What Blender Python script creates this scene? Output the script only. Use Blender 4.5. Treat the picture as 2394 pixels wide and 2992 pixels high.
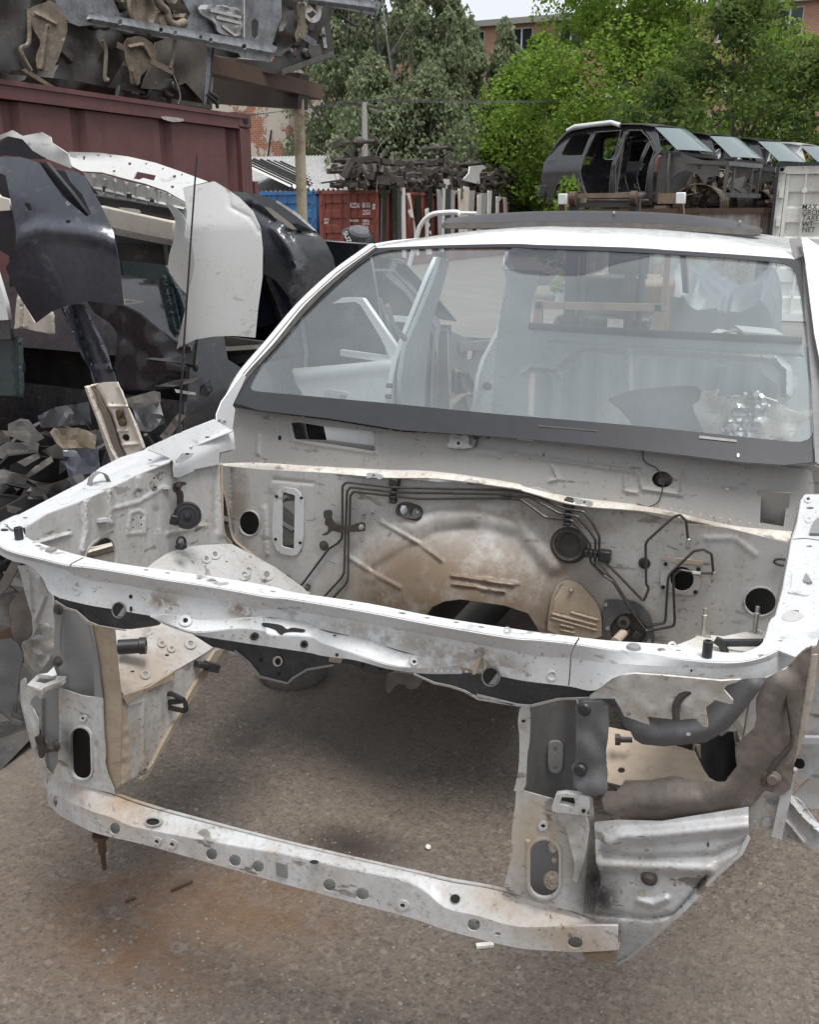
import bpy, bmesh, math, random
import numpy as np
from mathutils import Vector, Matrix, noise as mnoise
from mathutils.geometry import delaunay_2d_cdt
R = math.radians
for o in list(bpy.data.objects): bpy.data.objects.remove(o)
scene = bpy.context.scene
COL = scene.collection
random.seed(7)

# ------------------------------------------------------------------ camera
FPX, PITCH, YAW, HC = 2758.9, math.atan(616/1988.), math.atan(877.5/(1988./math.cos(math.atan(616/1988.)))), 1.75
PW, PH = 2394., 2992.
cam_d = bpy.data.cameras.new('camera'); cam = bpy.data.objects.new('camera', cam_d); COL.objects.link(cam)
cam.location = (0, 0, HC); cam.rotation_euler = (math.pi/2-PITCH, 0, YAW)
cam_d.sensor_fit = 'HORIZONTAL'; cam_d.sensor_width = 36; cam_d.lens = 36*FPX/PW
cam_d.clip_start = .05; cam_d.clip_end = 2000
scene.camera = cam
# ------------------------------------------------------------------ overcast sky and soft sun
SUN_EL, SUN_AZ = 72, 125      # degrees; azimuth clockwise from +Y
world = bpy.data.worlds.new('World'); scene.world = world; world.use_nodes = True
wn = world.node_tree; wn.nodes.clear()
wo = wn.nodes.new('ShaderNodeOutputWorld'); wb = wn.nodes.new('ShaderNodeBackground')
sk = wn.nodes.new('ShaderNodeTexSky'); sk.sky_type = 'NISHITA'; sk.sun_disc = False
sk.sun_elevation = R(SUN_EL); sk.sun_rotation = R(SUN_AZ); sk.dust_density = 4; sk.air_density = 1.0; sk.ozone_density = 1
hs = wn.nodes.new('ShaderNodeHueSaturation'); hs.inputs['Saturation'].default_value = .22
wm = wn.nodes.new('ShaderNodeMixRGB'); wm.inputs[0].default_value = .55; wm.inputs[2].default_value = (9.3, 9.8, 10.4, 1)
wn.links.new(sk.outputs[0], hs.inputs['Color']); wn.links.new(hs.outputs[0], wm.inputs[1])
wn.links.new(wm.outputs[0], wb.inputs['Color']); wn.links.new(wb.outputs[0], wo.inputs['Surface'])
wb.inputs['Strength'].default_value = .078
sl = bpy.data.lights.new('sun', 'SUN'); sun = bpy.data.objects.new('sun', sl); COL.objects.link(sun)
sl.energy = 1.9; sl.angle = R(24); sl.color = (1, .985, .96)
az = R(SUN_AZ)
sd = Vector((math.sin(az)*math.cos(R(SUN_EL)), math.cos(az)*math.cos(R(SUN_EL)), math.sin(R(SUN_EL))))
sun.rotation_euler = sd.to_track_quat('Z', 'Y').to_euler(); sun.location = (0, 0, 30)
cy = scene.cycles; cy.max_bounces = 7; cy.diffuse_bounces = 4; cy.glossy_bounces = 3; cy.transparent_max_bounces = 10; cy.caustics_reflective = False; cy.caustics_refractive = False
vs = scene.view_settings; vs.view_transform = 'Standard'; vs.look = 'None'; vs.exposure = 0.76; vs.gamma = 1; vs.use_curve_mapping = False

# ------------------------------------------------------------------ tracing: photo pixel -> point on a real surface
CP = np.array([0, 0, HC])
_f = np.array([-math.sin(YAW)*math.cos(PITCH), math.cos(YAW)*math.cos(PITCH), -math.sin(PITCH)])
_r = np.array([math.cos(YAW), math.sin(YAW), 0.]); _u = np.cross(_r, _f)
FRS = dict(A=(0,0,.69565),B=(1200,0,.69217),C=(0,350,.6087),D=(700,580,.98203),E=(0,1000,.4058),G=(600,1150,.52174),H=(1400,1250,.57623),
 I=(0,1500,.52174),J=(1300,1850,.6342),K=(700,1700,.52174),L=(0,2300,.69565),M=(850,450,.37681),N=(1550,340,.48928),O=(0,850,.4058),
 T1=(0,1480,.46377),T2=(700,1700,.46377),T3=(1400,1800,.57623),T4=(0,2000,.4058),T5=(2150,1250,.34807),T6=(2000,1950,.25518),
 T7=(600,600,.52174),T8=(1400,700,.57623),P=(0,0,1),V=(0,0,1.3878))
def px(fr, pts):
    a, b, s = FRS[fr]; return [(a+s*x, b+s*y) for x, y in pts]
def ray(u, v): return _f+_r*((u-PW/2)/FPX)-_u*((v-PH/2)/FPX)
def pix(p):
    q = np.array(p)-CP; z = q@_f; return (PW/2+FPX*(q@_r)/z, PH/2-FPX*(q@_u)/z)
def _ax(i, val):
    def s(u, v):
        d = ray(u, v); return CP+d*((val-CP[i])/d[i])
    return s
def PX(v): return _ax(0, v)
def PY(v): return _ax(1, v)
def PZ(v): return _ax(2, v)
def PN(p, n):
    p = np.array(p, float); n = np.array(n, float)
    def s(u, v):
        d = ray(u, v); return CP+d*(((p-CP)@n)/(d@n))
    return s
def P3(a, b, c):
    a, b, c = np.array(a, float), np.array(b, float), np.array(c, float); return PN(a, np.cross(b-a, c-a))
def _fix(i, fn, x0):
    j, k = [m for m in range(3) if m != i]
    def s(u, v):
        d = ray(u, v); x = x0
        for _ in range(25):
            p = CP+d*((x-CP[i])/d[i]); x = .5*x+.5*fn(p[j], p[k])
        return CP+d*((x-CP[i])/d[i])
    return s
def YF(fn, y0=2.): return _fix(1, fn, y0)     # Y = fn(x, z)
def XF(fn, x0=-1.5): return _fix(0, fn, x0)   # X = fn(y, z)
def ZF(fn, z0=1.): return _fix(2, fn, z0)     # Z = fn(x, y)
def off(surf, m):                              # the same surface m metres nearer the viewer
    def s(u, v):
        p = surf(u, v); d = p-CP; return p-d/np.linalg.norm(d)*m
    return s
def crom(pts, n, closed=False):
    pts = [np.array(p, float) for p in pts]; m = len(pts); out = []
    segs = m if closed else m-1
    for i in range(segs):
        p0 = pts[(i-1) % m] if closed or i > 0 else 2*pts[0]-pts[1]
        p1 = pts[i]; p2 = pts[(i+1) % m]
        p3 = pts[(i+2) % m] if closed or i+2 < m else 2*pts[-1]-pts[-2]
        for k in range(n):
            t = k/n; out.append(.5*((2*p1)+(p2-p0)*t+(2*p0-5*p1+4*p2-p3)*t*t+(3*p1-p0-3*p2+p3)*t**3))
    if not closed: out.append(pts[-1])
    return out
def dens(pts, n): 
    out = []
    for a, b in zip(pts[:-1], pts[1:]):
        a = np.array(a, float); b = np.array(b, float)
        for k in range(n): out.append(a+(b-a)*k/n)
    return out+[np.array(pts[-1], float)]
class Loft:
    """surface skinned between space curves that have equally many points; callable on pixels"""
    def __init__(s, curves, n=4, m=6, smooth=True):
        cs = [crom(c, n) if smooth else dens(c, n) for c in curves]
        rows = []
        for a, b in zip(cs[:-1], cs[1:]):
            for k in range(m):
                t = k/m; rows.append([p*(1-t)+q*t for p, q in zip(a, b)])
        rows.append(cs[-1]); s.rows = rows
        pts = np.array([p for r in rows for p in r]); q = pts-CP
        z = q@_f; s.uv = np.stack([PW/2+FPX*(q@_r)/z, PH/2-FPX*(q@_u)/z], 1); s.iz = 1/z
        s.edge = [cs[0], cs[-1]]
    def __call__(s, u, v):
        d2 = (s.uv[:, 0]-u)**2+(s.uv[:, 1]-v)**2; i = np.argpartition(d2, 7)[:7]
        A = np.stack([np.ones(7), s.uv[i, 0]-u, s.uv[i, 1]-v], 1); w = 1/(np.sqrt(d2[i])+2)
        c = np.linalg.lstsq(A*w[:, None], s.iz[i]*w, rcond=1e-6)[0][0]
        lo, hi = s.iz[i].min(), s.iz[i].max(); c = min(max(c, lo*.99), hi*1.01)
        return CP+ray(u, v)/c
# ------------------------------------------------------------------ mesh helpers
def fin(name, me, mat, parent=None, smooth=40, thick=0, toff=0, bevel=0):
    if smooth:
        me.polygons.foreach_set('use_smooth', [True]*len(me.polygons)); me.set_sharp_from_angle(angle=R(smooth))
        if thick:      # crisp cut edges on sheet metal
            le = np.zeros(len(me.loops), dtype=np.int32); me.loops.foreach_get('edge_index', le); cnt = np.bincount(le, minlength=len(me.edges))
            at = me.attributes.get('sharp_edge') or me.attributes.new('sharp_edge', 'BOOLEAN', 'EDGE')
            sh_ = np.zeros(len(me.edges), dtype=bool); at.data.foreach_get('value', sh_); at.data.foreach_set('value', sh_ | (cnt == 1))
    o = bpy.data.objects.new(name, me); COL.objects.link(o)
    if mat: me.materials.append(mat)
    if parent is not None: adopt(o, parent)
    if thick:
        m = o.modifiers.new('thickness', 'SOLIDIFY'); m.thickness = thick; m.offset = toff
    if bevel:
        m = o.modifiers.new('bevel', 'BEVEL'); m.width = bevel; m.segments = 2; m.limit_method = 'ANGLE'
    return o
def wmat(o):
    m = Matrix.LocRotScale(o.location, o.rotation_euler, o.scale)
    return m if o.parent is None else wmat(o.parent) @ o.matrix_parent_inverse @ m
def adopt(o, parent): o.parent = parent; o.matrix_parent_inverse = wmat(parent).inverted()
def mesh(name, vs, fs, mat, parent=None, **k):
    me = bpy.data.meshes.new(name); me.from_pydata([tuple(map(float, v)) for v in vs], [], fs); me.validate(); me.update()
    bm = bmesh.new(); bm.from_mesh(me); bmesh.ops.recalc_face_normals(bm, faces=bm.faces); bm.to_mesh(me); bm.free()
    return fin(name, me, mat, parent, **k)
def tag(o, label, cat, group=None, kind=None):
    if label: o['label'] = label
    if cat: o['category'] = cat
    if group: o['group'] = group
    if kind or cat: o['kind'] = kind or 'thing'
    return o
def empty(name, loc, label, cat, group=None):
    o = bpy.data.objects.new(name, None); COL.objects.link(o); o.location = loc; o.empty_display_size = .1
    return tag(o, label, cat, group)
def inside(p, poly):
    x, y = p; c = False; j = len(poly)-1
    for i in range(len(poly)):
        xi, yi = poly[i][0], poly[i][1]; xj, yj = poly[j][0], poly[j][1]
        if (yi > y) != (yj > y) and x < (xj-xi)*(y-yi)/(yj-yi+1e-12)+xi: c = not c
        j = i
    return c
def chaikin(pts, n=1):
    for _ in range(n):
        q = []
        for i in range(len(pts)):
            a = np.array(pts[i], float); b = np.array(pts[(i+1) % len(pts)], float); q += [a*.8+b*.2, a*.2+b*.8]
        pts = q
    return pts
def ell(cx, cy, rx, ry, n=18, rot=0):
    c, s = math.cos(rot), math.sin(rot)
    return [(cx+rx*math.cos(t)*c-ry*math.sin(t)*s, cy+rx*math.cos(t)*s+ry*math.sin(t)*c) for t in [2*math.pi*i/n for i in range(n)]]
def cdt(outline, holes=(), g=None, extra=()):
    """triangulate a flat outline with holes, with inner grid points every g"""
    vs, es = [], []
    def loop(pts):
        if g:
            d = []
            for i in range(len(pts)):
                a = np.array(pts[i], float); b = np.array(pts[(i+1) % len(pts)], float); n = max(1, int(np.linalg.norm(b-a)/g))
                d += [a+(b-a)*k/n for k in range(n)]
            pts = d
        b0 = len(vs)
        for p in pts: vs.append(Vector((float(p[0]), float(p[1]))))
        for i in range(len(pts)): es.append((b0+i, b0+(i+1) % len(pts)))
    loop(outline)
    for h in holes: loop(h)
    if g:
        xs = [p[0] for p in outline]; ys = [p[1] for p in outline]
        y = min(ys)+g*.5; row = 0
        while y < max(ys):
            x = min(xs)+g*(.25 if row % 2 else .75)
            while x < max(xs):
                if inside((x, y), outline) and not any(inside((x, y), h) for h in holes): vs.append(Vector((x, y)))
                x += g
            y += g*.87; row += 1
    for q in extra:
        if inside(q, outline) and not any(inside(q, h) for h in holes): vs.append(Vector((float(q[0]), float(q[1]))))
    r = delaunay_2d_cdt(vs, es, [], 1, 1e-3)
    V, F = r[0], []
    for f in r[2]:
        c = sum((V[i] for i in f), Vector((0, 0)))/len(f)
        if inside(c, outline) and not any(inside(c, h) for h in holes): F.append(list(f))
    return V, F
def ribfn(ribs):
    """ribs: list of (pixel polyline, half width px, height m) -> relief(u, v)"""
    segs = []
    for pts, hw, h in ribs:
        for a, b in zip(pts[:-1], pts[1:]): segs.append((np.array(a), np.array(b), hw, h))
    def f(u, v):
        best = {}
        p = np.array((u, v))
        for a, b, hw, h in segs:
            d = b-a; t = min(1, max(0, ((p-a)@d)/(d@d+1e-9))); q = np.linalg.norm(p-a-d*t)
            if q < hw:
                w = .5+.5*math.cos(math.pi*q/hw); best[(hw, h)] = max(best.get((hw, h), 0), w*abs(h))
        return sum(w*(1 if k[1] > 0 else -1) for k, w in best.items())
    f.pts = []
    for a, b, hw, h in segs:
        d = b-a; L = np.linalg.norm(d); st = max(3., hw*.7); m = max(1, int(L/st)); nn = np.array((-d[1], d[0]))/(L+1e-9)
        for k in range(m+1):
            q = a+d*k/m
            for e in (0, -.5, .5, -1.02, 1.02): f.pts.append(q+nn*hw*e)
    return f
def sheet(name, fr, pts, surf, mat, parent=None, holes=(), g=None, relief=None, sm=0, thick=.003, smooth=35, ridge=0, toff=0):
    """a pressed sheet: outline and holes traced in the photo, laid on a real surface"""
    out = px(fr, pts) if fr else pts
    if sm: out = chaikin(out, sm)
    V, F = cdt(out, holes, g, getattr(relief, 'pts', ()))
    vs = []
    for v in V:
        p = surf(v.x, v.y)
        if relief:
            h = relief(v.x, v.y)
            if h: d = p-CP; p = p-d/np.linalg.norm(d)*h
        vs.append(p)
    return mesh(name, vs, F, mat, parent, thick=thick, smooth=smooth, toff=toff)
def grid(name, rows, mat, parent=None, close=False, caps=False, **k):
    n = len(rows[0]); vs = [p for r in rows for p in r]; fs = []
    for i in range(len(rows)-1):
        for j in range(n if close else n-1):
            a = i*n+j; b = i*n+(j+1) % n; fs.append((a, b, b+n, a+n))
    if caps: fs += [tuple(range(n)), tuple(range((len(rows)-1)*n, len(rows)*n))]
    return mesh(name, vs, fs, mat, parent, **k)
def frame_of(d):
    d = Vector(d).normalized(); a = Vector((0, 0, 1)) if abs(d.z) < .9 else Vector((1, 0, 0))
    x = d.cross(a).normalized(); return x, x.cross(d).normalized()
def tube_rows(pts, r, n=8):
    pts = [Vector(tuple(map(float, p))) for p in pts]; rows = []; prev = None
    for i, p in enumerate(pts):
        d = (pts[min(i+1, len(pts)-1)]-pts[max(i-1, 0)]).normalized()
        if prev is None: x, y = frame_of(d)
        else:
            x = (prev-d*prev.dot(d)); x = x.normalized() if x.length > 1e-6 else frame_of(d)[0]; y = x.cross(d)
        prev = x; rr = r[i] if isinstance(r, (list, tuple)) else r
        rows.append([p+x*(rr*math.cos(2*math.pi*k/n))+y*(rr*math.sin(2*math.pi*k/n)) for k in range(n)])
    return rows
def tube(name, pts, r, mat, parent=None, n=8, **k): return grid(name, tube_rows(pts, r, n), mat, parent, close=True, caps=True, **k)
def rnd_corners(pts, rad=.25):
    out = [np.array(pts[0], float)]
    for a, b, c in zip(pts[:-2], pts[1:-1], pts[2:]):
        a, b, c = (np.array(q, float) for q in (a, b, c))
        p = b+(a-b)*rad; q = b+(c-b)*rad
        for t in (0, .25, .5, .75, 1): out.append(p*(1-t)**2+b*2*t*(1-t)+q*t*t)
    return out+[np.array(pts[-1], float)]
def lathe(name, prof, mat, parent=None, at=(0, 0, 0), axis=(0, 0, 1), n=20, **k):
    ax = Vector(axis).normalized(); x, y = frame_of(ax); c = Vector(tuple(map(float, at)))
    rows = [[c+ax*h+x*(r*math.cos(2*math.pi*i/n))+y*(r*math.sin(2*math.pi*i/n)) for i in range(n)] for r, h in prof]
    return grid(name, rows, mat, parent, close=True, caps=True, **k)
def box(name, c, s, mat, parent=None, rot=(0, 0, 0), bevel=.0, **k):
    from mathutils import Euler
    m = Euler(rot).to_matrix(); c = Vector(tuple(map(float, c)))
    vs = [c+m @ Vector((sx*s[0]/2, sy*s[1]/2, sz*s[2]/2)) for sx in (-1, 1) for sy in (-1, 1) for sz in (-1, 1)]
    return mesh(name, vs, [(0, 1, 3, 2), (4, 6, 7, 5), (0, 4, 5, 1), (2, 3, 7, 6), (0, 2, 6, 4), (1, 5, 7, 3)], mat, parent, bevel=bevel, smooth=k.pop('smooth', 0 if not bevel else 40), **k)
def bar(name, a, b, w, h, mat, parent=None, upv=(0, 0, 1), **k):
    a = Vector(tuple(map(float, a))); b = Vector(tuple(map(float, b))); d = (b-a).normalized(); u = Vector(upv)
    x = d.cross(u); x = x.normalized() if x.length > 1e-4 else frame_of(d)[0]; y = x.cross(d)
    vs = [p+x*(sx*w/2)+y*(sy*h/2) for p in (a, b) for sx, sy in ((-1, -1), (1, -1), (1, 1), (-1, 1))]
    return mesh(name, vs, [(0, 1, 2, 3), (7, 6, 5, 4), (0, 4, 5, 1), (1, 5, 6, 2), (2, 6, 7, 3), (3, 7, 4, 0)], mat, parent, smooth=k.pop('smooth', 0), **k)
def strip(name, fr, a, b, surf, mat, parent=None, **k): return sheet(name, fr, list(a)+list(b)[::-1], surf, mat, parent, **k)
def pt(fr, x, y, surf): u, v = px(fr, [(x, y)])[0]; return surf(u, v)
def pts3(fr, pts, surf): return [surf(*q) for q in px(fr, pts)]
def hole(name, fr, x, y, rx, ry, surf, mat, parent, rot=0, o=.0035, n=16):
    s = FRS[fr][2]; c = px(fr, [(x, y)])[0]
    return sheet(name, None, ell(c[0], c[1], rx*s, ry*s, n, rot), off(surf, o), mat, parent, thick=0, smooth=0)
def washer(fr, x, y, r, surf, parent, m1, m2, o=.004):
    s = FRS[fr][2]; c = px(fr, [(x, y)])[0]
    w = sheet('weld_washer', None, ell(c[0], c[1], r*s, r*s*.92), off(surf, o), m1, parent, thick=.003, smooth=0, holes=[ell(c[0], c[1], r*s*.45, r*s*.42, 12)])
    sheet('bolt_hole', None, ell(c[0], c[1], r*s*.47, r*s*.44, 12), off(surf, o-.0015), m2, w, thick=0, smooth=0)

# ------------------------------------------------------------------ materials (colour, grain, wear; some shade and haze painted in)
class NT:
    def __init__(s, name):
        s.m = bpy.data.materials.new(name); s.m.use_nodes = True; s.t = s.m.node_tree; s.t.nodes.clear()
        s.out = s.n('ShaderNodeOutputMaterial'); s.b = s.n('ShaderNodeBsdfPrincipled'); s.l(s.b.outputs[0], s.out.inputs[0])
        s.tc = s.n('ShaderNodeTexCoord')
    def n(s, t, **k):
        x = s.t.nodes.new(t)
        for a, b in k.items(): setattr(x, a, b)
        return x
    def l(s, a, b): s.t.links.new(a, b)
    def noise(s, scale, detail=6, rough=.6, stretch=None, vec=None):
        n = s.n('ShaderNodeTexNoise'); n.inputs['Scale'].default_value = scale; n.inputs['Detail'].default_value = detail; n.inputs['Roughness'].default_value = rough
        v = vec or s.tc.outputs['Object']
        if stretch:
            m = s.n('ShaderNodeMapping'); m.inputs['Scale'].default_value = stretch; s.l(v, m.inputs[0]); v = m.outputs[0]
        s.l(v, n.inputs['Vector']); return n.outputs['Fac']
    def ramp(s, fac, stops):
        r = s.n('ShaderNodeValToRGB'); e = r.color_ramp.elements
        while len(e) < len(stops): e.new(.5)
        for x, (p, c) in zip(e, stops):
            x.position = p; x.color = (c, c, c, 1) if isinstance(c, (int, float)) else (*c, 1)
        s.l(fac, r.inputs[0]); return r.outputs[0]
    def math(s, op, a, b, clamp=True):
        m = s.n('ShaderNodeMath', operation=op, use_clamp=clamp)
        for i, q in enumerate((a, b)):
            if isinstance(q, (int, float)): m.inputs[i].default_value = q
            else: s.l(q, m.inputs[i])
        return m.outputs[0]
    def mix(s, fac, a, b, mode='MIX'):
        m = s.n('ShaderNodeMixRGB', blend_type=mode)
        for i, q in enumerate((fac, a, b)):
            if isinstance(q, (int, float)): m.inputs[i].default_value = q
            elif isinstance(q, tuple): m.inputs[i].default_value = (*q, 1)
            else: s.l(q, m.inputs[i])
        return m.outputs[0]
    def blob(s, c, r, soft=1.):
        """1 at the middle of a stain that has its own place on the thing, 0 outside"""
        v = s.n('ShaderNodeVectorMath', operation='SUBTRACT'); s.l(s.tc.outputs['Object'], v.inputs[0]); v.inputs[1].default_value = c
        d = s.n('ShaderNodeVectorMath', operation='DIVIDE'); s.l(v.outputs[0], d.inputs[0]); d.inputs[1].default_value = r if isinstance(r, tuple) else (r, r, r)
        q = s.n('ShaderNodeVectorMath', operation='LENGTH'); s.l(d.outputs[0], q.inputs[0])
        m = s.n('ShaderNodeMapRange'); m.inputs[1].default_value = 1; m.inputs[2].default_value = 0; m.interpolation_type = 'SMOOTHSTEP'
        s.l(q.outputs['Value'], m.inputs[0]); return m.outputs[0]
    def bump(s, h, st=.2, dist=.002):
        b = s.n('ShaderNodeBump'); b.inputs['Strength'].default_value = st; b.inputs['Distance'].default_value = dist; s.l(h, b.inputs['Height']); s.l(b.outputs[0], s.b.inputs['Normal'])
    def col(s, c): 
        if isinstance(c, tuple): s.b.inputs['Base Color'].default_value = (*c, 1)
        else: s.l(c, s.b.inputs['Base Color'])
    def rough(s, r):
        if isinstance(r, (int, float)): s.b.inputs['Roughness'].default_value = r
        else: s.l(r, s.b.inputs['Roughness'])
def paint(name, col, rough=.42, dirt=.35, dcol=(.30, .25, .20), scale=5, streak=0, speck=.5, blobs=(), bcol=(.33, .24, .16), metal=0, coat=0, bump=.08, thr=.52, scratch=0, bscale=9, spcol=(.10, .085, .07)):
    t = NT(name); c = col
    big = t.noise(scale, 5, .65)
    c = t.mix(t.math('MULTIPLY', t.ramp(big, [(thr-.08, 0), (thr+.22, 1)]), dirt), c, dcol)
    fine = t.noise(scale*9, 4, .7)
    c = t.mix(t.math('MULTIPLY', t.ramp(fine, [(.5, 0), (.68, 1)]), dirt*.8), c, dcol)
    if streak:
        s = t.noise(14, 3, .6, stretch=(1, 1, .08)); c = t.mix(t.math('MULTIPLY', t.ramp(s, [(.5, 0), (.72, 1)]), streak), c, dcol)
    if blobs: nz = t.ramp(t.noise(bscale, 5, .7), [(.3, .2), (.52, 1)] if bscale < 20 else [(.40, 0), (.54, 1)])
    for bb_ in blobs:
        bc, br, bs = bb_[:3]; m = t.blob(bc, br); bk = bb_[3] if len(bb_) > 3 else bcol
        c = t.mix(t.math('MULTIPLY', t.math('MULTIPLY', m, nz), bs), c, bk)
    if speck:
        sp = t.noise(85, 3, .65); cl = t.ramp(big, [(.42, .05), (.66, 1)])
        c = t.mix(t.math('MULTIPLY', t.math('MULTIPLY', t.ramp(sp, [(.61, 0), (.66, 1)]), cl), speck), c, spcol)
        ch = t.noise(26, 3, .55, stretch=(.45, .45, 1.3))
        c = t.mix(t.math('MULTIPLY', t.math('MULTIPLY', t.ramp(ch, [(.635, 0), (.665, 1)]), t.ramp(big, [(.36, .15), (.56, 1)])), speck*.85), c, spcol)
    if scratch:
        s2 = t.noise(60, 2, .5, stretch=(.15, 1, 1)); c = t.mix(t.math('MULTIPLY', t.ramp(s2, [(.7, 0), (.74, 1)]), scratch), c, (.75, .74, .72))
    t.col(c); t.rough(t.ramp(fine, [(.3, max(.05, rough-.12)), (.8, min(1, rough+.25))])); t.b.inputs['Metallic'].default_value = metal
    if coat: t.b.inputs['Coat Weight'].default_value = coat; t.b.inputs['Coat Roughness'].default_value = .08
    if bump: t.bump(fine, bump, .003)
    return t.m
def spots(fr, a, b, n, surf, parent, mat, r=.0022, o=.0018):
    vs, fs = [], []; A, B = px(fr, [a, b]); ex = Vector((1, 0, 0)); ez = Vector((0, 0, 1))
    for i in range(n):
        t = (i+.5)/n; p = off(surf, o)(A[0]+(B[0]-A[0])*t, A[1]+(B[1]-A[1])*t); k = len(vs); d = Vector(p-CP).normalized(); x, y = frame_of(d)
        for j in range(8): vs.append(Vector(p)+x*(r*math.cos(j*math.pi/4))+y*(r*math.sin(j*math.pi/4)))
        fs.append(tuple(range(k, k+8)))
    q = mesh('spot_welds', vs, fs, mat, parent, smooth=0); q['kind'] = 'stuff'; return q
def plain(name, col, rough=.6, metal=0, var=.25, scale=20, bump=.1):
    t = NT(name); n = t.noise(scale, 6, .65); d = tuple(x*(1-var) for x in col); l = tuple(min(1, x*(1+var)) for x in col)
    t.col(t.ramp(n, [(.3, d), (.7, l)])); t.rough(rough); t.b.inputs['Metallic'].default_value = metal
    if bump: t.bump(n, bump, .004)
    return t.m
def rusty(name, col, rust=(.16, .07, .035), amt=.5, rough=.65, scale=3, streak=.3):
    t = NT(name); n = t.noise(scale, 5, .7); f = t.noise(scale*11, 4, .7)
    c = t.mix(t.math('MULTIPLY', t.ramp(n, [(.5, 0), (.62, 1)]), amt), col, rust)
    c = t.mix(t.math('MULTIPLY', t.ramp(f, [(.55, 0), (.7, 1)]), amt*.8), c, tuple(x*.6 for x in rust))
    if streak:
        s = t.noise(6, 5, .6, stretch=(1, 1, .06)); c = t.mix(t.math('MULTIPLY', t.ramp(s, [(.52, 0), (.7, 1)]), streak), c, tuple(x*.45 for x in col))
    t.col(c); t.rough(rough); t.bump(f, .25, .004); return t.m

# ------------------------------------------------------------------ ground
t = NT('old_asphalt')
v = t.n('ShaderNodeTexVoronoi'); v.inputs['Scale'].default_value = 120; t.l(t.tc.outputs['Object'], v.inputs['Vector'])
v2 = t.n('ShaderNodeTexVoronoi'); v2.inputs['Scale'].default_value = 62; t.l(t.tc.outputs['Object'], v2.inputs['Vector'])
sepc = t.n('ShaderNodeSeparateColor'); t.l(v.outputs['Color'], sepc.inputs[0])
sep2 = t.n('ShaderNodeSeparateColor'); t.l(v2.outputs['Color'], sep2.inputs[0])
base = t.ramp(t.noise(1.1, 6, .6), [(.32, (.116, .095, .079)), (.5, (.142, .113, .091)), (.68, (.168, .131, .102))])
c = t.mix(t.math('MULTIPLY', t.ramp(sepc.outputs[0], [(.72, 0), (.95, 1)]), .45), base, (.21, .18, .152))
c = t.mix(t.math('MULTIPLY', t.ramp(sep2.outputs[1], [(.86, 0), (.97, 1)]), .5), c, (.24, .205, .17))
c = t.mix(t.math('MULTIPLY', t.ramp(sepc.outputs[2], [(.7, 0), (.95, 1)]), .55), c, (.07, .06, .055))
c = t.mix(t.math('MULTIPLY', t.ramp(t.noise(34, 6, .8), [(.52, 0), (.62, 1)]), .7), c, (.055, .045, .039))
c = t.mix(t.math('MULTIPLY', t.blob((-1.17, 1.80, 0), (.34, .22, 1)), t.ramp(t.noise(9, 8, .75), [(.38, .0), (.6, .95)])), c, (.135, .072, .034))
c = t.mix(t.math('MULTIPLY', t.blob((-1.16, 1.70, 0), (.36, .24, 1)), t.ramp(t.noise(8, 8, .7), [(.35, 0), (.7, .6)])), c, (.22, .15, .09))
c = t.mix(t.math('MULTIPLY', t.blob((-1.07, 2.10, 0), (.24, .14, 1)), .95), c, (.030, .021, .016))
c = t.mix(t.math('MULTIPLY', t.ramp(t.noise(.9, 5), [(.5, 0), (.64, 1)]), .5), c, (.19, .16, .132))
c = t.mix(t.math('MULTIPLY', t.ramp(t.noise(1.7, 6, .65), [(.56, 0), (.68, 1)]), .45), c, (.075, .062, .054))
c = t.mix(t.math('MULTIPLY', t.blob((-1.45, 1.62, 0), (.5, .4, 1)), t.ramp(t.noise(6, 6, .7), [(.38, 0), (.62, .85)])), c, (.15, .08, .04))
c = t.mix(t.math('MULTIPLY', t.blob((-1.36, 1.50, 0), (.32, .2, 1)), t.ramp(t.noise(11, 6, .7), [(.4, 0), (.65, .8)])), c, (.16, .085, .042))
t.col(c); t.rough(.88)
hgt = t.math('ADD', t.math('MULTIPLY', v.outputs['Distance'], .4, False), t.math('ADD', t.noise(60, 6, .7), t.math('MULTIPLY', t.noise(9, 4), 1.2, False), False), False)
t.bump(hgt, .8, .010); M_ASPH = t.m
rows = [[(x, y, .0) for x in (-400, -60, -20, -8, 0, 8, 20, 60, 400)] for y in (-60, -10, 0, 2, 5, 10, 30, 90, 600)]
tag(grid('ground', rows, M_ASPH, smooth=0), None, None, kind='structure')

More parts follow.
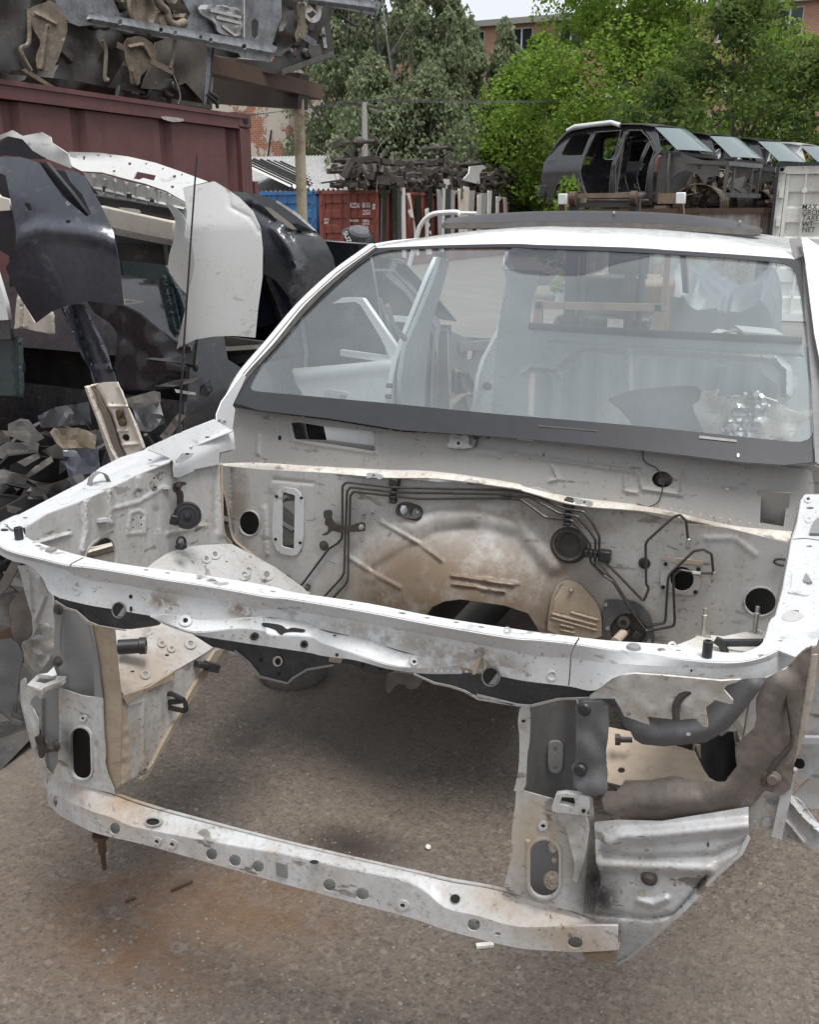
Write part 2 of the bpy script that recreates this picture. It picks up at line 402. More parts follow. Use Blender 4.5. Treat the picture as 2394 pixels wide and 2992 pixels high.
# ------------------------------------------------------------------ car materials
WHITE = (.58, .59, .60)
W_BAR = paint('white_paint_tie_bar', WHITE, .32, .22, (.36, .31, .25), 7, 0, .75, thr=.55, blobs=[
    ((-1.095, 1.388, 1.044), (.07, .1, .028), 1.), ((-1.09, 1.388, 1.07), (.08, .1, .03), .5), ((-.92, 1.388, 1.056), (.06, .1, .028), 1.), ((-.52, 1.388, 1.035), (.16, .1, .05), .6), ((-.68, 1.388, 1.05), (.2, .1, .03), .5), ((-.42, 1.388, 1.03), (.09, .1, .04), .6)], bcol=(.20, .15, .09), bscale=45)
W_RAIL = paint('white_paint_rail', (.51, .52, .53), .32, .35, (.40, .37, .33), 6, 0, .6)
W_APRON = paint('white_paint_apron', (.42, .418, .41), .5, .6, (.26, .24, .21), 6, .6, .9)
W_FIRE = paint('white_paint_firewall', (.42, .412, .40), .5, .45, (.27, .24, .20), 4, .4, .8, thr=.52, bcol=(.145, .098, .058), blobs=[
    ((-.78, 2.25, .82), (.46, .6, .22), .95), ((-.80, 2.25, .70), (.60, .6, .24), 1.), ((-.72, 2.25, .62), (.45, .6, .2), 1.), ((-.42, 2.2, .66), (.26, .6, .24), .85), ((-.62, 2.3, .99), (.36, .5, .05), .6), ((-1.56, 2.3, .9), (.06, .5, .25), .7), ((-.2, 2.3, 1.03), (.35, .5, .05), .5), ((-1.05, 2.25, .74), (.25, .6, .22), .6), ((-.92, 2.25, .84), (.22, .6, .07), .6), ((-.55, 2.25, .86), (.12, .6, .16), .5)])
W_FLOOR = paint('white_paint_bay_floor', (.46, .46, .455), .5, .6, (.31, .28, .24), 8, 0, .9, thr=.5, blobs=[((-1.28, 1.62, .82), (.22, .2, .2), .9), ((-1.3, 1.5, .82), (.2, .14, .2), .9)], bcol=(.25, .18, .12))
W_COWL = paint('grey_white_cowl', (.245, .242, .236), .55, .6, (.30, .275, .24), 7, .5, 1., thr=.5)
W_UP = paint('white_paint_upright', (.44, .44, .435), .45, .7, (.26, .215, .16), 7, .5, 1., blobs=[((-.24, 1.42, .62), (.06, .3, .13), 1., (.02, .02, .022)), ((-1.43, 1.45, .62), (.06, .3, .10), .9, (.03, .03, .032)), ((-.35, 1.4, .70), (.10, .2, .13), .7), ((-1.27, 1.4, .62), (.05, .3, .22), .5), ((-1.2, 1.4, .85), (.08, .3, .2), .3)], bcol=(.40, .31, .21))
W_LOW = paint('white_paint_crossmember', (.54, .545, .55), .36, .6, (.28, .225, .165), 7, .3, .9, thr=.52, blobs=[
    ((-1.27, 1.40, .54), (.13, .2, .12), 1.), ((-1.24, 1.40, .56), (.08, .2, .08), 1.), ((-1.42, 1.40, .52), (.12, .2, .08), .7), ((-.28, 1.38, .52), (.2, .15, .09), .6), ((-.42, 1.4, .55), (.1, .15, .06), .5)], bcol=(.32, .22, .13))
W_SKIRT = paint('grey_white_skirt', (.43, .435, .44), .36, .6, (.24, .205, .165), 6, .3, 1., thr=.52, blobs=[((-.225, 1.42, .62), (.05, .3, .12), 1., (.02, .02, .022)), ((-.28, 1.4, .55), (.12, .2, .05), .8), ((-.05, 1.4, .58), (.12, .2, .08), .6)], bcol=(.33, .25, .17))
W_PAN = paint('dusty_white_pan', (.62, .61, .585), .6, .55, (.40, .325, .24), 11, 0, .7, thr=.46)
W_TAN = paint('tan_mud_on_white', (.33, .265, .195), .7, .6, (.22, .17, .12), 9, .2, .5)
TAN2 = paint('dry_mud_board', (.40, .325, .25), .8, .45, (.27, .21, .15), 5, 0, .5)
W_BODY = paint('white_car_body', (.72, .725, .73), .25, .08, (.5, .48, .45), 3, 0, .12, coat=.6)
INNER = paint('pale_grey_primer', (.50, .54, .55), .5, .2, (.3, .3, .29), 3, 0, .3)
GREYMET = paint('grey_channel_metal', (.20, .20, .20), .5, .45, (.2, .18, .16), 6, .4, .5)
VOID = plain('dark_void', (.012, .011, .010), .9, var=.2, bump=0)  # near-black colour stands in for the dark inside holes and slots
BLACKPL = plain('black_plastic', (.022, .022, .024), .42, var=.3, scale=60)
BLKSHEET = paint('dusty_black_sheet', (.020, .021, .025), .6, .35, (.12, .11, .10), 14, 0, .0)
RUBBER = plain('dark_rubber', (.055, .048, .042), .7, var=.35, scale=30)
LINER = paint('muddy_rubber_liner', (.150, .122, .103), .75, .6, (.080, .073, .070), 11, .3, .6, thr=.5, bcol=(.25, .185, .14), blobs=[((-.05, 1.45, .78), (.3, .3, .05), .5)])
LINER2 = paint('grey_rubber_flap', (.115, .113, .117), .75, .45, (.075, .072, .073), 12, .3, .5)
DMETAL = plain('dark_steel', (.07, .062, .055), .5, metal=.6, var=.4, scale=50)
PIPE = plain('brake_pipe_metal', (.075, .068, .062), .4, metal=.7, var=.3, scale=60)
STEEL = plain('bare_steel', (.42, .40, .37), .4, metal=.8, var=.3, scale=50)
FRIT = plain('black_glass_border', (.026, .026, .030), .42, var=.12, bump=0); FRIT.node_tree.nodes['Principled BSDF'].inputs['Specular IOR Level'].default_value = .3
RUST = rusty('rust', (.085, .048, .030), (.045, .025, .016), .7)
RUSTPAINT = paint('grey_trim', (.18, .17, .17), .5, .3, (.1, .1, .1), 6, 0, 0)

car = empty('stripped_car', (-.78, 2.6, 0), 'stripped white car shell with open empty engine bay, windscreen and raised sunroof visor', 'car shell')

# ---- upper tie bar: flat top, chamfer, front face, latch ledge, black inner sheet
T = lambda fr, l: px(fr, l)
e1 = T('T1', [(230,50),(160,110),(148,165),(190,212),(260,238),(330,262),(430,292),(545,322),(700,355),(900,385),(1100,412),(1400,455),(1725,510)])+T('T2', [(330,68),(810,140),(1240,225),(1725,300)])+T('T3', [(300,85),(480,108),(680,130),(880,142),(1050,160),(1250,192),(1350,186),(1425,152),(1450,110),(1470,50)])
e2 = T('T1', [(110,55),(20,105),(-25,180),(5,250),(95,290),(210,318),(300,340),(420,368),(600,388),(830,425),(1020,458),(1330,505),(1680,568)])+T('T2', [(300,105),(780,185),(1215,268),(1700,350)])+T('T3', [(290,120),(475,140),(665,170),(860,195),(1030,220),(1260,235),(1400,218),(1500,180),(1570,125),(1620,50)])
e3 = T('T1', [(85,62),(-8,112),(-45,190),(-10,268),(75,308),(200,340),(290,362),(400,392),(560,460),(760,487),(960,525),(1290,578),(1650,640)])+T('T2', [(290,172),(760,248),(1200,333),(1690,425)])+T('T3', [(285,200),(468,210),(640,235),(800,248),(1000,256),(1240,262),(1410,240),(1530,190),(1600,128),(1655,45)])
e4 = T('T1', [(75,75),(-14,130),(-48,215),(-5,292),(75,338),(200,375),(270,450),(335,555),(540,615),(750,650),(950,685),(1270,712),(1640,692)])+T('T2', [(280,240),(740,350),(1180,478),(1690,600)])+T('T3', [(280,333),(460,354),(590,375),(720,300),(960,305),(1200,328),(1400,318),(1530,272),(1610,215),(1660,150)])
def cyl_range(p, q, add=0):      # q's pixel ray at the same plan distance as p (a vertical face)
    d = ray(*q); r = math.hypot(p[0], p[1])+add; return CP+d*(r/math.hypot(d[0], d[1]))
C1 = [PZ(1.10)(*q) for q in e1]; C2 = [PZ(1.10)(*q) for q in e2]
C3 = [PZ(1.10-.034*w)(*q) for q, w in zip(e3, [.25,.25,.3,.4,.5,.7,.8,.95]+[1]*10+[.9,.7,.5,.4,.35,.35,.3,.25,.2])]
C4 = [cyl_range(a, b) for a, b in zip(C3, e4)]
Ltop = Loft([C1, C2], 4, 5); Lch = Loft([C2, C3], 4, 4); Lfr = Loft([C3, C4], 4, 6)
uv = lambda cs: [pix(p) for p in cs]
barp = empty('tie_bar', (-.78, 1.4, 1.05), None, None); adopt(barp, car)
tb_holes = [('T1',155,76,14,5),('T1',30,148,24,7),('T1',213,231,14,4),('T1',242,251,22,6),('T1',920,403,17,5),('T1',1055,422,17,5),('T1',1250,459,17,5),('T1',1342,471,25,7),
            ('T2',210,65,18,5),('T2',705,148,13,4),('T2',1025,201,26,7),('T2',1182,231,20,5),('T2',1365,259,19,6),('T2',1522,289,22,6),('T3',925,174,22,10),('T3',1010,178,14,4),('T3',1437,205,25,8),('T3',1527,128,14,4)]
def hp(l): 
    return [ell(*px(f, [(x, y)])[0], rx*FRS[f][2], ry*FRS[f][2], 14, .12) for f, x, y, rx, ry in l]
sheet('tie_bar_top', None, uv(Loft([C1, C2], 4, 1).edge[0])+uv(Ltop.edge[1])[::-1], PZ(1.10), W_BAR, barp, holes=hp(tb_holes), g=22)
grid('tie_bar_chamfer', Lch.rows, W_BAR, barp, thick=.003)
fh = [('T1',750,650,40,47),('T1',825,645,9,17),('T1',823,567,11,13),('T2',1480,443,12,11),('T3',1078,276,5,8),('T3',62,305,43,46)]
grid('tie_bar_face', Lfr.rows, W_BAR, barp, thick=.003, smooth=60)
for f, x, y, rx, ry in fh[1:5]: hole('bolt_hole', f, x, y, rx, ry, Lfr, VOID, barp, o=.004)
for f, x, y, rx, ry in (fh[0], fh[5]):      # the two big round openings, dark discs laid over the lower edge
    b = hole('round_opening', f, x, y, rx, ry, Lfr, VOID, barp, o=.006, n=24)
    sheet('opening_rim', None, ell(*px(f, [(x, y)])[0], rx*FRS[f][2]*1.1, ry*FRS[f][2]*1.1, 24), off(Lfr, .004), GREYMET, b, holes=[ell(*px(f, [(x, y)])[0], rx*FRS[f][2]*.98, ry*FRS[f][2]*.98, 24)], thick=.004)
    sheet('opening_far_wall', f, [(x-rx*.35, y+ry*.93), (x+rx*.75, y-ry*.4), (x+rx*.95, y+ry*.1), (x+rx*.5, y+ry*.85)], off(Lfr, .0075), GREYMET, b, thick=0)
# latch ledge
l4 = T('T1', [(950,684),(1100,682),(1280,720),(1500,715),(1640,692)])+T('T2', [(200,232),(420,262),(560,320),(800,365),(1000,440),(1200,480),(1392,518)])
l5 = T('T1', [(955,690),(1060,735),(1230,790),(1500,770),(1660,785)])+T('T2', [(200,335),(420,345),(530,390),(760,465),(960,525),(1180,542),(1396,524)])
l6 = T('T1', [(960,694),(1064,750),(1235,805),(1500,850),(1660,875)])+T('T2', [(200,408),(420,440),(530,464),(740,493),(940,545),(1170,574),(1404,576)])
D4 = [off(Lfr, .002)(*q) for q in l4]
D5 = [PZ(p[2]-.012-.008*(i % 3 == 1))(*q) for i, (p, q) in enumerate(zip(D4, l5))]; D5[0] = D4[0]+np.array([0, -.002, -.001]); D5[-1] = D4[-1]+np.array([0, -.002, -.001])
D6 = [cyl_range(a, b, .004) for a, b in zip(D5, l6)]
Lle = Loft([D4, D5], 4, 4); Llf = Loft([D5, D6], 4, 4)
slot = px('T2', [(135,262),(160,255),(265,270),(300,300),(330,285),(420,300),(405,317),(330,312),(285,318),(265,335),(245,322),(225,298),(150,282)])
ledge = grid('latch_ledge', Lle.rows, W_BAR, barp, thick=.003, smooth=60)
grid('latch_ledge_face', Llf.rows, W_BAR, ledge, thick=.003, smooth=60)
sheet('latch_slot', None, chaikin(slot), off(Lle, .005), VOID, ledge, thick=0)
for f, x, y, r in (('T1',1605,815,24),('T2',92,345,24),('T2',408,392,24)):
    washer(f, x, y, r, Llf, ledge, DMETAL, VOID)
for f, x, y, rx, ry in (('T2',600,337,11,5),('T2',614,460,12,12),('T2',1102,502,18,10),('T1',1170,718,28,12)):
    washer(f, x, y, rx*1.4, off(Lle, .002), ledge, W_BAR, VOID) if rx > 15 else hole('bolt_hole', f, x, y, rx, ry, off(Lle, .003), VOID, ledge)
# black inner sheet below the bar
blk = PY(1.435)
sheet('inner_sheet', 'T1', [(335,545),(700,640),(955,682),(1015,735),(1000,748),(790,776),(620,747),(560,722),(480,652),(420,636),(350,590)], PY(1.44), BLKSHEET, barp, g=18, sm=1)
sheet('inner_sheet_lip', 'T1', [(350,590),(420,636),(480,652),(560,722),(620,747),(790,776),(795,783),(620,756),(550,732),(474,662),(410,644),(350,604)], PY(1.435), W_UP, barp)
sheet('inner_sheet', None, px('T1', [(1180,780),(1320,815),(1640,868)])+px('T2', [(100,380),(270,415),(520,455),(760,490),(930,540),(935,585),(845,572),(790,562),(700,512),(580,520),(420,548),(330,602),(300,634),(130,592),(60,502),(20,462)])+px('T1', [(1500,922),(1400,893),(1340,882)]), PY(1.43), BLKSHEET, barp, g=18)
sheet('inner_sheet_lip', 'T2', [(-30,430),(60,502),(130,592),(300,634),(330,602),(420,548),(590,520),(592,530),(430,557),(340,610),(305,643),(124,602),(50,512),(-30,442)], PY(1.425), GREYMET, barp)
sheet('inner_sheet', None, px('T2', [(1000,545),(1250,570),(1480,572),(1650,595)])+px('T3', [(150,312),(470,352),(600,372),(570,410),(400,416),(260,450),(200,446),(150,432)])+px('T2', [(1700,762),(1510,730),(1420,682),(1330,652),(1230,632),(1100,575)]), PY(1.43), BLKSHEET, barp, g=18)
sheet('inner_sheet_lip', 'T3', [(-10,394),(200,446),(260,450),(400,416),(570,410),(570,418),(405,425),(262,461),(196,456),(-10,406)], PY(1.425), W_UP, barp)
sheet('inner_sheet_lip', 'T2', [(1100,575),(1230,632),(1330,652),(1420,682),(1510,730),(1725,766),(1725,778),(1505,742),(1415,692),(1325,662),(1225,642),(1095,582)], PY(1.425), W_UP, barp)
for x, y, r in ((135,492,12),(240,500,16),(246,580,12),(775,525,14),(890,545,16)): hole('bolt_hole', 'T2', x, y, r, r, PY(1.43), VOID, barp, o=.004)
sheet('paint_flake_ring', None, ell(*px('T2', [(240,500)])[0], 14, 15), PY(1.424), W_UP, barp, holes=[ell(*px('T2', [(243,502)])[0], 9, 11)], thick=.001)
sheet('latch_bracket', 'T2', [(568,470),(650,480),(640,512),(566,500)], PY(1.405), STEEL, barp)
sheet('torn_metal_tab', 'T2', [(1532,412),(1558,480),(1560,530),(1545,560),(1540,500),(1520,480),(1490,580),(1468,582),(1475,540),(1490,490),(1505,478)], off(Lfr, .008), TAN2, barp, thick=.002)
# rubber stops, dents and welds on the bar
for f, x, y, w in (('T1',122,205,34),('T3',1156,205,34)):
    b = pt(f, x, y, PZ(1.102)); wr = w*FRS[f][2]*.00055*(1.05 if f == 'T1' else .72)
    lathe('rubber_stop', [(wr, 0), (wr, .022), (wr*.96, .026), (wr*.5, .027), (wr*.45, .020), (0.001, .019)], BLACKPL, barp, b, n=20)
for f, x, y, r in (('T1',85,107,38),('T3',143,76,20),('T3',980,152,22),('T2',1687,311,26)): washer(f, x, y, r, off(Ltop, -.001), barp, W_BAR, VOID if r != 38 else GREYMET)
b = pt('T3', 785, 160, PZ(1.102)); lathe('plug', [(.012, 0), (.010, .004), (.004, .006), (.001, .006)], GREYMET, barp, b)
lathe('plug', [(.012, 0), (.010, .004), (.004, .006), (.001, .006)], GREYMET, barp, pt('T1', 322, 275, PZ(1.102)))
for x, y, r in ((488,538,20),(597,518,11)): sheet('stamped_ring', None, ell(*px('T1', [(x, y)])[0], r*.46, r*.46), off(Lfr, .002), W_BAR, barp, thick=.004, holes=[ell(*px('T1', [(x, y)])[0], r*.36, r*.36)])
sheet('stamped_ring', None, ell(*px('T3', [(371,300)])[0], 15, 14), off(Lfr, .002), W_BAR, barp, thick=.004, holes=[ell(*px('T3', [(371,300)])[0], 12, 11)])
def seam(name, fr, pts, surf, mat, parent, r=.0012): tube(name, [surf(*q) for q in px(fr, pts)], r, mat, parent, n=5)
seam('panel_seam', 'T3', [(508,112),(490,140),(472,180),(466,215)], off(Lch, .001), DMETAL, barp)
seam('panel_seam', 'T3', [(466,215),(462,290),(455,350)], off(Lfr, .001), DMETAL, barp)
seam('panel_seam', 'T1', [(525,322),(450,360),(425,392)], off(Lch, .001), GREYMET, barp)

# ---- left fender rail and inner apron
railL = ZF(lambda x, y: 1.112+.100*(y-1.52), 1.1)
pl = [(150,1238),(400,1108),(600,1005),(720,908),(870,832),(1035,782),(1060,762),(1280,660),(1545,556),(1570,600),(1680,640),(1270,802),(1220,866),(980,962),(780,1062),(600,1142),(330,1242),(185,1335),(100,1330),(30,1310)]
rail = sheet('fender_rail', 'E', pl, railL, W_RAIL, car, g=20, holes=[ell(*px('E', [(x, y)])[0], rx*.41, ry*.41, 12) for x, y, rx, ry in ((1492,686,20,7),(1080,851,16,5),(470,1128,24,5),(182,1268,18,6),(1440,648,11,4),(1570,658,11,4))],
      relief=ribfn([(px('E', [(480,1120),(740,975),(1000,860)]), 9, -.006)]))
apr_pts = [(185,1335),(330,1242),(600,1142),(780,1062),(980,962),(1220,866),(1270,802),(1680,640),(1690,780),(1590,800),(1580,880),(1590,1200),(1605,1370),(1660,1450),(1600,1500),(1330,1600),(1000,1800),(185,1650)]
APX = XF(lambda y, z: -1.50+.05*(1.13-z)-.0*y, -1.5)
arch = px('E', [(612,1550),(625,1510),(660,1460),(710,1420),(760,1405),(800,1420),(822,1470),(832,1530),(832,1600),(800,1640),(640,1620)])
ribsA = [(q_, w_*1.25, h_) for q_, w_, h_ in [(px('E', [(620,1150),(625,1350),(600,1500)]), 10, .012), (px('E', [(790,1075),(800,1300)]), 10, .012), (px('E', [(1000,980),(1010,1050)]), 9, .01), (px('E', [(1120,1210),(1125,1340)]), 12, -.008), (px('E', [(920,1380),(1040,1370),(1045,1240),(1000,1210),(940,1230),(920,1380)]), 7, .005),
         (px('E', [(810,1200),(1000,1150),(1180,1040)]), 8, .006), (px('E', [(1200,1380),(1480,1320)]), 8, .006), (px('E', [(1590,880),(1600,1380)]), 16, .012), (px('E', [(1545,890),(1550,1350)]), 10, -.008), (px('E', [(160,1480),(500,1380)]), 7, .012)]]
apron = sheet('inner_apron', 'E', apr_pts, APX, W_APRON, car, g=7.5, holes=[arch]+[ell(*px('E', [(x, y)])[0], r*.4, r*.45, 8) for x, y, r in ((956,1280,9),(1013,1262,9),(956,1333,7),(1015,1314,8),(1108,980,9),(1636,718,9))], relief=ribfn(ribsA), smooth=60)
sheet('arch_flange', None, chaikin([(u+(u-px('E', [(725,1520)])[0][0])*.12, v+(v-px('E', [(725,1520)])[0][1])*.12) for u, v in arch], 1), off(APX, .004), W_APRON, apron, holes=[chaikin(arch, 1)], thick=.006)
# strut tower cover overlapping the rail
tow = sheet('tower_cover', 'E', [(1062,775),(1210,830),(1245,860),(1250,970),(1280,975),(1390,928),(1395,915),(1570,880),(1580,795),(1690,765),(1680,640),(1545,560),(1280,660),(1075,755)], XF(lambda y, z: -1.485-.55*max(0, z-1.135-.05*(y-1.9)) if z > 1.0 else -1.485), W_RAIL, car, g=12, holes=[ell(*px('E', [(1492,686)])[0], 8, 3, 10)])
for x, y, r in ((1370,740,18),(1370,676,16),(1505,620,18)): washer('E', x, y, r, off(railL, .014), tow, W_RAIL, GREYMET)
sheet('tower_tab', 'E', [(1265,845),(1300,800),(1350,795),(1395,800),(1370,830),(1310,865),(1270,870)], XF(lambda y, z: -1.465), W_RAIL, tow)
hole('bolt_hole', 'E', 1350, 805, 14, 6, PX(-1.46), VOID, tow)
def loop_bracket(fr, a, b, c, h, surf, mat, parent, name='loop_bracket'):
    A, B, Cc = [pt(fr, *q, surf) for q in (a, b, c)]
    up = np.array([0, 0, h]); w = (Cc-A)*.5
    rows = []
    for t_ in np.linspace(0, 1, 9):
        p = A+(B-A)*t_+up*math.sin(math.pi*min(1, max(0, t_)))**.5
        rows.append([p-w*.5, p+w*.5])
    return grid(name, rows, mat, parent, thick=.002)
loop_bracket('E', (640,1040), (785,1005), (700,1060), .030, railL, GREYMET, rail)
loop_bracket('E', (1140,800), (1270,765), (1190,815), .030, off(railL, .012), GREYMET, rail)
sheet('bracket_foot', 'E', [(592,1050),(640,1010),(770,1000),(760,1030),(700,1065),(640,1068)], off(railL, .004), W_RAIL, rail, sm=1)
sheet('weld_pad', 'E', [(400,1130),(480,1110),(520,1130),(510,1160),(430,1175)], off(railL, .003), W_RAIL, rail, sm=1)
washer('E', 100, 1305, 45, off(railL, .001), rail, W_BAR, GREYMET)
hole('bolt_hole', 'E', 32, 1352, 30, 9, PZ(1.10), VOID, barp, o=.006)
# horn and its bracket
hc = pt('E', 1350, 1245, PX(-1.44)); ax = (.55, -.75, .15)
horn = lathe('horn', [(.004, -.012), (.030, -.012), (.034, -.006), (.036, 0), (.036, .010), (.033, .014), (.030, .013), (.029, .016), (.022, .0165), (.021, .014), (.010, .0145), (.008, .019), (.001, .02)], BLACKPL, apron, hc, ax, 28)
sheet('horn_rim', None, ell(*px('E', [(1354,1243)])[0], 66*.4058, 92*.4058, 30, -.1), PN(hc+np.array([.0, -.004, 0]), ax), STEEL, horn, thick=.003, holes=[ell(*px('E', [(1358,1243)])[0], 61*.4058, 88*.4058, 30, -.1)])
sheet('horn_bracket', 'E', [(1245,1020),(1280,1005),(1335,1005),(1340,1025),(1300,1040),(1295,1060),(1320,1080),(1318,1170),(1290,1195),(1275,1180),(1275,1090),(1245,1070)], PX(-1.472), DMETAL, apron, sm=1)
lathe('bolt', [(.008, 0), (.008, .008), (.003, .010), (.001, .01)], DMETAL, apron, pt('E', 1278, 1036, PX(-1.47)), (1, 0, 0), 6)
box('horn_connector', pt('E', 1255, 1275, PX(-1.46)), (.02, .022, .026), BLACKPL, apron, (0, .3, .5), .003)
washer('E', 1112, 1047, 20, off(APX, .002), apron, STEEL, VOID)
tube('cable_clip', [pt('E', 1305+30*math.cos(a), 1440-38*math.sin(a), PX(-1.44)) for a in np.linspace(-1.2, 4.3, 16)], .0035, BLACKPL, apron, n=6)
box('clip_foot', pt('E', 1303, 1472, PX(-1.44)), (.022, .02, .01), BLACKPL, apron)
for a, b in (((700,1285),(775,1275)),((1170,1045),(1215,1045))):
    bar('spot_weld_tab', pt('E', *a, off(APX, .006)), pt('E', *b, off(APX, .012)), .012, .008, W_RAIL, apron)

# ---- bay floor beside the apron, frame leg below it
LF = [pt('E', 1660, 1450, PX(-1.485)), pt('E', 1330, 1480, PX(-1.485)), pt('E', 1100, 1590, PX(-1.485)), np.array([-1.485, 1.68, .86]), np.array([-1.485, 1.545, .80])]
RF = [pt('G', 590, 1118, PY(2.34)), pt('T1', 1420, 760, PX(-1.31)), pt('T1', 1350, 880, PX(-1.29)), pt('T1', 1100, 1035, PX(-1.29)), pt('T1', 790, 1200, PX(-1.29))]
MF = [(a*.45+b*.55)+np.array([0, 0, .012]) for a, b in zip(LF, RF)]
Lfl = Loft([LF, MF, RF], 6, 8)
leg = empty('frame_leg', (-1.3, 1.8, .7), None, None); adopt(leg, car)
grid('bay_floor', Lfl.rows, W_FLOOR, leg, thick=.003, smooth=60)
for f, x, y, r in (('T1',1355,300,36),('T1',1300,328,32),('T1',1540,430,40),('T1',1680,428,45),('T1',1200,862,38),('T1',1080,893,26),('T1',915,1055,34),('T1',1020,862,26)): washer(f, x, y, r, off(Lfl, .002), leg, W_FLOOR, GREYMET)
for f, x, y, rx, ry in (('T1',1362,234,18,6),('T1',1320,256,14,4),('T1',1428,347,7,4),('T1',1052,935,13,6),('T1',835,1038,13,5)): hole('bolt_hole', f, x, y, rx, ry, Lfl, VOID, leg)
SX = XF(lambda y, z: -1.29+.03*(z-.8), -1.29)
side = sheet('frame_side', None, px('T1', [(775,1205),(1100,1035),(1350,880),(1400,895)])+px('T4', [(1440,0),(1280,240),(1180,430),(1110,560),(1020,690),(990,650),(880,722),(865,500),(868,100)]), SX, paint('mud_streaked_frame', (.47, .46, .44), .55, .7, (.25, .195, .14), 7, .8, .9, thr=.5), leg, g=18,
      relief=ribfn([(px('T4', [(925,150),(1030,120),(1030,560)]), 8, .006), (px('T4', [(900,150),(930,640)]), 9, -.004)]))
sheet('frame_flange', None, px('T1', [(1350,905),(1405,895)])+px('T4', [(1440,0),(1310,200),(1180,440),(1060,650),(1015,692),(1000,680),(1090,570),(1160,430),(1280,215),(1370,40)]), off(SX, .010), W_TAN, leg, thick=.008)
sheet('frame_mud_edge', 'T4', [(868,160),(905,140),(925,330),(935,640),(940,660),(870,720),(862,520)], off(SX, .006), TAN2, leg, g=9, relief=lambda u, v: .006*mnoise.noise((u*.08, v*.05, 0)), thick=.004)
sheet('step_lip', 'T1', [(770,1192),(930,1135),(1095,1035),(1095,1085),(930,1150),(790,1240)], off(SX, .012), W_TAN, leg, thick=.006, g=14, relief=lambda u, v: .005*mnoise.noise((u*.05, v*.05, 3)))
lathe('nut', [(.010, 0), (.010, .008), (.005, .009), (.004, .004), (.001, .004)], STEEL, leg, pt('T4', 1022, 608, off(SX, .002)), (1, -.3, 0), 6)
a = pt('T1', 750, 885, Lfl); hs_ = [pt('T1', 745, 885, PZ(a[2]+.022)), pt('T1', 840, 885, PZ(a[2]+.022)), pt('T1', 915, 875, PZ(a[2]+.022))]
hs_[1] = (hs_[0]+hs_[2])/2; tube('hose_stub', hs_, .017, BLACKPL, leg, n=16); d_ = hs_[2]-hs_[1]
lathe('hose_end', [(.0172, -.014), (.0195, -.012), (.0195, .002), (.012, .002), (.0115, -.008), (.001, -.008)], BLACKPL, leg, hs_[2], d_)
rc = pt('T4', 1245, 118, off(SX, .025))
clampp = tube('pipe_clamp', rnd_corners([rc+np.array(q) for q in ((.04,-.01,.016),(-.005,.0,.02),(-.035,.0,.005),(-.03,0,-.018),(.0,-.0,-.02),(.045,-.01,-.012),(.042,-.01,.014))], .3), .006, BLACKPL, leg, n=6)
bar('clamp_rib', rc+np.array((-.025, 0, -.01)), rc+np.array((.03, -.005, .01)), .006, .012, BLACKPL, clampp)
a, b = pt('T1', 1235, 990, off(SX, .02)), pt('T1', 1360, 1015, off(SX, .06))
bar('line_clip', a, b, .022, .014, BLACKPL, leg, bevel=.003, smooth=40); bar('line_clip_tip', (a+b)/2, b+(b-a)*.02, .028, .020, BLACKPL, leg)

# ---- firewall
fire_pts = px('G', [(60,400),(330,425),(900,455),(1000,470),(1725,530)])+px('H', [(300,300),(520,392),(800,420),(1000,478),(1250,505),(1580,585),(1590,700),(1530,900),(1460,1100),(1400,1180),(900,1160),(330,1090),(300,1020),(250,940),(130,900)])+px('K', [(1240,97),(1150,108),(1080,140),(1040,200),(1020,280),(800,230),(560,170)])+px('G', [(580,1135),(560,1110),(430,1040),(330,950),(200,860),(160,800),(130,600)])
def dish(u, v):      # the gearbox hump swells towards the front
    x, y = (u-1290)/430., (v-1790)/330.
    d = 1-(x*x+y*y); h = .17*d*d if d > 0 else 0
    return h
ribsF = ribfn([(px('G', [(990,718),(1200,840),(1325,935)]), 9, .010), (px('G', [(800,912),(950,1010),(1090,1085)]), 9, .008), (px('G', [(1380,1020),(1725,1072)]), 8, .010), (px('G', [(1385,1068),(1540,1085),(1670,1108)]), 8, .008),
    (px('G', [(1150,745),(1300,690),(1500,680),(1725,740)]), 40, .016), (px('H', [(0,400),(180,450),(290,600),(380,700)]), 40, .016), (px('G', [(950,990),(1150,870),(1300,790),(1500,760)]), 26, -.012), (px('H', [(1150,560),(1300,560),(1400,640)]), 14, .003), (px('H', [(20,770),(200,790)]), 8, .006), (px('H', [(10,820),(120,830)]), 8, .006),
    (px('G', [(385,480),(600,500)]), 8, -.006), (px('G', [(330,640),(345,900)]), 10, .007), (px('G', [(150,430),(155,780)]), 9, -.01)])
FWS = YF(lambda x, z: 2.35, 2.35)
fw_holes = [ell(*px('G', [(248,725)])[0], 57*.5217, 68*.5217, 22), px('G', [(437,558),(445,553),(498,566),(505,575),(499,862),(492,870),(436,857),(429,848)]),
            ell(*px('H', [(1030,765)])[0], 60*.576, 62*.576, 22), ell(*px('H', [(1428,880)])[0], 79*.576, 71*.576, 24), ell(*px('H', [(460,592)])[0], 62*.576, 64*.576, 20),
            ell(*px('G', [(1113,650)])[0], 15, 16, 12), ell(*px('G', [(1178,670)])[0], 15, 16, 12)]
FWR = lambda u, v: dish(u, v)+ribsF(u, v)
FWR.pts = ribsF.pts
fire = sheet('firewall', None, fire_pts, FWS, W_FIRE, car, holes=fw_holes, g=8.5, relief=FWR, smooth=70)
def FW(u, v):
    p = FWS(u, v); d = p-CP; return p-d/np.linalg.norm(d)*FWR(u, v)
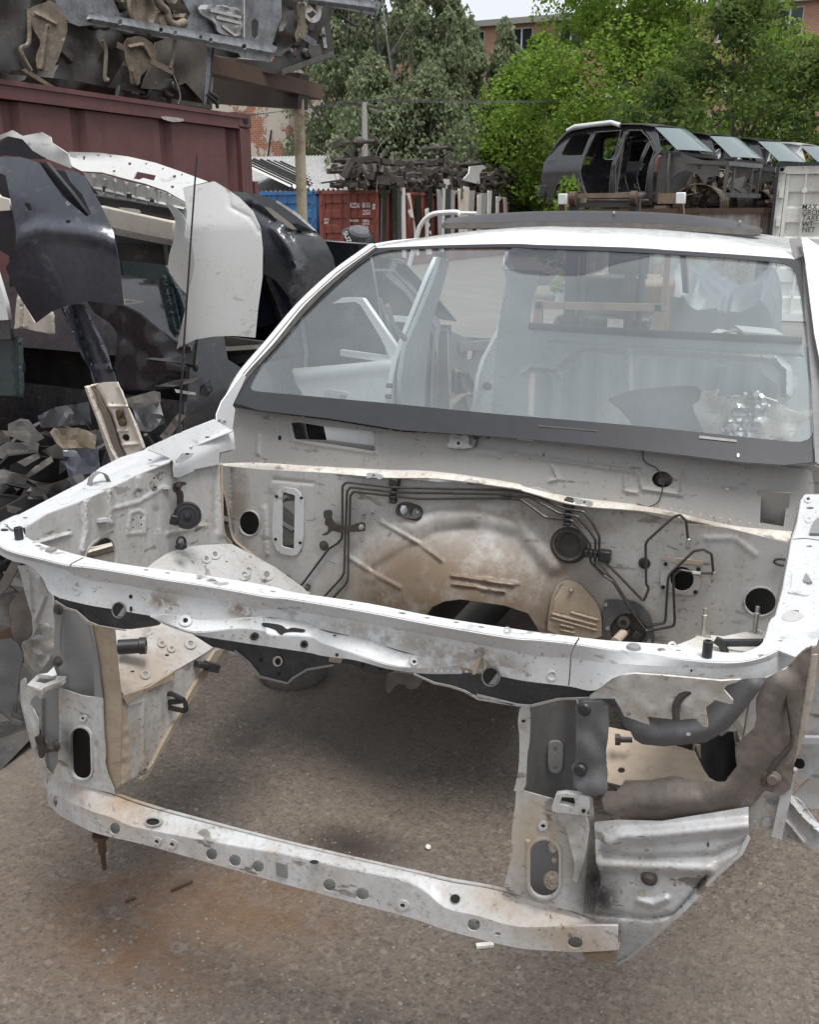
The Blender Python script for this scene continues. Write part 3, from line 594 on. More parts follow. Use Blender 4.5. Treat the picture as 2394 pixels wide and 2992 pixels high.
for cx, cy, rx, ry, f in ((248,725,57,68,'G'),(1428,880,79,71,'H')):
    sheet('hole_lip', None, ell(*px(f, [(cx, cy)])[0], rx*FRS[f][2]*1.07, ry*FRS[f][2]*1.07, 26), off(FW, .003), W_APRON, fire, holes=[ell(*px(f, [(cx, cy)])[0], rx*FRS[f][2]*.99, ry*FRS[f][2]*.99, 26)], thick=.006)
for f_, x_, y_, r_ in (('G',248,725,80),('H',1428,880,95),('H',1030,765,75),('H',460,592,75)):
    sheet('dark_interior_disc', None, ell(*px(f_, [(x_, y_)])[0], r_*FRS[f_][2], r_*FRS[f_][2], 20), off(FWS, -.045), VOID, fire, thick=0, smooth=0)  # near-black discs stand in for the dark interior behind the openings
plate = sheet('vent_gasket_plate', None, chaikin(px('G', [(385,520),(555,537),(550,917),(372,887)]), 2), off(FW, .006), W_RAIL, fire, holes=[fw_holes[1]], thick=.005)
for x, y in ((399,577),(538,585),(393,816),(531,836)): hole('bolt_hole', 'G', x, y, 9, 9, off(FW, .009), VOID, plate)
brk = sheet('booster_plate', None, chaikin(px('H', [(925,658),(1122,668),(1120,858),(918,830)]), 2), off(FW, .004), W_APRON, fire, holes=[fw_holes[2]], thick=.004)
for x, y in ((947,691),(1113,718),(934,808),(1098,833)): hole('bolt_hole', 'H', x, y, 11, 11, off(FW, .007), VOID, brk)
sheet('peeled_gasket', 'H', [(925,650),(1000,662),(1140,675),(1135,700),(1080,690),(1010,690),(960,672),(930,668)], off(FW, .006), TAN2, brk, thick=.002)
def grommet(fr, x, y, ro, ri, n=26, name='rubber_grommet'):
    c = pt(fr, x, y, FW); k = np.linalg.norm(c-CP)/FPX*FRS[fr][2]*1.08; ro *= k; ri *= k
    return lathe(name, [(ro, -.002), (ro, .004), (ro*.94, .010), (ri*1.25, .013), (ri*1.12, .016), (ri, .014), (ri*.93, .004), (ri*.95, -.02)], RUBBER, fire, c, (0, -1, .1), n)
g1 = grommet('H', 458, 592, 88, 62)
sheet('grommet_far_side', 'H', [(430,560),(470,545),(510,580),(470,600),(500,610),(470,630)], off(FW, -.03), STEEL, g1, thick=.002)
c_ = px('G', [(1145,660)])[0]
dg = sheet('double_grommet', None, chaikin(px('G', [(1070,650),(1085,612),(1130,608),(1200,628),(1217,655),(1210,695),(1180,712),(1110,695),(1075,680)]), 2), off(FW, .008), RUBBER, fire, holes=[ell(*px('G', [(1113,652)])[0], 14, 16, 16), ell(*px('G', [(1178,672)])[0], 14, 16, 16)], thick=.014)
for x, y in ((1126,645),(1190,660)): sheet('cable_end', 'G', [(x-8,y-10),(x+8,y-6),(x+6,y+14),(x-6,y+10)], off(FW, .002), STEEL, dg, thick=.002)
pad = sheet('footwell_pad', 'H', [(345,1040),(352,960),(368,860),(400,790),(450,770),(510,790),(590,880),(622,950),(626,1080)], off(FW, .012), W_TAN, fire, g=5, sm=1, thick=.004,
      relief=ribfn([(px('H', [(375,945),(590,1000)]), 6, .006), (px('H', [(470,938),(600,975)]), 5, .006), (px('H', [(372,965),(590,1025)]), 5, .006), (px('H', [(415,1000),(480,1015)]), 5, .006), (px('H', [(415,1025),(480,1040)]), 5, .006), (px('H', [(360,980),(380,870),(420,800)]), 6, -.004)]))
lathe('stud', [(.006, 0), (.005, .012), (.003, .014), (.001, .014)], STEEL, pad, pt('H', 472, 822, off(FW, .014)), (0, -1, .2), 8)
scp = sheet('steering_seal_plate', 'H', [(632,880),(650,868),(780,872),(830,900),(870,950),(886,1010),(888,1110),(630,1090)], off(FW, .010), paint('pitted_black_plate', (.075, .077, .08), .6, .5, (.16, .15, .14), 40, 0, .0), fire, sm=1, thick=.005, holes=[ell(*px('H', [(760,1025)])[0], 54, 50, 22)])
sheet('steering_opening', None, ell(*px('H', [(760,1025)])[0], 55, 51, 22), off(FW, .004), RUBBER, scp, thick=0)
cc = pt('H', 742, 1030, off(FW, .02))
lathe('steering_joint', [(.014, -.01), (.016, .0), (.016, .012), (.010, .014), (.010, .03), (.001, .03)], DMETAL, scp, cc, (-.2, -1, -.1), 12)
tube('steering_shaft', [cc, pt('H', 690, 1085, off(FW, .10))], .012, TAN2, scp, n=12)
lathe('joint_yoke', [(.016, -.008), (.018, .0), (.016, .008), (.008, .009), (.007, .002), (.001, .002)], DMETAL, scp, pt('H', 735, 985, off(FW, .03)), (.1, -1, .2), 14)
box('joint_block', pt('H', 800, 1050, off(FW, .02)), (.022, .015, .022), DMETAL, scp, (0, .5, .2), .003)
for x, y in ((645,895),(655,1015),(865,1080)): lathe('bolt', [(.007, 0), (.006, .006), (.001, .007)], STEEL, scp, pt('H', x, y, off(FW, .012)), (0, -1, 0), 6)
# gearbox tunnel behind the opening, floor pan
tun = []
for dy, k in ((0, 1.), (.25, .9), (.9, .75), (1.9, .72)):
    tun.append([FWS(*q)*np.array([1, 1, 1])+np.array([0, dy, 0]) for q in px('K', [(1000,420),(1030,220),(1080,140),(1150,108),(1240,97),(1430,120),(1600,162),(1650,200),(1700,300),(1720,420)])])
grid('gearbox_tunnel', tun, RUBBER, car, thick=.003)
for x0, x1 in ((-1.56, -.86), (-.42, -.02)):
    grid('floor_pan', [[(x, 2.38+dy, z) for x in np.linspace(x0, x1, 5)] for dy, z in ((0, .58), (.25, .46), (.9, .44), (2.4, .46))], RUBBER, car, thick=.003)
for x, nm in ((-1.59, 'sill'), (.03, 'sill')): box(nm, (x, 3.6, .47), (.10, 2.5, .16), W_BODY, car, bevel=.02)
bar('floor_bracket', (-.93, 2.36, .50), (-.74, 2.36, .50), .02, .03, TAN2, car)
sheet('hanging_tab', 'T2', [(930,560),(1180,585),(1130,660),(1090,675),(1060,668),(1050,645),(1000,640),(985,650),(945,700),(925,685)], PY(2.0), RUBBER, car, sm=1, thick=.006)
# studs on firewall
for x, y in ((889,672),(938,664)): lathe('stud', [(.006, 0), (.006, .004), (.003, .005), (.003, .014), (.001, .014)], STEEL, fire, pt('G', x, y, FW), (0, -1, .1), 8)
lathe('rubber_plug', [(.016, 0), (.015, .004), (.008, .005), (.007, .008), (.001, .008)], RUBBER, fire, pt('G', 667, 850, FW), (0, -1, 0), 16)
lathe('rubber_plug', [(.016, 0), (.015, .004), (.010, .006), (.001, .006)], BLACKPL, fire, pt('H', 840, 685, FW), (0, -1, 0), 16)
c_ = pt('H', 1538, 674, FW); tube('rubber_loop', [c_+np.array([.018*math.cos(a), -.012, .008*math.sin(a)]) for a in np.linspace(0, 6.28, 15)], .003, BLACKPL, fire, n=6)
# brake pipes
def pipe(fr_pts, o, r=.0034, name='brake_pipe', rad=.12):
    p = []
    for fr, l, oo in fr_pts: p += [pt(fr, x, y, off(FW, oo)) for x, y in l]
    return tube(name, rnd_corners(p, rad), r, PIPE, fire, n=7)
pipe([('G', [(768,740),(768,520),(790,497),(1060,527),(1700,540)], .03), ('H', [(100,314),(250,330),(430,410),(530,425),(575,480),(612,550),(610,640)], .03)], 0)
pipe([('G', [(787,740),(794,550),(812,525),(1060,553),(1725,565)], .03), ('H', [(100,340),(260,352),(410,435),(500,448),(560,520),(592,570),(588,690),(640,740)], .03)], 0)
pipe([('G', [(808,740),(812,575),(830,550),(1060,575),(1200,590),(1725,585)], .03), ('H', [(100,357),(215,365),(340,455),(470,468),(530,540),(565,590),(566,680),(630,745),(680,780),(790,950),(850,1032),(995,1003),(985,750),(1020,720),(1110,738)], .03)], 0)
pipe([('G', [(768,760),(765,810),(740,840),(690,870),(545,1065),(500,1105)], .02)], 0)
pipe([('G', [(785,760),(778,1000),(760,1035),(640,1165)], .02)], 0)
pipe([('G', [(802,760),(800,1040),(780,1075),(690,1170)], .02)], 0)
pipe([('H', [(640,680),(700,740),(835,880),(862,815),(848,790),(845,580),(990,450),(1020,442),(1050,470),(1062,580)], .022)], 0)
pipe([('H', [(600,690),(680,770),(770,910),(850,1003),(945,990),(960,750),(1090,625),(1140,617),(1180,640),(1190,740)], .026)], 0)
pipe([('H', [(1110,738),(1185,738)], .03)], 0, .0028)
for f, x, y in (('H',1062,588),('H',1188,752)): lathe('pipe_nut', [(.0035, -.014), (.006, -.012), (.006, .008), (.004, .010), (.004, .018), (.001, .018)], STEEL, fire, pt(f, x, y, off(FW, .024)), (0, -.05, -1), 8)
lathe('pipe_nut', [(.006, -.010), (.006, .010), (.003, .011), (.001, .011)], STEEL, fire, pt('H', 1104, 738, off(FW, .03)), (1, 0, 0), 8)
for f, x, y in (('G',1062,500),('H',458,386)):
    c_ = pt(f, x, y, off(FW, .012)); bp = box('pipe_clip', c_, (.026, .03, .030), BLACKPL, fire, (0, .1, 0), .003)
    for dz in (-.024, -.038, -.050): box('clip_tooth', c_+np.array([0, -.012, dz]), (.018, .022, .010), BLACKPL, bp, (0, .1, 0), .002)
c_ = pt('H', 640, 648, off(FW, .012)); bp = box('pipe_clip', c_, (.03, .03, .030), BLACKPL, fire, (0, 0, 0), .003)
for dx in (-.022, -.034, -.046): box('clip_tooth', c_+np.array([dx, -.012, .005]), (.009, .022, .02), BLACKPL, bp, bevel=.002)
sheet('pipe_bracket', 'G', [(665,655),(700,650),(712,665),(705,700),(740,735),(800,742),(870,720),(895,722),(893,770),(870,772),(800,775),(760,780),(715,765),(680,795),(650,790),(690,770),(688,740),(672,735),(675,700),(665,690)], off(FW, .035), DMETAL, fire, sm=1, thick=.006)
lathe('bolt', [(.009, 0), (.009, .006), (.004, .008), (.001, .009)], STEEL, fire, pt('G', 878, 747, off(FW, .037)), (0, -1, .1), 6)
for x, y in ((500,1098),(570,1085),(455,1035)): box('pipe_holder', pt('G', x, y, off(FW, .015)), (.014, .02, .014), DMETAL, fire, (.3, .5, .2), .002)

# ---- cowl panel with the fresh-air opening, gutter lip
COWL = YF(lambda x, z: 2.40+.34*(z-1.06)+.11*((x+.78)/.8)**2-.045, 2.4)
cow_top = px('G', [(60,180),(150,75),(300,100),(700,150),(1100,215),(1725,246)])+px('H', [(200,60),(430,80),(830,120),(1330,180),(1550,196),(1690,215)])
cow_bot = px('H', [(1700,540),(1600,530),(1250,492),(870,402),(480,352),(240,300)])+px('G', [(1725,502),(1300,440),(1000,428),(600,408),(280,388),(60,396)])
vent = px('G', [(482,165),(520,160),(650,182),(930,212),(944,230),(955,318),(935,322),(640,275),(515,262),(500,250)])
wip = ell(*px('H', [(930,262)])[0], 52*.576, 41*.576, 22, .1)
notch = px('H', [(1432,338),(1445,328),(1565,338),(1545,500),(1425,480)])
cow_rib = ribfn([(px('G', [(500,262),(620,285),(960,335),(965,225)]), 9, .006), (px('H', [(130,130),(810,225),(830,310),(1030,340),(1035,230)]), 9, .007), (px('H', [(370,190),(400,260),(360,270)]), 8, .006), (px('H', [(740,250),(740,320),(800,330)]), 8, .006), (px('G', [(300,230),(295,340)]), 8, .008), (px('H', [(0,120),(100,130)]), 16, .008)])
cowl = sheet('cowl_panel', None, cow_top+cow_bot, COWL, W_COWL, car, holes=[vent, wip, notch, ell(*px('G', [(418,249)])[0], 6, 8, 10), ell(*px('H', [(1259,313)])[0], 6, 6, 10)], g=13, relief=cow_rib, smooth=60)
sheet('vent_opening_lip', None, [(u+(u-px('G', [(720,245)])[0][0])*.05, v_+(v_-px('G', [(720,245)])[0][1])*.12) for u, v_ in vent], off(COWL, .003), W_COWL, cowl, holes=[vent], thick=.005)
sheet('vent_bright_sheet', 'G', [(660,160),(1000,200),(1000,340),(690,300)], YF(lambda x, z: 2.452, 2.5), W_BODY, cowl)  # white sheet set close behind the vent for bright sky seen through it
sheet('vent_inner_floor', 'G', [(470,255),(700,262),(960,296),(1000,345),(470,290)], YF(lambda x, z: 2.44, 2.5), W_COWL, cowl)
sheet('notch_pocket', 'H', [(1420,320),(1580,330),(1560,510),(1415,490)], YF(lambda x, z: 2.43+.3*(1.15-z), 2.45), W_COWL, cowl)
sheet('wiper_pivot_back', None, ell(*px('H', [(930,262)])[0], 36, 30), off(COWL, -.05), VOID, cowl, thick=0)
lathe('wiper_pivot', [(.022, 0), (.022, .01), (.012, .012), (.010, .03), (.001, .03)], DMETAL, cowl, pt('H', 935, 268, off(COWL, -.03)), (0, -1, .2), 14)
tube('stray_wire', [off(COWL, .01)(*q) for q in crom(px('H', [(832,118),(834,160),(860,185),(900,205),(935,260),(930,320),(910,375),(860,400),(800,385)]), 4)], .0015, BLACKPL, cowl, n=5)
sheet('hood_hinge_tab', 'G', [(1345,300),(1375,260),(1365,230),(1390,225),(1430,240),(1465,225),(1480,250),(1475,285),(1510,300),(1440,310)], off(COWL, .012), W_APRON, cowl, sm=1, g=8, relief=lambda u, v_: .012*max(0, 1-((u-1340)/22)**2-((v_-1297)/18)**2))
hole('bolt_hole', 'G', 1418, 278, 9, 9, off(COWL, .024), VOID, cowl)
tube('rubber_cord', [off(COWL, .012)(*q) for q in px('G', [(1500,230),(1512,255),(1530,240),(1520,280),(1512,300)])], .003, BLACKPL, cowl, n=5)
lip_a = px('G', [(60,396),(280,388),(600,408),(1000,428),(1300,440),(1725,502)])+px('H', [(240,302),(480,354),(870,402),(1250,492),(1600,530)])
lip_b = px('G', [(85,418),(330,432),(600,440),(1000,472),(1300,478),(1725,532)])+px('H', [(240,325),(500,395),(870,430),(1250,512),(1590,585)])
lc_a = [off(COWL, .002)(*q) for q in lip_a]; lc_b = [cyl_range(a, b, -.045) for a, b in zip(lc_a, lip_b)]
lc_m = [(a+b)/2+np.array([0, 0, .004]) for a, b in zip(lc_a, lc_b)]
gut = grid('cowl_gutter', Loft([lc_a, lc_m, lc_b], 6, 4).rows, paint('dirty_gutter', (.66, .64, .59), .6, .6, (.30, .22, .15), 12, 0, .8, thr=.47, blobs=[((-.2, 2.3, 1.03), (.3, .15, .05), 1.)], bcol=(.13, .08, .05)), car, thick=.003)
for f, q in (('G', [(905,440),(990,450),(1000,470),(975,482),(960,470),(930,468),(905,476)]), ('H', [(475,350),(520,360),(580,370),(578,395),(555,402),(540,388),(510,385),(495,390)])):
    tb = sheet('gutter_tab', f, q, cyl_tab if False else YF(lambda x, z: 2.29, 2.3), W_BAR, gut, sm=1, thick=.004)
for f, x, y in (('G',942,458),('H',535,377)): hole('bolt_hole', f, x, y, 6, 5, YF(lambda x, z: 2.287, 2.3), VOID, gut)

# ---- windscreen, border, pillars, roof
WS = YF(lambda x, z: 2.43+1.385*(z-1.2)+.11*((x+.78)/.8)**2-.06, 2.6)
g_out = px('T7', [(165,1108),(250,960),(420,770),(600,565),(780,395),(960,243),(1300,228),(1725,219)])+px('T8', [(300,30),(700,42),(1200,72),(1560,98),(1638,112)])+[(2352,900),(2368,1120),(2380,1351)]+px('H', [(1550,190),(1330,176),(830,116),(430,76),(0,40)])+px('G', [(1100,206),(700,142),(300,95),(190,62)])
g_in = px('T7', [(255,1035),(248,1000),(330,860),(480,690),(660,510),(840,350),(975,256),(1310,242),(1725,236)])+px('T8', [(300,48),(700,62),(1200,92),(1540,120),(1600,150),(1630,260),(1670,560),(1700,850),(1702,950),(1680,1010),(1620,1030),(1400,1008),(800,945),(0,878)])+px('T7', [(1080,1115),(500,1062),(300,1045)])
tg = NT('dusty_hazed_windscreen_glass'); tg.t.nodes.remove(tg.b)
tr = tg.n('ShaderNodeBsdfTransparent'); tr.inputs[0].default_value = (.86, .93, .92, 1)
gl = tg.n('ShaderNodeBsdfGlossy'); gl.inputs['Roughness'].default_value = .03
df = tg.n('ShaderNodeBsdfDiffuse'); df.inputs[0].default_value = (.56, .63, .67, 1)  # bluish veil: dust plus sky haze put into the colour
lw = tg.n('ShaderNodeLayerWeight'); lw.inputs[0].default_value = .5
m1 = tg.n('ShaderNodeMixShader'); m2 = tg.n('ShaderNodeMixShader')
du = tg.ramp(tg.noise(2.2, 6, .6), [(.3, .08), (.7, .17)])
tg.l(du, m1.inputs[0]); tg.l(tr.outputs[0], m1.inputs[1]); tg.l(df.outputs[0], m1.inputs[2])
tg.l(tg.math('ADD', tg.math('MULTIPLY', tg.math('POWER', lw.outputs['Facing'], 4.), .9), .12), m2.inputs[0]); tg.l(m1.outputs[0], m2.inputs[1]); tg.l(gl.outputs[0], m2.inputs[2]); tg.l(m2.outputs[0], tg.out.inputs[0])
GLASS = tg.m
ws = empty('windscreen', (-.78, 2.7, 1.4), None, None); adopt(ws, car)
sheet('glass', None, g_out, WS, GLASS, ws, g=24, thick=0, smooth=80)
sheet('black_border', None, g_out, off(WS, .009), FRIT, ws, holes=[chaikin(g_in)], g=24, thick=.002)
DOTS = NT('dotted_mirror_border'); dt_ = DOTS.n('ShaderNodeBsdfTransparent'); dm_ = DOTS.n('ShaderNodeMixShader'); dm_.inputs[0].default_value = .62; DOTS.col((.05, .05, .065)); DOTS.rough(.3)
DOTS.l(dt_.outputs[0], dm_.inputs[1]); DOTS.l(DOTS.b.outputs[0], dm_.inputs[2]); DOTS.l(dm_.outputs[0], DOTS.out.inputs[0])
sheet('mirror_dot_screen', 'T8', [(130,40),(130,140),(240,175),(560,178),(680,120),(900,75),(960,50),(700,36)], off(WS, .006), DOTS.m, ws, g=24, thick=0, sm=1)
sheet('mirror_mount', 'T8', [(292,228),(310,185),(340,175),(370,185),(362,215),(340,232)], off(WS, -.004), BLACKPL, ws, sm=1)
sheet('serial_plate', 'T8', [(1118,994),(1308,1016),(1306,1028),(1116,1008)], off(WS, .013), GREYMET, ws, thick=.001)
sheet('glass_chip', None, ell(*px('T8', [(1315,1094)])[0], 4, 6, 9), off(WS, .013), W_BODY, ws, thick=.001)
sheet('washer_stain', 'T8', [(300,940),(600,968),(600,974),(300,948)], off(WS, .0125), RUBBER, ws, thick=.0005)
a_in = px('T7', [(150,1125),(245,965),(415,772),(597,560),(778,390),(965,240)])
a_mid = px('T7', [(135,1115),(222,955),(385,775),(560,560),(750,385),(950,240)])
a_out = px('T7', [(125,1095),(205,942),(350,760),(530,555),(730,370),(945,215)])
ap1 = [off(WS, .012)(*q) for q in a_in]; ap2 = [off(WS, .014)(*q) for q in a_mid]; ap3 = [off(WS, -.06)(*q) for q in a_out]
grid('windscreen_seal', Loft([ap1, ap2], 5, 2).rows, RUBBER, ws, thick=.004)
pilL = grid('front_pillar', Loft([ap2, [a*.5+b*.5+np.array([-.012, -.012, .006]) for a, b in zip(ap2, ap3)], ap3], 5, 4).rows, W_BODY, car, thick=.003, smooth=70)
seam('pillar_trim', 'T7', [(215,945),(370,765),(545,556),(740,378),(955,225)], off(WS, .014), RUSTPAINT, pilL, .004)
# pillar foot / hinge post
sheet('pillar_foot', None, px('T7', [(60,1246),(62,1170),(90,1100),(205,945),(225,960),(150,1120),(165,1140),(150,1246)])+px('E', [(1690,760),(1600,700),(1545,600)]), PX(-1.56), W_BODY, car, thick=.004, g=16)
for x, y in ((75,155),(105,160)): washer('G', x, y, 15, PX(-1.553), pilL, W_RAIL, RUSTPAINT)
# roof
fe = px('T7', [(945,218),(960,243),(1300,228),(1725,219)])+px('T8', [(300,30),(700,42),(1200,72),(1560,98),(1600,104)])
FE = [WS(*q) for q in fe]; FE[0] = FE[1]+np.array([-.06, .05, -.012])
FEs = crom(FE, 4)
rows = []
for dy, dz in ((0, 0), (.02, .012), (.10, .030), (.25, .046), (.5, .056), (.9, .06), (1.4, .045), (1.75, .005), (1.85, -.06)):
    rows.append([p+np.array([(.0 if 1 else 0), dy, dz*(1-.55*min(1, abs((p[0]+.72)/.68))**3)]) for p in FEs])
roof = grid('roof', rows, W_BODY, car, thick=.004, smooth=60)
rl = [np.array(r[0])+np.array([-.01, 0, 0]) for r in rows]
tube('roof_drip_rail', rl, .012, W_BODY, roof, n=8)
rr = [np.array(r[-1]) for r in rows]
tube('roof_drip_rail', [p+np.array([.02, 0, -.004]) for p in rr], .016, RUSTPAINT, roof, n=8)
# raised visor at the sunroof
vb = px('V', [(928,470),(932,480),(1000,482),(1150,480),(1300,483),(1450,488),(1585,496),(1602,488)])
vt = px('V', [(935,462),(960,459),(1040,451),(1150,446),(1300,446),(1430,452),(1540,466),(1596,480)])
VB = [PY(3.40)(*q) for q in vb]; VT = [PY(3.50)(*q) for q in vt]
VB[0] = VB[0]+np.array([0, .10, 0]); VB[-1] = VB[-1]+np.array([0, .10, 0])
VM = [a*.75+b*.25+np.array([0, -.005, .006]) for a, b in zip(VB, VT)]; VK = [b+np.array([0, .30, -.015]) for b in VT]
VIS = plain('smoked_visor_plastic', (.032, .030, .033), .38, var=.15, scale=8, bump=0)
vis = grid('sunroof_visor', Loft([VM, VT, VK], 5, 5).rows, VIS, roof, thick=.004, smooth=70)
grid('visor_rubber_skirt', Loft([VB, VM], 5, 2).rows, RUBBER, roof, thick=.004)
for x, y in ((1293,448),(1558,468)): lathe('visor_bolt', [(.006, 0), (.006, .004), (.003, .008), (.001, .008)], STEEL, vis, pt('V', x, y+2, PY(3.47)), (0, -.4, 1), 8)
# right pillar and door frame edge
sheet('front_pillar_trim', None, px('T8', [(1575,0),(1632,0),(1640,104),(1650,115),(1700,500)])+[(2394,1010),(2394,1360),(2383,1352),(2371,1120),(2354,900)]+px('T8', [(1636,112),(1600,100),(1588,60)]), YF(lambda x, z: 2.40+1.385*(z-1.2)+.06, 2.6), RUSTPAINT, car, g=30, thick=.006)
sheet('front_pillar', None, px('T8', [(1636,0),(1660,-4),(1725,40)])+[(2440,760),(2440,1400)]+px('T8', [(1745,700),(1700,480),(1655,120),(1645,60)]), YF(lambda x, z: 2.36+1.385*(z-1.2)+.06, 2.6), W_BODY, car, g=40, thick=.01)
# ---- inside: centre and rear pillars, rear bulkhead, open rear door
SIDE = PX(-1.50)
sheet('centre_pillar', 'T7', [(1290,290),(1305,292),(1290,360),(1210,560),(1110,790),(1085,950),(1082,1115),(1018,1105),(1040,960),(1060,870),(1110,720),(1240,400)], PX(-1.53), W_BODY, car, g=30, thick=.02)
sheet('centre_pillar_inner', 'T7', [(1305,295),(1360,300),(1330,420),(1260,650),(1235,820),(1218,1000),(1215,1132),(1083,1115),(1086,950),(1112,790),(1212,560),(1288,370)], PX(-1.50), INNER, car, g=30, thick=.02)
sheet('rear_pillar', None, px('T7', [(1690,260),(1725,390),(1690,500),(1640,700),(1555,860),(1525,960),(1502,1155),(1600,1165),(1612,950),(1660,760),(1725,600)])+px('T8', [(130,300),(150,180),(125,150)]), PX(-1.52), W_BODY, car, thick=.02)
BK = PY(4.55)
bulk = px('T8', [(125,150),(330,160),(275,290),(255,440),(900,480),(1640,515),(1690,800),(1725,1060),(1400,1060),(500,1000),(60,930),(75,700),(100,420),(150,230)])
bh = [px('T8', [(405,930),(410,760),(430,680),(490,640),(520,580),(560,565),(620,568),(650,590),(655,620),(700,628),(728,650),(725,780),(640,800),(600,860),(600,960)]), px('T8', [(795,770),(795,660),(830,600),(900,595),(1160,610),(1200,645),(1280,648),(1300,612),(1420,618),(1440,680),(1510,730),(1530,800),(1480,820),(900,900),(800,870)]), px('T8', [(255,700),(270,668),(340,670),(375,700),(378,800),(365,910),(250,890)])]
bk = sheet('rear_bulkhead', None, bulk, BK, INNER, car, holes=bh, g=26, relief=ribfn([(px('T8', [(400,640),(470,570),(520,545),(900,560),(1500,600),(1560,660),(1560,780)]), 16, .03), (px('T8', [(760,570),(760,760)]), 14, .03), (px('T8', [(220,680),(260,645),(400,660),(410,700)]), 10, .02), (px('T8', [(360,520),(1000,550),(1640,590)]), 7, -.012)]), thick=.006)
corrL = [[], []]
for i in range(48):
    x_ = -1.5+i*.034; o_ = (0, .006, .006, 0)[i % 4]; corrL[0].append((x_, 5.5+o_, .40)); corrL[1].append((x_, 5.5+o_, 1.10))
grid('boot_panel', corrL, paint('grey_boot_panel', (.19, .215, .23), .6, .3, (.2, .2, .2), 3, .2, .2), car, thick=.004, smooth=0)
tube('window_ledge', [PY(4.53)(*q) for q in px('T8', [(255,440),(900,480),(1640,515)])], .018, BLACKPL, bk, n=8)
sheet('torn_insulation', 'T8', [(600,925),(615,860),(650,815),(720,870),(780,945),(770,960),(600,945)], PY(4.1), W_PAN, car, sm=1, thick=.01)
sheet('insulation_mat', 'T8', [(640,815),(760,765),(1090,735),(1160,790),(1075,840),(1170,960),(1165,1020),(780,975),(720,870)], PY(4.2), plain('dark_felt', (.10, .11, .115), .9), car, sm=1, thick=.012)
sheet('torn_insulation', 'T8', [(1075,840),(1120,820),(1130,760),(1180,770),(1220,750),(1200,800),(1330,790),(1480,800),(1600,880),(1700,860),(1690,900),(1605,960),(1560,1060),(1165,1020)], PY(4.15), W_PAN, car, sm=1, g=20, relief=lambda u, v_: .03*mnoise.noise((u*.02, v_*.02, 1)), thick=.01)
FOIL = plain('crumpled_foil', (.55, .56, .56), .35, metal=.9, var=.1)
sheet('foil_sheet', 'T8', [(1215,1015),(1250,900),(1300,850),(1340,775),(1410,765),(1450,790),(1480,850),(1440,930),(1380,1020),(1300,1040)], PY(4.05), FOIL, car, g=9, relief=lambda u, v_: .03*mnoise.noise((u*.02, v_*.05, 1))+.012*mnoise.noise((u*.09, v_*.05, 5)), thick=.002, smooth=20)
dr = P3((-1.53, 3.85, 1), (-2.4, 4.25, 1), (-1.53, 3.85, 1.5))
door = empty('rear_door', (-1.9, 4.0, .5), None, None); adopt(door, car)
sheet('door_skin', 'T7', [(1065,868),(1050,1000),(1030,1200),(560,1160),(560,1060),(525,1000),(500,930),(505,912),(760,895)], dr, W_BODY, door, g=40, relief=ribfn([(px('T7', [(540,960),(1050,900)]), 22, .012)]), thick=.03)
sheet('window_frame', 'T7', [(1060,865),(1085,800),(960,620),(890,520),(780,515),(720,550),(850,540),(880,560),(985,730),(1050,862)], off(dr, -.02), W_BODY, door, thick=.02)
sheet('door_handle', 'T7', [(672,1035),(690,1030),(800,1045),(805,1060),(780,1070),(740,1062),(672,1078)], off(dr, .014), W_RAIL, door, sm=1, thick=.02)
sheet('handle_recess', None, ell(*px('T7', [(770,1072)])[0], 11, 6), off(dr, .03), GREYMET, door, thick=.001)
bar('window_channel', pt('T7', 765, 825, off(dr, -.02)), pt('T7', 1050, 865, off(dr, -.02)), .02, .03, W_RAIL, door)
for x, y in ((1018,1010),(1012,1070)): lathe('door_striker', [(.01, 0), (.01, .02), (.001, .02)], DMETAL, car, pt('T7', x, y, PX(-1.51)), (1, 0, 0), 8)
tube('seat_belt_strap', [pt('T7', x, y, PX(-1.49)) for x, y in ((1020,560),(1045,650),(1080,710),(1120,750))], .012, TAN2, car, n=6)
lathe('door_latch', [(.02, -.02), (.022, .0), (.015, .02), (.001, .02)], DMETAL, car, pt('T7', 1583, 1015, PX(-1.49)), (1, -1, 0), 10)

# ---- lower crossmember
b1 = px('T4', [(350,858),(430,935),(540,995),(650,1050),(790,1092),(920,1120),(1120,1170),(1725,1340)])+px('L', [(1200,405),(1450,472),(1725,545)])+px('J', [(0,1362),(150,1402),(330,1445),(500,1460),(640,1465),(798,1455)])
b2 = px('T4', [(335,745),(430,805),(540,862),(650,905),(790,950),(930,1012),(1150,1062),(1725,1168)])+px('L', [(1200,282),(1450,338),(1725,400)])+px('J', [(0,1262),(150,1300),(330,1350),(500,1352),(640,1345),(800,1345)])
b3 = px('T4', [(330,690),(420,690),(520,700),(640,735),(830,800),(950,845),(1150,908),(1725,1062)])+px('L', [(1200,238),(1450,298),(1725,360)])+px('J', [(20,1145),(200,1175),(420,1232),(560,1275),(690,1325),(800,1328)])
yl = [1.47,1.44,1.415,1.40,1.39,1.39,1.39,1.39,1.39,1.39,1.39,1.39,1.39,1.39,1.39,1.39,1.39]
LBS = YF(lambda x, z: 1.392+.75*max(0, -1.34-x)**1.3, 1.4)
B1 = [LBS(*q) for q in b1]; B2 = [LBS(*q) for q in b2]
B3 = [PZ(max(p[2]+.006, .575))(*q) for p, q in zip(B2, b3)]
for k in range(len(B3)):
    if B3[k][1] < B2[k][1]+.012: B3[k] = PY(B2[k][1]+.03)(*b3[k])
cm = empty('lower_crossmember', (-.8, 1.4, .5), None, None); adopt(cm, car)
Lb = Loft([B1, B2], 4, 5); Lt = Loft([B2, B3], 4, 5)
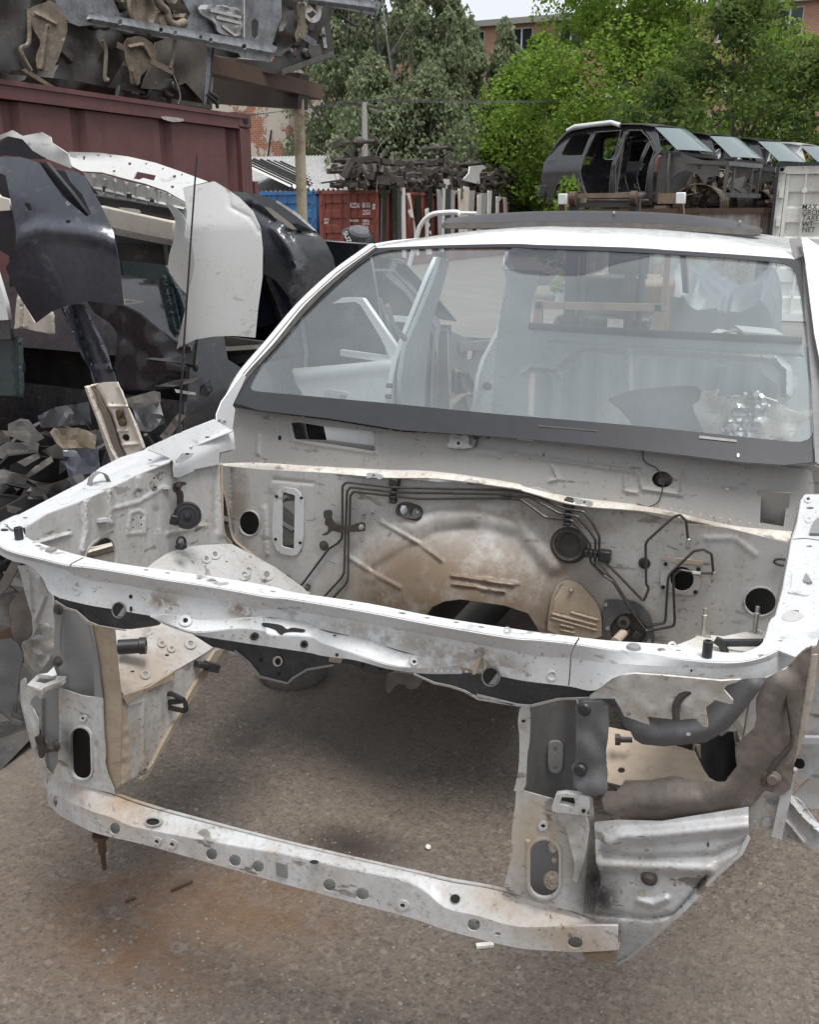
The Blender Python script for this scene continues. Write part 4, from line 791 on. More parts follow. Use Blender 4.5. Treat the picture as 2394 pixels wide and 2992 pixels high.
cmh = [('L',890,280,24,26),('L',988,305,25,26),('L',1085,330,25,26),('L',1385,408,27,27),('L',1523,445,28,28),('T4',830,1033,38,44),('T4',403,838,17,42),('J',48,1222,24,22),('J',135,1340,30,30),('J',602,1422,35,28),('J',395,1327,13,8),('J',245,1382,15,8)]
LBS = YF(lambda x, z: 1.392+.75*max(0, -1.34-x)**1.3, 1.4)
face = sheet('crossmember_face', None, uv(Lb.edge[0])+uv(Lb.edge[1])[::-1], LBS, W_LOW, cm, holes=hp([h for h in cmh if h[:2] != ('J', 48)]), g=18)
grid('crossmember_top', Lt.rows, W_LOW, cm, thick=.003, smooth=60)
for h_ in (('L',645,145,30,15),('L',1320,313,19,9),('J',48,1222,23,21)): hole('drain_hole', *h_, Lt, VOID, cm, o=.006)
grid('crossmember_back', [[p+np.array([0, .004, 0]) for p in B3], [p+np.array([0, .012, -.002]) for p in B3], [np.array([p[0], p[1]+.014, p[2]-.03]) for p in B3]], W_LOW, cm, thick=.003)
grid('crossmember_bottom', [[p+np.array([0, .003, -.001]) for p in B1], [np.array([p[0], p[1]+.055, p[2]-.004]) for p in B1]], W_UP, cm, thick=.003)
for f, x, y, r in (('T4',695,1000,32),('T4',1130,1128,34),('T4',1240,1148,36),('L',1692,495,24),('J',830,-99,1)):
    if r > 1: washer(f, x, y, r, Lb, cm, W_LOW, DMETAL)
sheet('hole_ring', None, ell(*px('L', [(645,145)])[0], 25, 14), off(Lt, .007), STEEL, cm, holes=[ell(*px('L', [(645,145)])[0], 20, 10)], thick=.006)
box('square_clip', pt('L', 1185, 342, off(Lb, .004)), (.024, .008, .035), GREYMET, cm, bevel=.002)
bl = pt('T4', 725, 1085, PY(1.42)); bolt = lathe('hanging_bolt', [(.019, .004), (.019, -.006), (.013, -.010), (.0095, -.012), (.0095, -.042), (.007, -.050), (.0055, -.052), (.0055, -.088), (.004, -.092), (.001, -.092)], RUST, cm, bl, (0, 0, 1), 16)
# ---- left upright
upl = empty('radiator_side_support', (-1.35, 1.42, .7), None, None); adopt(upl, car)
chan = YF(lambda x, z: 1.44+.07*math.cos(min(1, abs((x+1.345)/.075))*math.pi/2), 1.45)
sheet('support_channel', None, px('T1', [(345,560),(420,600),(555,720),(580,760),(610,1200)])+px('T4', [(690,90),(430,30),(425,-120)])+px('T1', [(375,1140),(380,640)]), chan, GREYMET, upl, g=14, smooth=80)
UPP = YF(lambda x, z: 1.415+.02*abs(x+1.33)*5, 1.42)
stad = lambda f, x0, y0, x1, y1, n=10, rot=0: (lambda r, cx: px(f, [(cx+r*math.cos(a), y0+r-r*math.sin(a)) for a in np.linspace(math.pi, 0, n)]+[(cx+r*math.cos(a), y1-r-r*math.sin(a)) for a in np.linspace(0, -math.pi, n)]))((x1-x0)/2, (x0+x1)/2)
st = [(u+(v_-2190)*.03, v_) for u, v_ in stad('T4', 518, 308, 658, 676)]
pll = sheet('support_plate', None, px('T1', [(375,1140),(520,1190),(648,1205)])+px('T4', [(742,100),(750,330),(765,500),(758,560),(775,640),(800,700),(835,785),(640,738),(480,694),(360,690),(420,560),(430,300),(425,60)]), UPP, W_UP, upl, holes=[st, ell(*px('T4', [(596,242)])[0], 6, 7, 12)], g=16, sm=0, relief=ribfn([(px('T4', [(700,420),(715,700)]), 8, -.005)]))
cx_, cy_ = np.mean([p[0] for p in st]), np.mean([p[1] for p in st])
sheet('slot_rim', None, [(cx_+(u-cx_)*1.16, cy_+(v_-cy_)*1.07) for u, v_ in st], off(UPP, .004), W_UP, pll, holes=[[(cx_+(u-cx_)*1.02, cy_+(v_-cy_)*1.01) for u, v_ in st]], thick=.007)
sheet('slot_inner_back', 'T4', [(500,280),(680,280),(690,690),(510,690)], PY(1.50), VOID, pll, thick=0)
washer('T4', 598, 242, 26, off(UPP, .001), pll, W_RAIL, VOID)
sheet('mud_flange', None, px('T1', [(556,738),(725,768),(735,900),(765,1200),(770,1294)])+px('T4', [(872,500),(868,720),(830,765),(800,700),(775,640),(758,560),(765,500),(750,330),(742,100)])+px('T1', [(650,1200),(590,900)]), YF(lambda x, z: 1.425+.15*max(0, x+1.30), 1.43), W_TAN, upl, g=18, relief=lambda u, v_: .003*mnoise.noise((u*.04, v_*.02, 2)))
sheet('channel_edge', 'T1', [(555,745),(575,745),(625,1000),(652,1200),(600,1195),(590,900)], PY(1.418), GREYMET, upl, thick=.004)
sheet('bolt_strap', 'T1', [(345,600),(400,640),(395,690),(385,790),(380,900),(395,960),(390,1000),(350,1010),(335,960),(345,890),(350,760),(350,700),(340,660)], PY(1.40), GREYMET, upl, sm=1, thick=.006)
for x, y in ((372,648),(365,975)): lathe('bolt', [(.011, 0), (.011, .003), (.008, .005), (.007, .009), (.001, .010)], DMETAL, upl, pt('T1', x, y, PY(1.395)), (0, -1, .15), 14)
# headlamp mount, left
OUTL = YF(lambda x, z: 1.41+.35*max(0, -1.42-x), 1.45)
sheet('lamp_panel', 'T4', [(125,0),(185,-60),(190,20),(215,90),(225,140),(285,260),(285,370),(255,380),(260,440),(280,520),(320,560),(345,650),(340,720),(360,750),(330,750),(300,660),(230,450),(170,200),(150,120)], OUTL, W_UP, upl, g=16, sm=1, relief=ribfn([(px('T4', [(180,180),(240,330),(260,460)]), 16, .012)]))
sheet('lamp_recess', 'T4', [(215,85),(260,75),(330,30),(425,20),(432,300),(440,400),(460,470),(440,560),(380,640),(340,600),(320,520),(300,380),(290,250),(225,140)], YF(lambda x, z: 1.46, 1.46), GREYMET, upl, g=16, relief=ribfn([(px('T4', [(300,100),(300,380)]), 10, .015), (px('T4', [(330,420),(330,600)]), 8, .01)]))
sheet('lamp_bracket_clip', 'T4', [(250,370),(310,365),(330,460),(370,470),(420,450),(455,460),(450,475),(380,480),(320,490),(310,530),(285,520),(275,430)], PY(1.43), DMETAL, upl, sm=1, thick=.006)
lathe('bolt', [(.012, 0), (.012, .005), (.006, .008), (.001, .009)], DMETAL, upl, pt('T4', 415, 428, PY(1.43)), (0, -1, .2), 8)
br = sheet('square_bracket', 'T1', [(170,1130),(235,1065),(420,1075),(410,1095),(270,1150),(265,1160)], PZ(.795), W_UP, upl, holes=[px('T1', [(225,1108),(250,1080),(355,1078),(350,1095),(285,1120)])], thick=.005)
sheet('bracket_skirt', 'T1', [(172,1130),(265,1158),(412,1094),(412,1112),(360,1140),(290,1160),(270,1195),(225,1185),(180,1250),(172,1180)], YF(lambda x, z: 1.405, 1.41), W_UP, br, sm=1)
sheet('torn_clip', 'T1', [(240,1060),(300,1050),(340,1010),(358,1060),(330,1070),(300,1062)], PZ(.80), W_BODY, br, thick=.002)
# left wheel-side outer apron and liner
sheet('outer_apron', 'T1', [(110,372),(200,370),(270,450),(335,560),(345,650),(350,760),(300,730),(240,740),(210,820),(205,690),(165,560),(130,420)], YF(lambda x, z: 1.50+.0*x, 1.5), W_APRON, upl, g=14, relief=ribfn([(px('T1', [(250,450),(285,560),(220,720)]), 10, .012), (px('T1', [(180,400),(200,650)]), 8, .008)]))
sheet('muddy_shelf', 'T1', [(120,890),(160,830),(250,730),(310,735),(350,770),(355,880),(330,940),(250,1050),(215,1040),(150,940)], YF(lambda x, z: 1.55, 1.55), W_PAN, upl, g=10, sm=1, relief=lambda u, v_: .015*mnoise.noise((u*.05, v_*.05, 2)))
linl = sheet('wheel_liner', 'T1', [(60,620),(100,560),(150,510),(175,600),(205,690),(205,780),(185,830),(125,860),(150,930),(145,1000),(100,900),(65,720)], YF(lambda x, z: 1.52, 1.5), LINER, upl, g=14, sm=1, relief=lambda u, v_: .01*mnoise.noise((u*.03, v_*.03, 4)))
sheet('liner_flap', None, px('T1', [(-60,850),(60,830),(115,870),(150,935),(120,1090),(100,1294)])+px('T4', [(110,120),(80,240),(150,265),(165,290),(130,292),(0,170),(-60,150)]), YF(lambda x, z: 1.47, 1.5), LINER2, upl, g=16, relief=lambda u, v_: .012*mnoise.noise((u*.02, v_*.02, 7)))
sheet('apron_stub', 'T1', [(0,480),(75,345),(140,350),(110,400),(60,500),(0,560)], PY(1.58), LINER, upl, thick=.004)

# ---- right upright and what is left of the right front corner
upr = empty('radiator_side_support', (-.35, 1.42, .7), None, None); adopt(upr, car)
chr_ = YF(lambda x, z: 1.415+.09*math.cos(min(1, abs((x+.335)/.075))*math.pi/2), 1.45)
sheet('support_channel', 'T3', [(262,455),(400,418),(500,425),(500,500),(495,700),(485,760),(480,930),(380,925),(245,890),(258,650)], chr_, paint('shaded_grimy_channel_steel', (.13, .13, .13), .55, .5, (.07, .062, .055), 5, .5, .4), upr, g=12, smooth=80, holes=[ell(*px('T3', [(388,672)])[0], 8, 8, 12), ell(*px('T3', [(384,764)])[0], 6, 6, 12)])  # steel colour darkened for the deep channel's shade and its grime
sheet('bolt_pad', None, chaikin(px('T3', [(350,650),(370,632),(410,632),(428,660),(425,770),(405,792),(370,790),(348,765)]), 1), off(chr_, .006), GREYMET, upr, thick=.006, holes=[ell(*px('T3', [(388,672)])[0], 9, 9, 12), ell(*px('T3', [(384,764)])[0], 7, 7, 12)])
sheet('channel_flange', 'T3', [(208,456),(262,456),(258,640),(245,700),(238,885),(175,885),(185,860),(205,760),(208,600),(198,540)], PY(1.41), W_UP, upr, sm=1, thick=.004)
hole('bolt_hole', 'T3', 226, 532, 10, 8, PY(1.406), VOID, upr)
s2 = stad('J', 392, 948, 527, 1212); s2 = [(u, v_) for u, v_ in s2]
UPR = YF(lambda x, z: 1.41, 1.41)
plr = sheet('support_plate', 'J', [(330,715),(500,762),(520,820),(640,830),(672,840),(660,1000),(650,1120),(640,1290),(420,1236),(300,1192),(275,1165),(295,1080),(318,1005),(308,960),(315,850),(325,800)], UPR, W_UP, upr, holes=[s2, ell(*px('J', [(454,886)])[0], 7, 8, 12)], g=16, relief=ribfn([(px('J', [(385,960),(385,1180)]), 8, .006)]))
cx2, cy2 = np.mean([p[0] for p in s2]), np.mean([p[1] for p in s2])
sheet('slot_rim', None, [(cx2+(u-cx2)*1.17, cy2+(v_-cy2)*1.09) for u, v_ in s2], off(UPR, .004), W_UP, plr, holes=[[(cx2+(u-cx2)*1.02, cy2+(v_-cy2)*1.01) for u, v_ in s2]], thick=.007)
sheet('slot_back_plate', 'J', [(385,940),(540,940),(540,1220),(385,1220)], PY(1.49), GREYMET, plr, holes=[ell(*px('J', [(495,1135)])[0], 25, 28), ell(*px('J', [(505,1043)])[0], 8, 8), ell(*px('J', [(500,980)])[0], 14, 18)])
washer('J', 454, 886, 23, off(UPR, .001), plr, W_RAIL, VOID)
sheet('channel_side', 'J', [(665,745),(680,760),(690,850),(690,1000),(700,1050),(720,1120),(700,1290),(640,1290),(650,1120),(660,1000)], YF(lambda x, z: 1.41+.9*max(0, x+.27), 1.42), W_UP, upr, g=14, relief=lambda u, v_: .008*mnoise.noise((u*.03, v_*.03, 9)))
bq = sheet('square_bracket', 'J', [(497,790),(515,735),(560,730),(665,742),(672,790),(655,832),(640,830),(500,812)], YF(lambda x, z: 1.385, 1.39), W_UP, upr, holes=[px('J', [(530,778),(545,745),(600,748),(605,770),(600,795)])], thick=.012)
sheet('bracket_pocket', 'J', [(520,740),(620,745),(610,800),(525,790)], PY(1.40), RUBBER, bq, thick=0)
hole('bolt_hole', 'J', 640, 818, 10, 10, PY(1.378), VOID, bq)
sheet('bracket_leg', 'J', [(505,812),(655,832),(668,900),(655,990),(640,1060),(610,1150),(590,1130),(600,1060),(560,900),(520,850)], YF(lambda x, z: 1.395, 1.4), W_UP, bq, g=14, relief=lambda u, v_: .006*mnoise.noise((u*.05, v_*.04, 5)))
sheet('rubber_seal', 'J', [(610,312),(750,308),(757,420),(742,560),(752,700),(745,730),(660,745),(605,710),(600,640),(585,610),(612,580),(608,450),(612,380)], YF(lambda x, z: 1.385+.25*max(0, x+.25), 1.4), LINER2, upr, g=12, sm=1, relief=lambda u, v_: .012*mnoise.noise((u*.02, v_*.015, 3)), thick=.008)
for x, y in ((645,348),(625,628)): lathe('rubber_button', [(.011, -.004), (.011, .003), (.008, .006), (.001, .0065)], BLACKPL, upr, pt('J', x, y, PY(1.38)), (0, -1, .1), 16)
SKS = YF(lambda x, z: 1.425-.030*max(0, 1-((z-.66)/.22)**2)+.22*max(0, .585-z)**1.2+.55*max(0, x+.12)**1.6, 1.41)
skirt = sheet('front_skirt', 'J', [(690,870),(800,860),(1000,865),(1400,800),(1398,930),(1355,1010),(1240,1110),(1100,1260),(990,1360),(850,1480),(795,1510),(640,1502),(560,1470),(640,1470),(795,1462),(800,1345),(700,1330),(690,1290),(725,1120),(700,1050)], SKS, W_SKIRT, upr, g=7,
      relief=ribfn([(px('J', [(760,960),(800,935),(1000,925),(1390,885)]), 32, .018), (px('J', [(740,1015),(900,1035),(1250,1025),(1380,965)]), 20, -.010), (px('J', [(720,1065),(1000,1075),(1220,1085)]), 28, .013), (px('J', [(900,1230),(960,1245),(1020,1220)]), 16, .012), (px('J', [(700,1290),(950,1310),(1060,1290),(1140,1200),(1210,1110)]), 13, -.012)]), holes=[ell(*px('J', [(x, y)])[0], rx*.634, ry*.634, 12, r_) for x, y, rx, ry, r_ in ((905,935,17,4,0),(1213,972,7,15,0),(870,1150,20,5,.3),(770,1222,9,14,0),(795,1252,33,6,0),(1060,1155,9,14,0),(790,965,30,4,-.2))], smooth=70)
sheet('skirt_hem', 'J', [(1398,930),(1355,1010),(1240,1110),(1100,1260),(990,1360),(850,1480),(795,1510),(800,1518),(865,1490),(1000,1372),(1115,1268),(1255,1118),(1370,1018),(1408,940)], off(SKS, .006), W_SKIRT, skirt, thick=.006)
sheet('skirt_patch', 'J', [(640,1470),(795,1462),(790,1500),(720,1512),(650,1500)], off(SKS, .006), W_TAN, skirt, thick=.006)
lathe('grommet_plug', [(.014, 0), (.0135, .004), (.008, .006), (.006, .009), (.001, .009)], RUBBER, skirt, pt('J', 943, 1125, off(SKS, .003)), (0, -1, 0), 16)
sheet('scuff', 'J', [(890,1190),(915,1185),(925,1205),(910,1216)], off(SKS, .004), TAN2, skirt, thick=.001)
# liner ring
LNS = YF(lambda x, z: 1.42+.10*max(0, x+.25), 1.45)
_lr = ribfn([(px('J', [(740,810),(900,780),(1050,770),(1200,775),(1300,700),(1370,600),(1420,480),(1480,330),(1540,240)]), 70, .026)])
def LNR(u, v_): return _lr(u, v_)+.008*mnoise.noise((u*.008, v_*.008, 3))+.002*mnoise.noise((u*.05, v_*.05, 3))
LNR.pts = _lr.pts
liner = sheet('wheel_liner', None, px('T3', [(625,935),(650,885),(700,890),(740,835),(880,830),(990,810),(1080,830),(1160,838),(1250,840),(1310,760),(1305,640),(1330,632),(1395,565),(1410,520),(1412,420),(1455,318),(1560,265),(1640,180),(1690,150),(1640,500),(1580,870),(1540,900),(1450,880),(1420,920),(1375,965),(1200,1005),(1000,1035),(800,1025),(700,1010),(640,980)]), LNS, LINER, upr, g=10, relief=LNR, thick=.006, smooth=70)
tube('liner_fold', [off(LNS, .012)(*q) for q in crom(px('T6', [(1170,230),(1190,420),(1235,700),(1235,850),(1180,950),(1040,1100),(960,1230),(900,1350)]), 4)], .004, RUBBER, liner, n=6)
for f, x, y in (('J',840,822),('T6',1115,115),('T6',345,1600)): lathe('liner_button', [(.010, 0), (.0095, .003), (.006, .0045), (.001, .0045)], RUBBER, liner, pt(f, x, y, off(LNS, .008)), (0, -1, 0), 16)
lathe('liner_button', [(.014, 0), (.0135, .003), (.009, .005), (.008, .008), (.001, .008)], LINER, liner, pt('T6', 1010, 1265, off(LNS, .01)), (0, -1, 0), 18)
# torn lamp panel and grey flap
TRS = YF(lambda x, z: 1.47, 1.47)
torn = sheet('torn_lamp_panel', 'T3', [(565,400),(640,340),(720,298),(790,288),(960,300),(1230,325),(1330,318),(1300,335),(1262,345),(1240,368),(1290,425),(1288,440),(1270,442),(1200,422),(1150,460),(1165,562),(1130,548),(1100,515),(1010,522),(850,505),(870,550),(740,505),(690,415),(610,415),(568,420)], YF(lambda x, z: 1.395+.35*(1.0-z), 1.4), W_PAN, upr, g=12, relief=lambda u, v_: .010*mnoise.noise((u*.025, v_*.025, 8)), thick=.003)
sheet('grey_flap', 'T3', [(610,413),(690,408),(720,480),(780,525),(868,550),(852,505),(1010,522),(1100,515),(1135,560),(1165,562),(1150,455),(1195,420),(1280,442),(1290,425),(1242,366),(1300,325),(1455,312),(1400,400),(1330,490),(1260,570),(1150,635),(940,655),(830,645),(790,620),(770,580),(740,555),(700,470)], YF(lambda x, z: 1.425, 1.43), LINER2, upr, g=10, relief=ribfn([(px('T3', [(700,450),(780,570),(900,610),(1060,600),(1180,560),(1290,470),(1390,350)]), 40, .016)]), thick=.004, smooth=70)
tube('cable', [YF(lambda x, z: 1.38, 1.39)(*q) for q in crom(px('T3', [(1110,330),(1080,370),(1025,410),(1000,460),(1000,522)]), 5)], .006, RUBBER, upr, n=8)
hole('rivet', 'T3', 1063, 598, 12, 9, YF(lambda x, z: 1.415, 1.42), W_PAN, upr, o=.012)
sheet('inner_pan', None, px('T3', [(640,560),(760,585),(1100,690),(1200,830),(1180,850),(720,860),(640,840)]), P3((-.3, 1.62, .62), (.1, 1.62, .62), (-.3, 1.9, .74)), TAN2, upr, thick=.004, holes=[ell(*px('T3', [(723,783)])[0], 11, 8, 14)])
sheet('inner_wall', 'T3', [(640,420),(760,480),(1100,640),(1330,640),(1425,420),(1425,330),(600,330)], PY(1.85), W_PAN, upr, thick=.004, g=20, relief=lambda u, v_: .02*mnoise.noise((u*.03, v_*.03, 8)))
lathe('loose_bolt', [(.012, 0), (.012, .01), (.006, .012), (.006, .035), (.001, .035)], DMETAL, upr, pt('T3', 690, 625, PY(1.75)), (1, .2, .1), 8)
bx_ = px('T3', [(1090,640),(1260,570),(1300,580),(1312,640),(1312,740),(1262,830),(1210,832),(1165,805)])
sheet('washer_bottle', None, chaikin(bx_, 1), YF(lambda x, z: 1.56, 1.56), BLACKPL, upr, g=14, relief=lambda u, v_: .04*max(0, 1-((u-2095)/70)**2), thick=.01, smooth=70)
sheet('bottle_mud', 'T3', [(1095,655),(1130,645),(1150,720),(1190,770),(1240,770),(1210,832),(1165,805)], YF(lambda x, z: 1.535, 1.56), W_TAN, upr, sm=1, thick=.004)
tube('bottle_hose', [YF(lambda x, z: 1.52, 1.5)(*q) for q in px('T3', [(1225,600),(1260,575),(1300,580),(1308,630)])], .004, STEEL, upr, n=6)
# right fender bracket strip and outer remains
sheet('fender_stay', None, px('T6', [(905,1370),(1000,1180),(1150,1000),(1240,900),(1340,560),(1430,150),(1470,-150),(1530,-150),(1500,200),(1380,800),(1260,1100),(1180,1480),(1080,1940),(1025,1930),(1030,1870),(760,1830),(755,1590),(850,1480)]), YF(lambda x, z: 1.47, 1.5), paint('stained_white_stay', (.58, .56, .52), .5, .6, (.30, .23, .17), 6, .6, .6, thr=.48), upr, g=18, thick=.004, holes=[ell(*px('T6', [(975,1660)])[0], 12, 11)])
for x, y, r in ((790,1785,40),(945,1770,55),(985,1560,45)): sheet('stamped_ring', None, ell(*px('T6', [(x, y)])[0], r*.255, r*.24), YF(lambda x, z: 1.463, 1.47), W_SKIRT, upr, thick=.004)
bar('stay_rib', pt('T6', 1230, 1150, PY(1.455)), pt('T6', 1060, 1930, PY(1.455)), .010, .016, W_SKIRT, upr)
sheet('fender_inner', None, px('T6', [(1500,150),(1620,100),(1800,400),(1800,1300),(1480,1260),(1260,1270),(1300,1040),(1380,800)]), PY(1.62), W_SKIRT, upr, thick=.004, holes=[ell(*px('T6', [(1325,1100)])[0], 15, 17)])
bar('fender_rib', pt('T6', 1330, 825, PY(1.605)), pt('T6', 1700, 825, PY(1.605)), .01, .012, W_SKIRT, upr)
sheet('hole_dark', None, ell(*px('T6', [(1325,1100)])[0], 17, 20), PY(1.66), VOID, upr, thick=0)
sheet('fender_tip', 'T6', [(1190,1440),(1290,1490),(1360,1550),(1420,1640),(1544,1790),(1700,2000),(1700,2140),(1480,2080),(1300,1990),(1090,1930),(1130,1700),(1170,1560)], YF(lambda x, z: 1.52, 1.52), W_SKIRT, upr, g=12, relief=ribfn([(px('T6', [(1190,1500),(1350,1700),(1544,1880)]), 14, .014), (px('T6', [(1150,1740),(1250,1850),(1360,1990)]), 12, .012)]), thick=.004, smooth=70)
sheet('fender_roll', 'T6', [(1260,1440),(1420,1280),(1560,1140),(1700,1050),(1700,1600),(1450,1610),(1360,1545),(1300,1490)], YF(lambda x, z: 1.66-.6*max(0, z-.75), 1.6), W_BODY, upr, g=14, thick=.004)
# right rail
railR = ZF(lambda x, y: 1.10+.085*(y-1.50), 1.1)
rr_ = px('T5', [(240,1810),(285,1640),(300,1610),(340,1580),(400,1350),(440,1130),(470,950),(500,880),(520,790),(550,610),(580,565),(690,560),(800,600),(1000,900),(1000,1600),(700,1760),(680,1830),(590,1850),(500,1930),(300,1850)])
rail2 = sheet('fender_rail', None, rr_, railR, W_RAIL, car, g=18, holes=[ell(*px('T5', [(x, y)])[0], rx*.348, ry*.348, 12) for x, y, rx, ry in ((500,1545,34,11),(372,1795,25,6),(624,678,34,11),(618,1000,28,8),(523,1229,14,8))], relief=lambda u, v_: .003*mnoise.noise((u*.03, v_*.02, 1)))
washer('T5', 610, 600, 34, off(railR, .002), rail2, W_RAIL, DMETAL); washer('T5', 615, 771, 32, off(railR, .002), rail2, W_RAIL, DMETAL)
sheet('bracket_foot', 'T5', [(470,1260),(480,1215),(560,1210),(570,1260),(590,1310),(625,1390),(610,1420),(440,1395),(445,1375),(465,1360)], off(railR, .004), W_RAIL, rail2, sm=1, thick=.006)
sheet('bracket_web', 'T5', [(565,1285),(590,1222),(645,1300),(580,1305)], off(railR, .012), GREYMET, rail2, thick=.004)
sheet('bracket_web', 'T5', [(622,890),(650,800),(690,760),(750,760),(750,890)], off(railR, .016), GREYMET, rail2, thick=.004)
sheet('weld_pad', 'T5', [(385,1580),(450,1530),(560,1560),(575,1590),(480,1635),(400,1620)], off(railR, .003), W_APRON, rail2, sm=1)
seam('panel_seam', 'T5', [(480,940),(580,930),(720,950)], off(railR, .002), DMETAL, rail2, .0022)
rie = [railR(*q) for q in px('T5', [(240,1810),(285,1640),(340,1580),(400,1350),(440,1130),(470,950),(520,790),(550,610)])]
grid('rail_inner_face', [rie, [p+np.array([-.012, 0, -.10]) for p in rie], [p+np.array([-.02, 0, -.30]) for p in rie]], W_APRON, car, thick=.003)
# right bay: battery tray with two studs and a hose
TRY = PZ(.93)
trp = YF(lambda x, z: 1.75, 1.75)
tray = sheet('battery_tray', None, px('H', [(880,1150),(1080,1075),(1120,1050),(1240,1060),(1340,1040),(1420,1025),(1460,1040),(1450,1110),(1440,1200),(1000,1200)]), P3((-.3, 1.75, .97), (0, 1.75, .97), (-.2, 2.2, .86)), W_PAN, car, g=14, relief=lambda u, v_: .006*mnoise.noise((u*.05, v_*.05, 8)))
for x, y in ((1135,1060),(1398,1045)):
    b = pt('H', x, y, P3((-.3, 1.75, .97), (0, 1.75, .97), (-.2, 2.2, .86)))
    lathe('tray_stud', [(.016, 0), (.016, .003), (.0045, .004), (.0045, .040), (.006, .041), (.006, .048), (.004, .049), (.004, .062), (.001, .062)], STEEL, tray, b, (0, 0, 1), 12)
tube('tray_hose', [pt('H', x, y, PY(1.72)) for x, y in ((1445,1088),(1240,1090),(1200,1075))], .008, BLACKPL, tray, n=8)
tube('tray_hose', [pt('H', x, y, PY(1.70)) for x, y in ((1200,1075),(1235,1100),(1250,1145))], .008, BLACKPL, tray, n=8)
# dash of the right hinge post beside the cowl
sheet('hinge_post', None, px('H', [(1550,190),(1690,190),(1725,200),(1760,540),(1600,540),(1560,500),(1575,330)]), YF(lambda x, z: 2.50, 2.5), W_COWL, car, g=20, thick=.004, relief=ribfn([(px('H', [(1640,230),(1690,280),(1690,340)]), 7, .006)]))

WELD = plain('weld_mark', (.42, .41, .40), .5, bump=0)
for a_ in (('T1', (360,600-30), (700,640-18), 9, Lfr, barp), ('T2', (1100,555), (1450,565), 9, Lfr, barp), 
           ('E', (430,1105), (700,950), 9, railL, rail), ('E', (900,1000), (640,1125), 8, APX, apron), ('G', (150,395), (850,425), 14, COWL, cowl), ('H', (900,395), (1500,505), 12, COWL, cowl), ('E', (1575,900), (1590,1350), 10, APX, apron), ('T4', (1200,955), (1700,1085), 12, Lt, cm), ('L', (1250,270), (1680,372), 10, Lt, cm), ('T1', (800,1225), (1090,1060), 7, SX, leg), ('T4', (1050,640), (1400,60), 11, off(SX, .012), leg), ('T5', (480,1100), (400,1500), 9, railR, rail2), ('T5', (660,1000), (660,1600), 12, railR, rail2)):
    spots(*a_, WELD)
for f_, l_, sf_, pa_ in (('E', [(1595,880),(1600,1200),(1612,1370),(1665,1448)], off(APX, .004), apron), ('G', [(60,405),(120,600),(150,790),(210,862),(330,952),(430,1042),(560,1112)], off(FW, .004), fire)):
    tube('seam_sealer', [sf_(*q) for q in crom(px(f_, l_), 4)], .004, TAN2, pa_, n=6)

# ================================================================== the yard on the left: container, stacked shells, bumpers, scrap
MAROON = rusty('maroon_container_paint', (.120, .045, .043), (.06, .03, .022), .45, .6, 1.6, .25)
REDC = rusty('red_container_paint', (.235, .062, .045), (.10, .04, .028), .4, .6, 1.2, .3)
BLUEC = rusty('blue_container_paint', (.045, .155, .36), (.10, .05, .03), .35, .6, 1.2, .3)
WHITEC = rusty('white_container_paint', (.70, .70, .66), (.30, .20, .12), .35, .55, 1.4, .12)
BLACKP = paint('black_car_paint', (.013, .014, .018), .18, .18, (.06, .058, .055), 5, 0, .0, coat=.8, bump=.02)
NAVYP = paint('dark_blue_bumper_plastic', (.040, .044, .060), .30, .25, (.10, .10, .105), 4, .25, .15, coat=.3, bump=.02, spcol=(.3, .3, .3))
WHITEB = paint('white_bumper_plastic', (.56, .56, .55), .35, .15, (.45, .42, .38), 3, .1, .35, coat=.25, bump=.02)
GREYP = paint('dark_grey_car_paint', (.050, .052, .060), .22, .2, (.12, .115, .11), 4, 0, .1, coat=.7, bump=.02)
GREENP = paint('dark_green_car_paint', (.022, .042, .045), .32, .3, (.08, .085, .08), 5, .3, .1, coat=.5, bump=.02)
CREAM = paint('cream_panel_paint', (.60, .55, .48), .4, .3, (.32, .25, .19), 5, .2, .4)
SCRAP = paint('weathered_grey_scrap', (.10, .093, .086), .6, .6, (.06, .055, .05), 6, .2, .5)
DARKUB = paint('sooty_underbody', (.020, .0195, .0195), .5, .7, (.065, .056, .045), 9, .4, .5, spcol=(.12, .1, .08))
TANSH = paint('tan_heat_shield', (.20, .16, .115), .55, .95, (.045, .036, .028), 11, .3, .9)
BLUEST = paint('blue_grey_dirty_steel', (.17, .178, .19), .38, .8, (.022, .021, .02), 9, .3, .9)
LIGHTG = paint('pale_lamp_plastic', (.30, .305, .31), .35, .4, (.2, .19, .18), 9, 0, .4)
def on(fr, l, s): return [s(*q) for q in px(fr, l)]

# container with flat side panels, posts and castings; doors on its end
lc = empty('shipping_container', (-5.9, 4.4, 0), 'maroon shipping container beside the bumpers, dirty car shells stacked on its roof', 'container')
def cx(y): return -4.80+.1*(y-4.87)
def side_pt(y, z, o=0.): return np.array([cx(y)+o, y, z])
prof = []
ybreaks = [1.2, 2.0, 2.75, 3.45, 4.1, 4.95, 5.50, 6.35, 7.12]
for y in ybreaks: prof += [(y-.07, 0), (y-.035, -.045), (y+.035, -.045), (y+.07, 0)]
grid('side_wall', [[side_pt(y, .16, o-.03) for y, o in prof], [side_pt(y, 2.46, o-.03) for y, o in prof]], MAROON, lc, thick=.004, smooth=0)
bar('top_rail', side_pt(1.2, 2.52, -.03), side_pt(7.2, 2.52, -.03), .08, .11, MAROON, lc)
bar('bottom_rail', side_pt(1.2, .09, -.03), side_pt(7.2, .09, -.03), .08, .16, MAROON, lc)
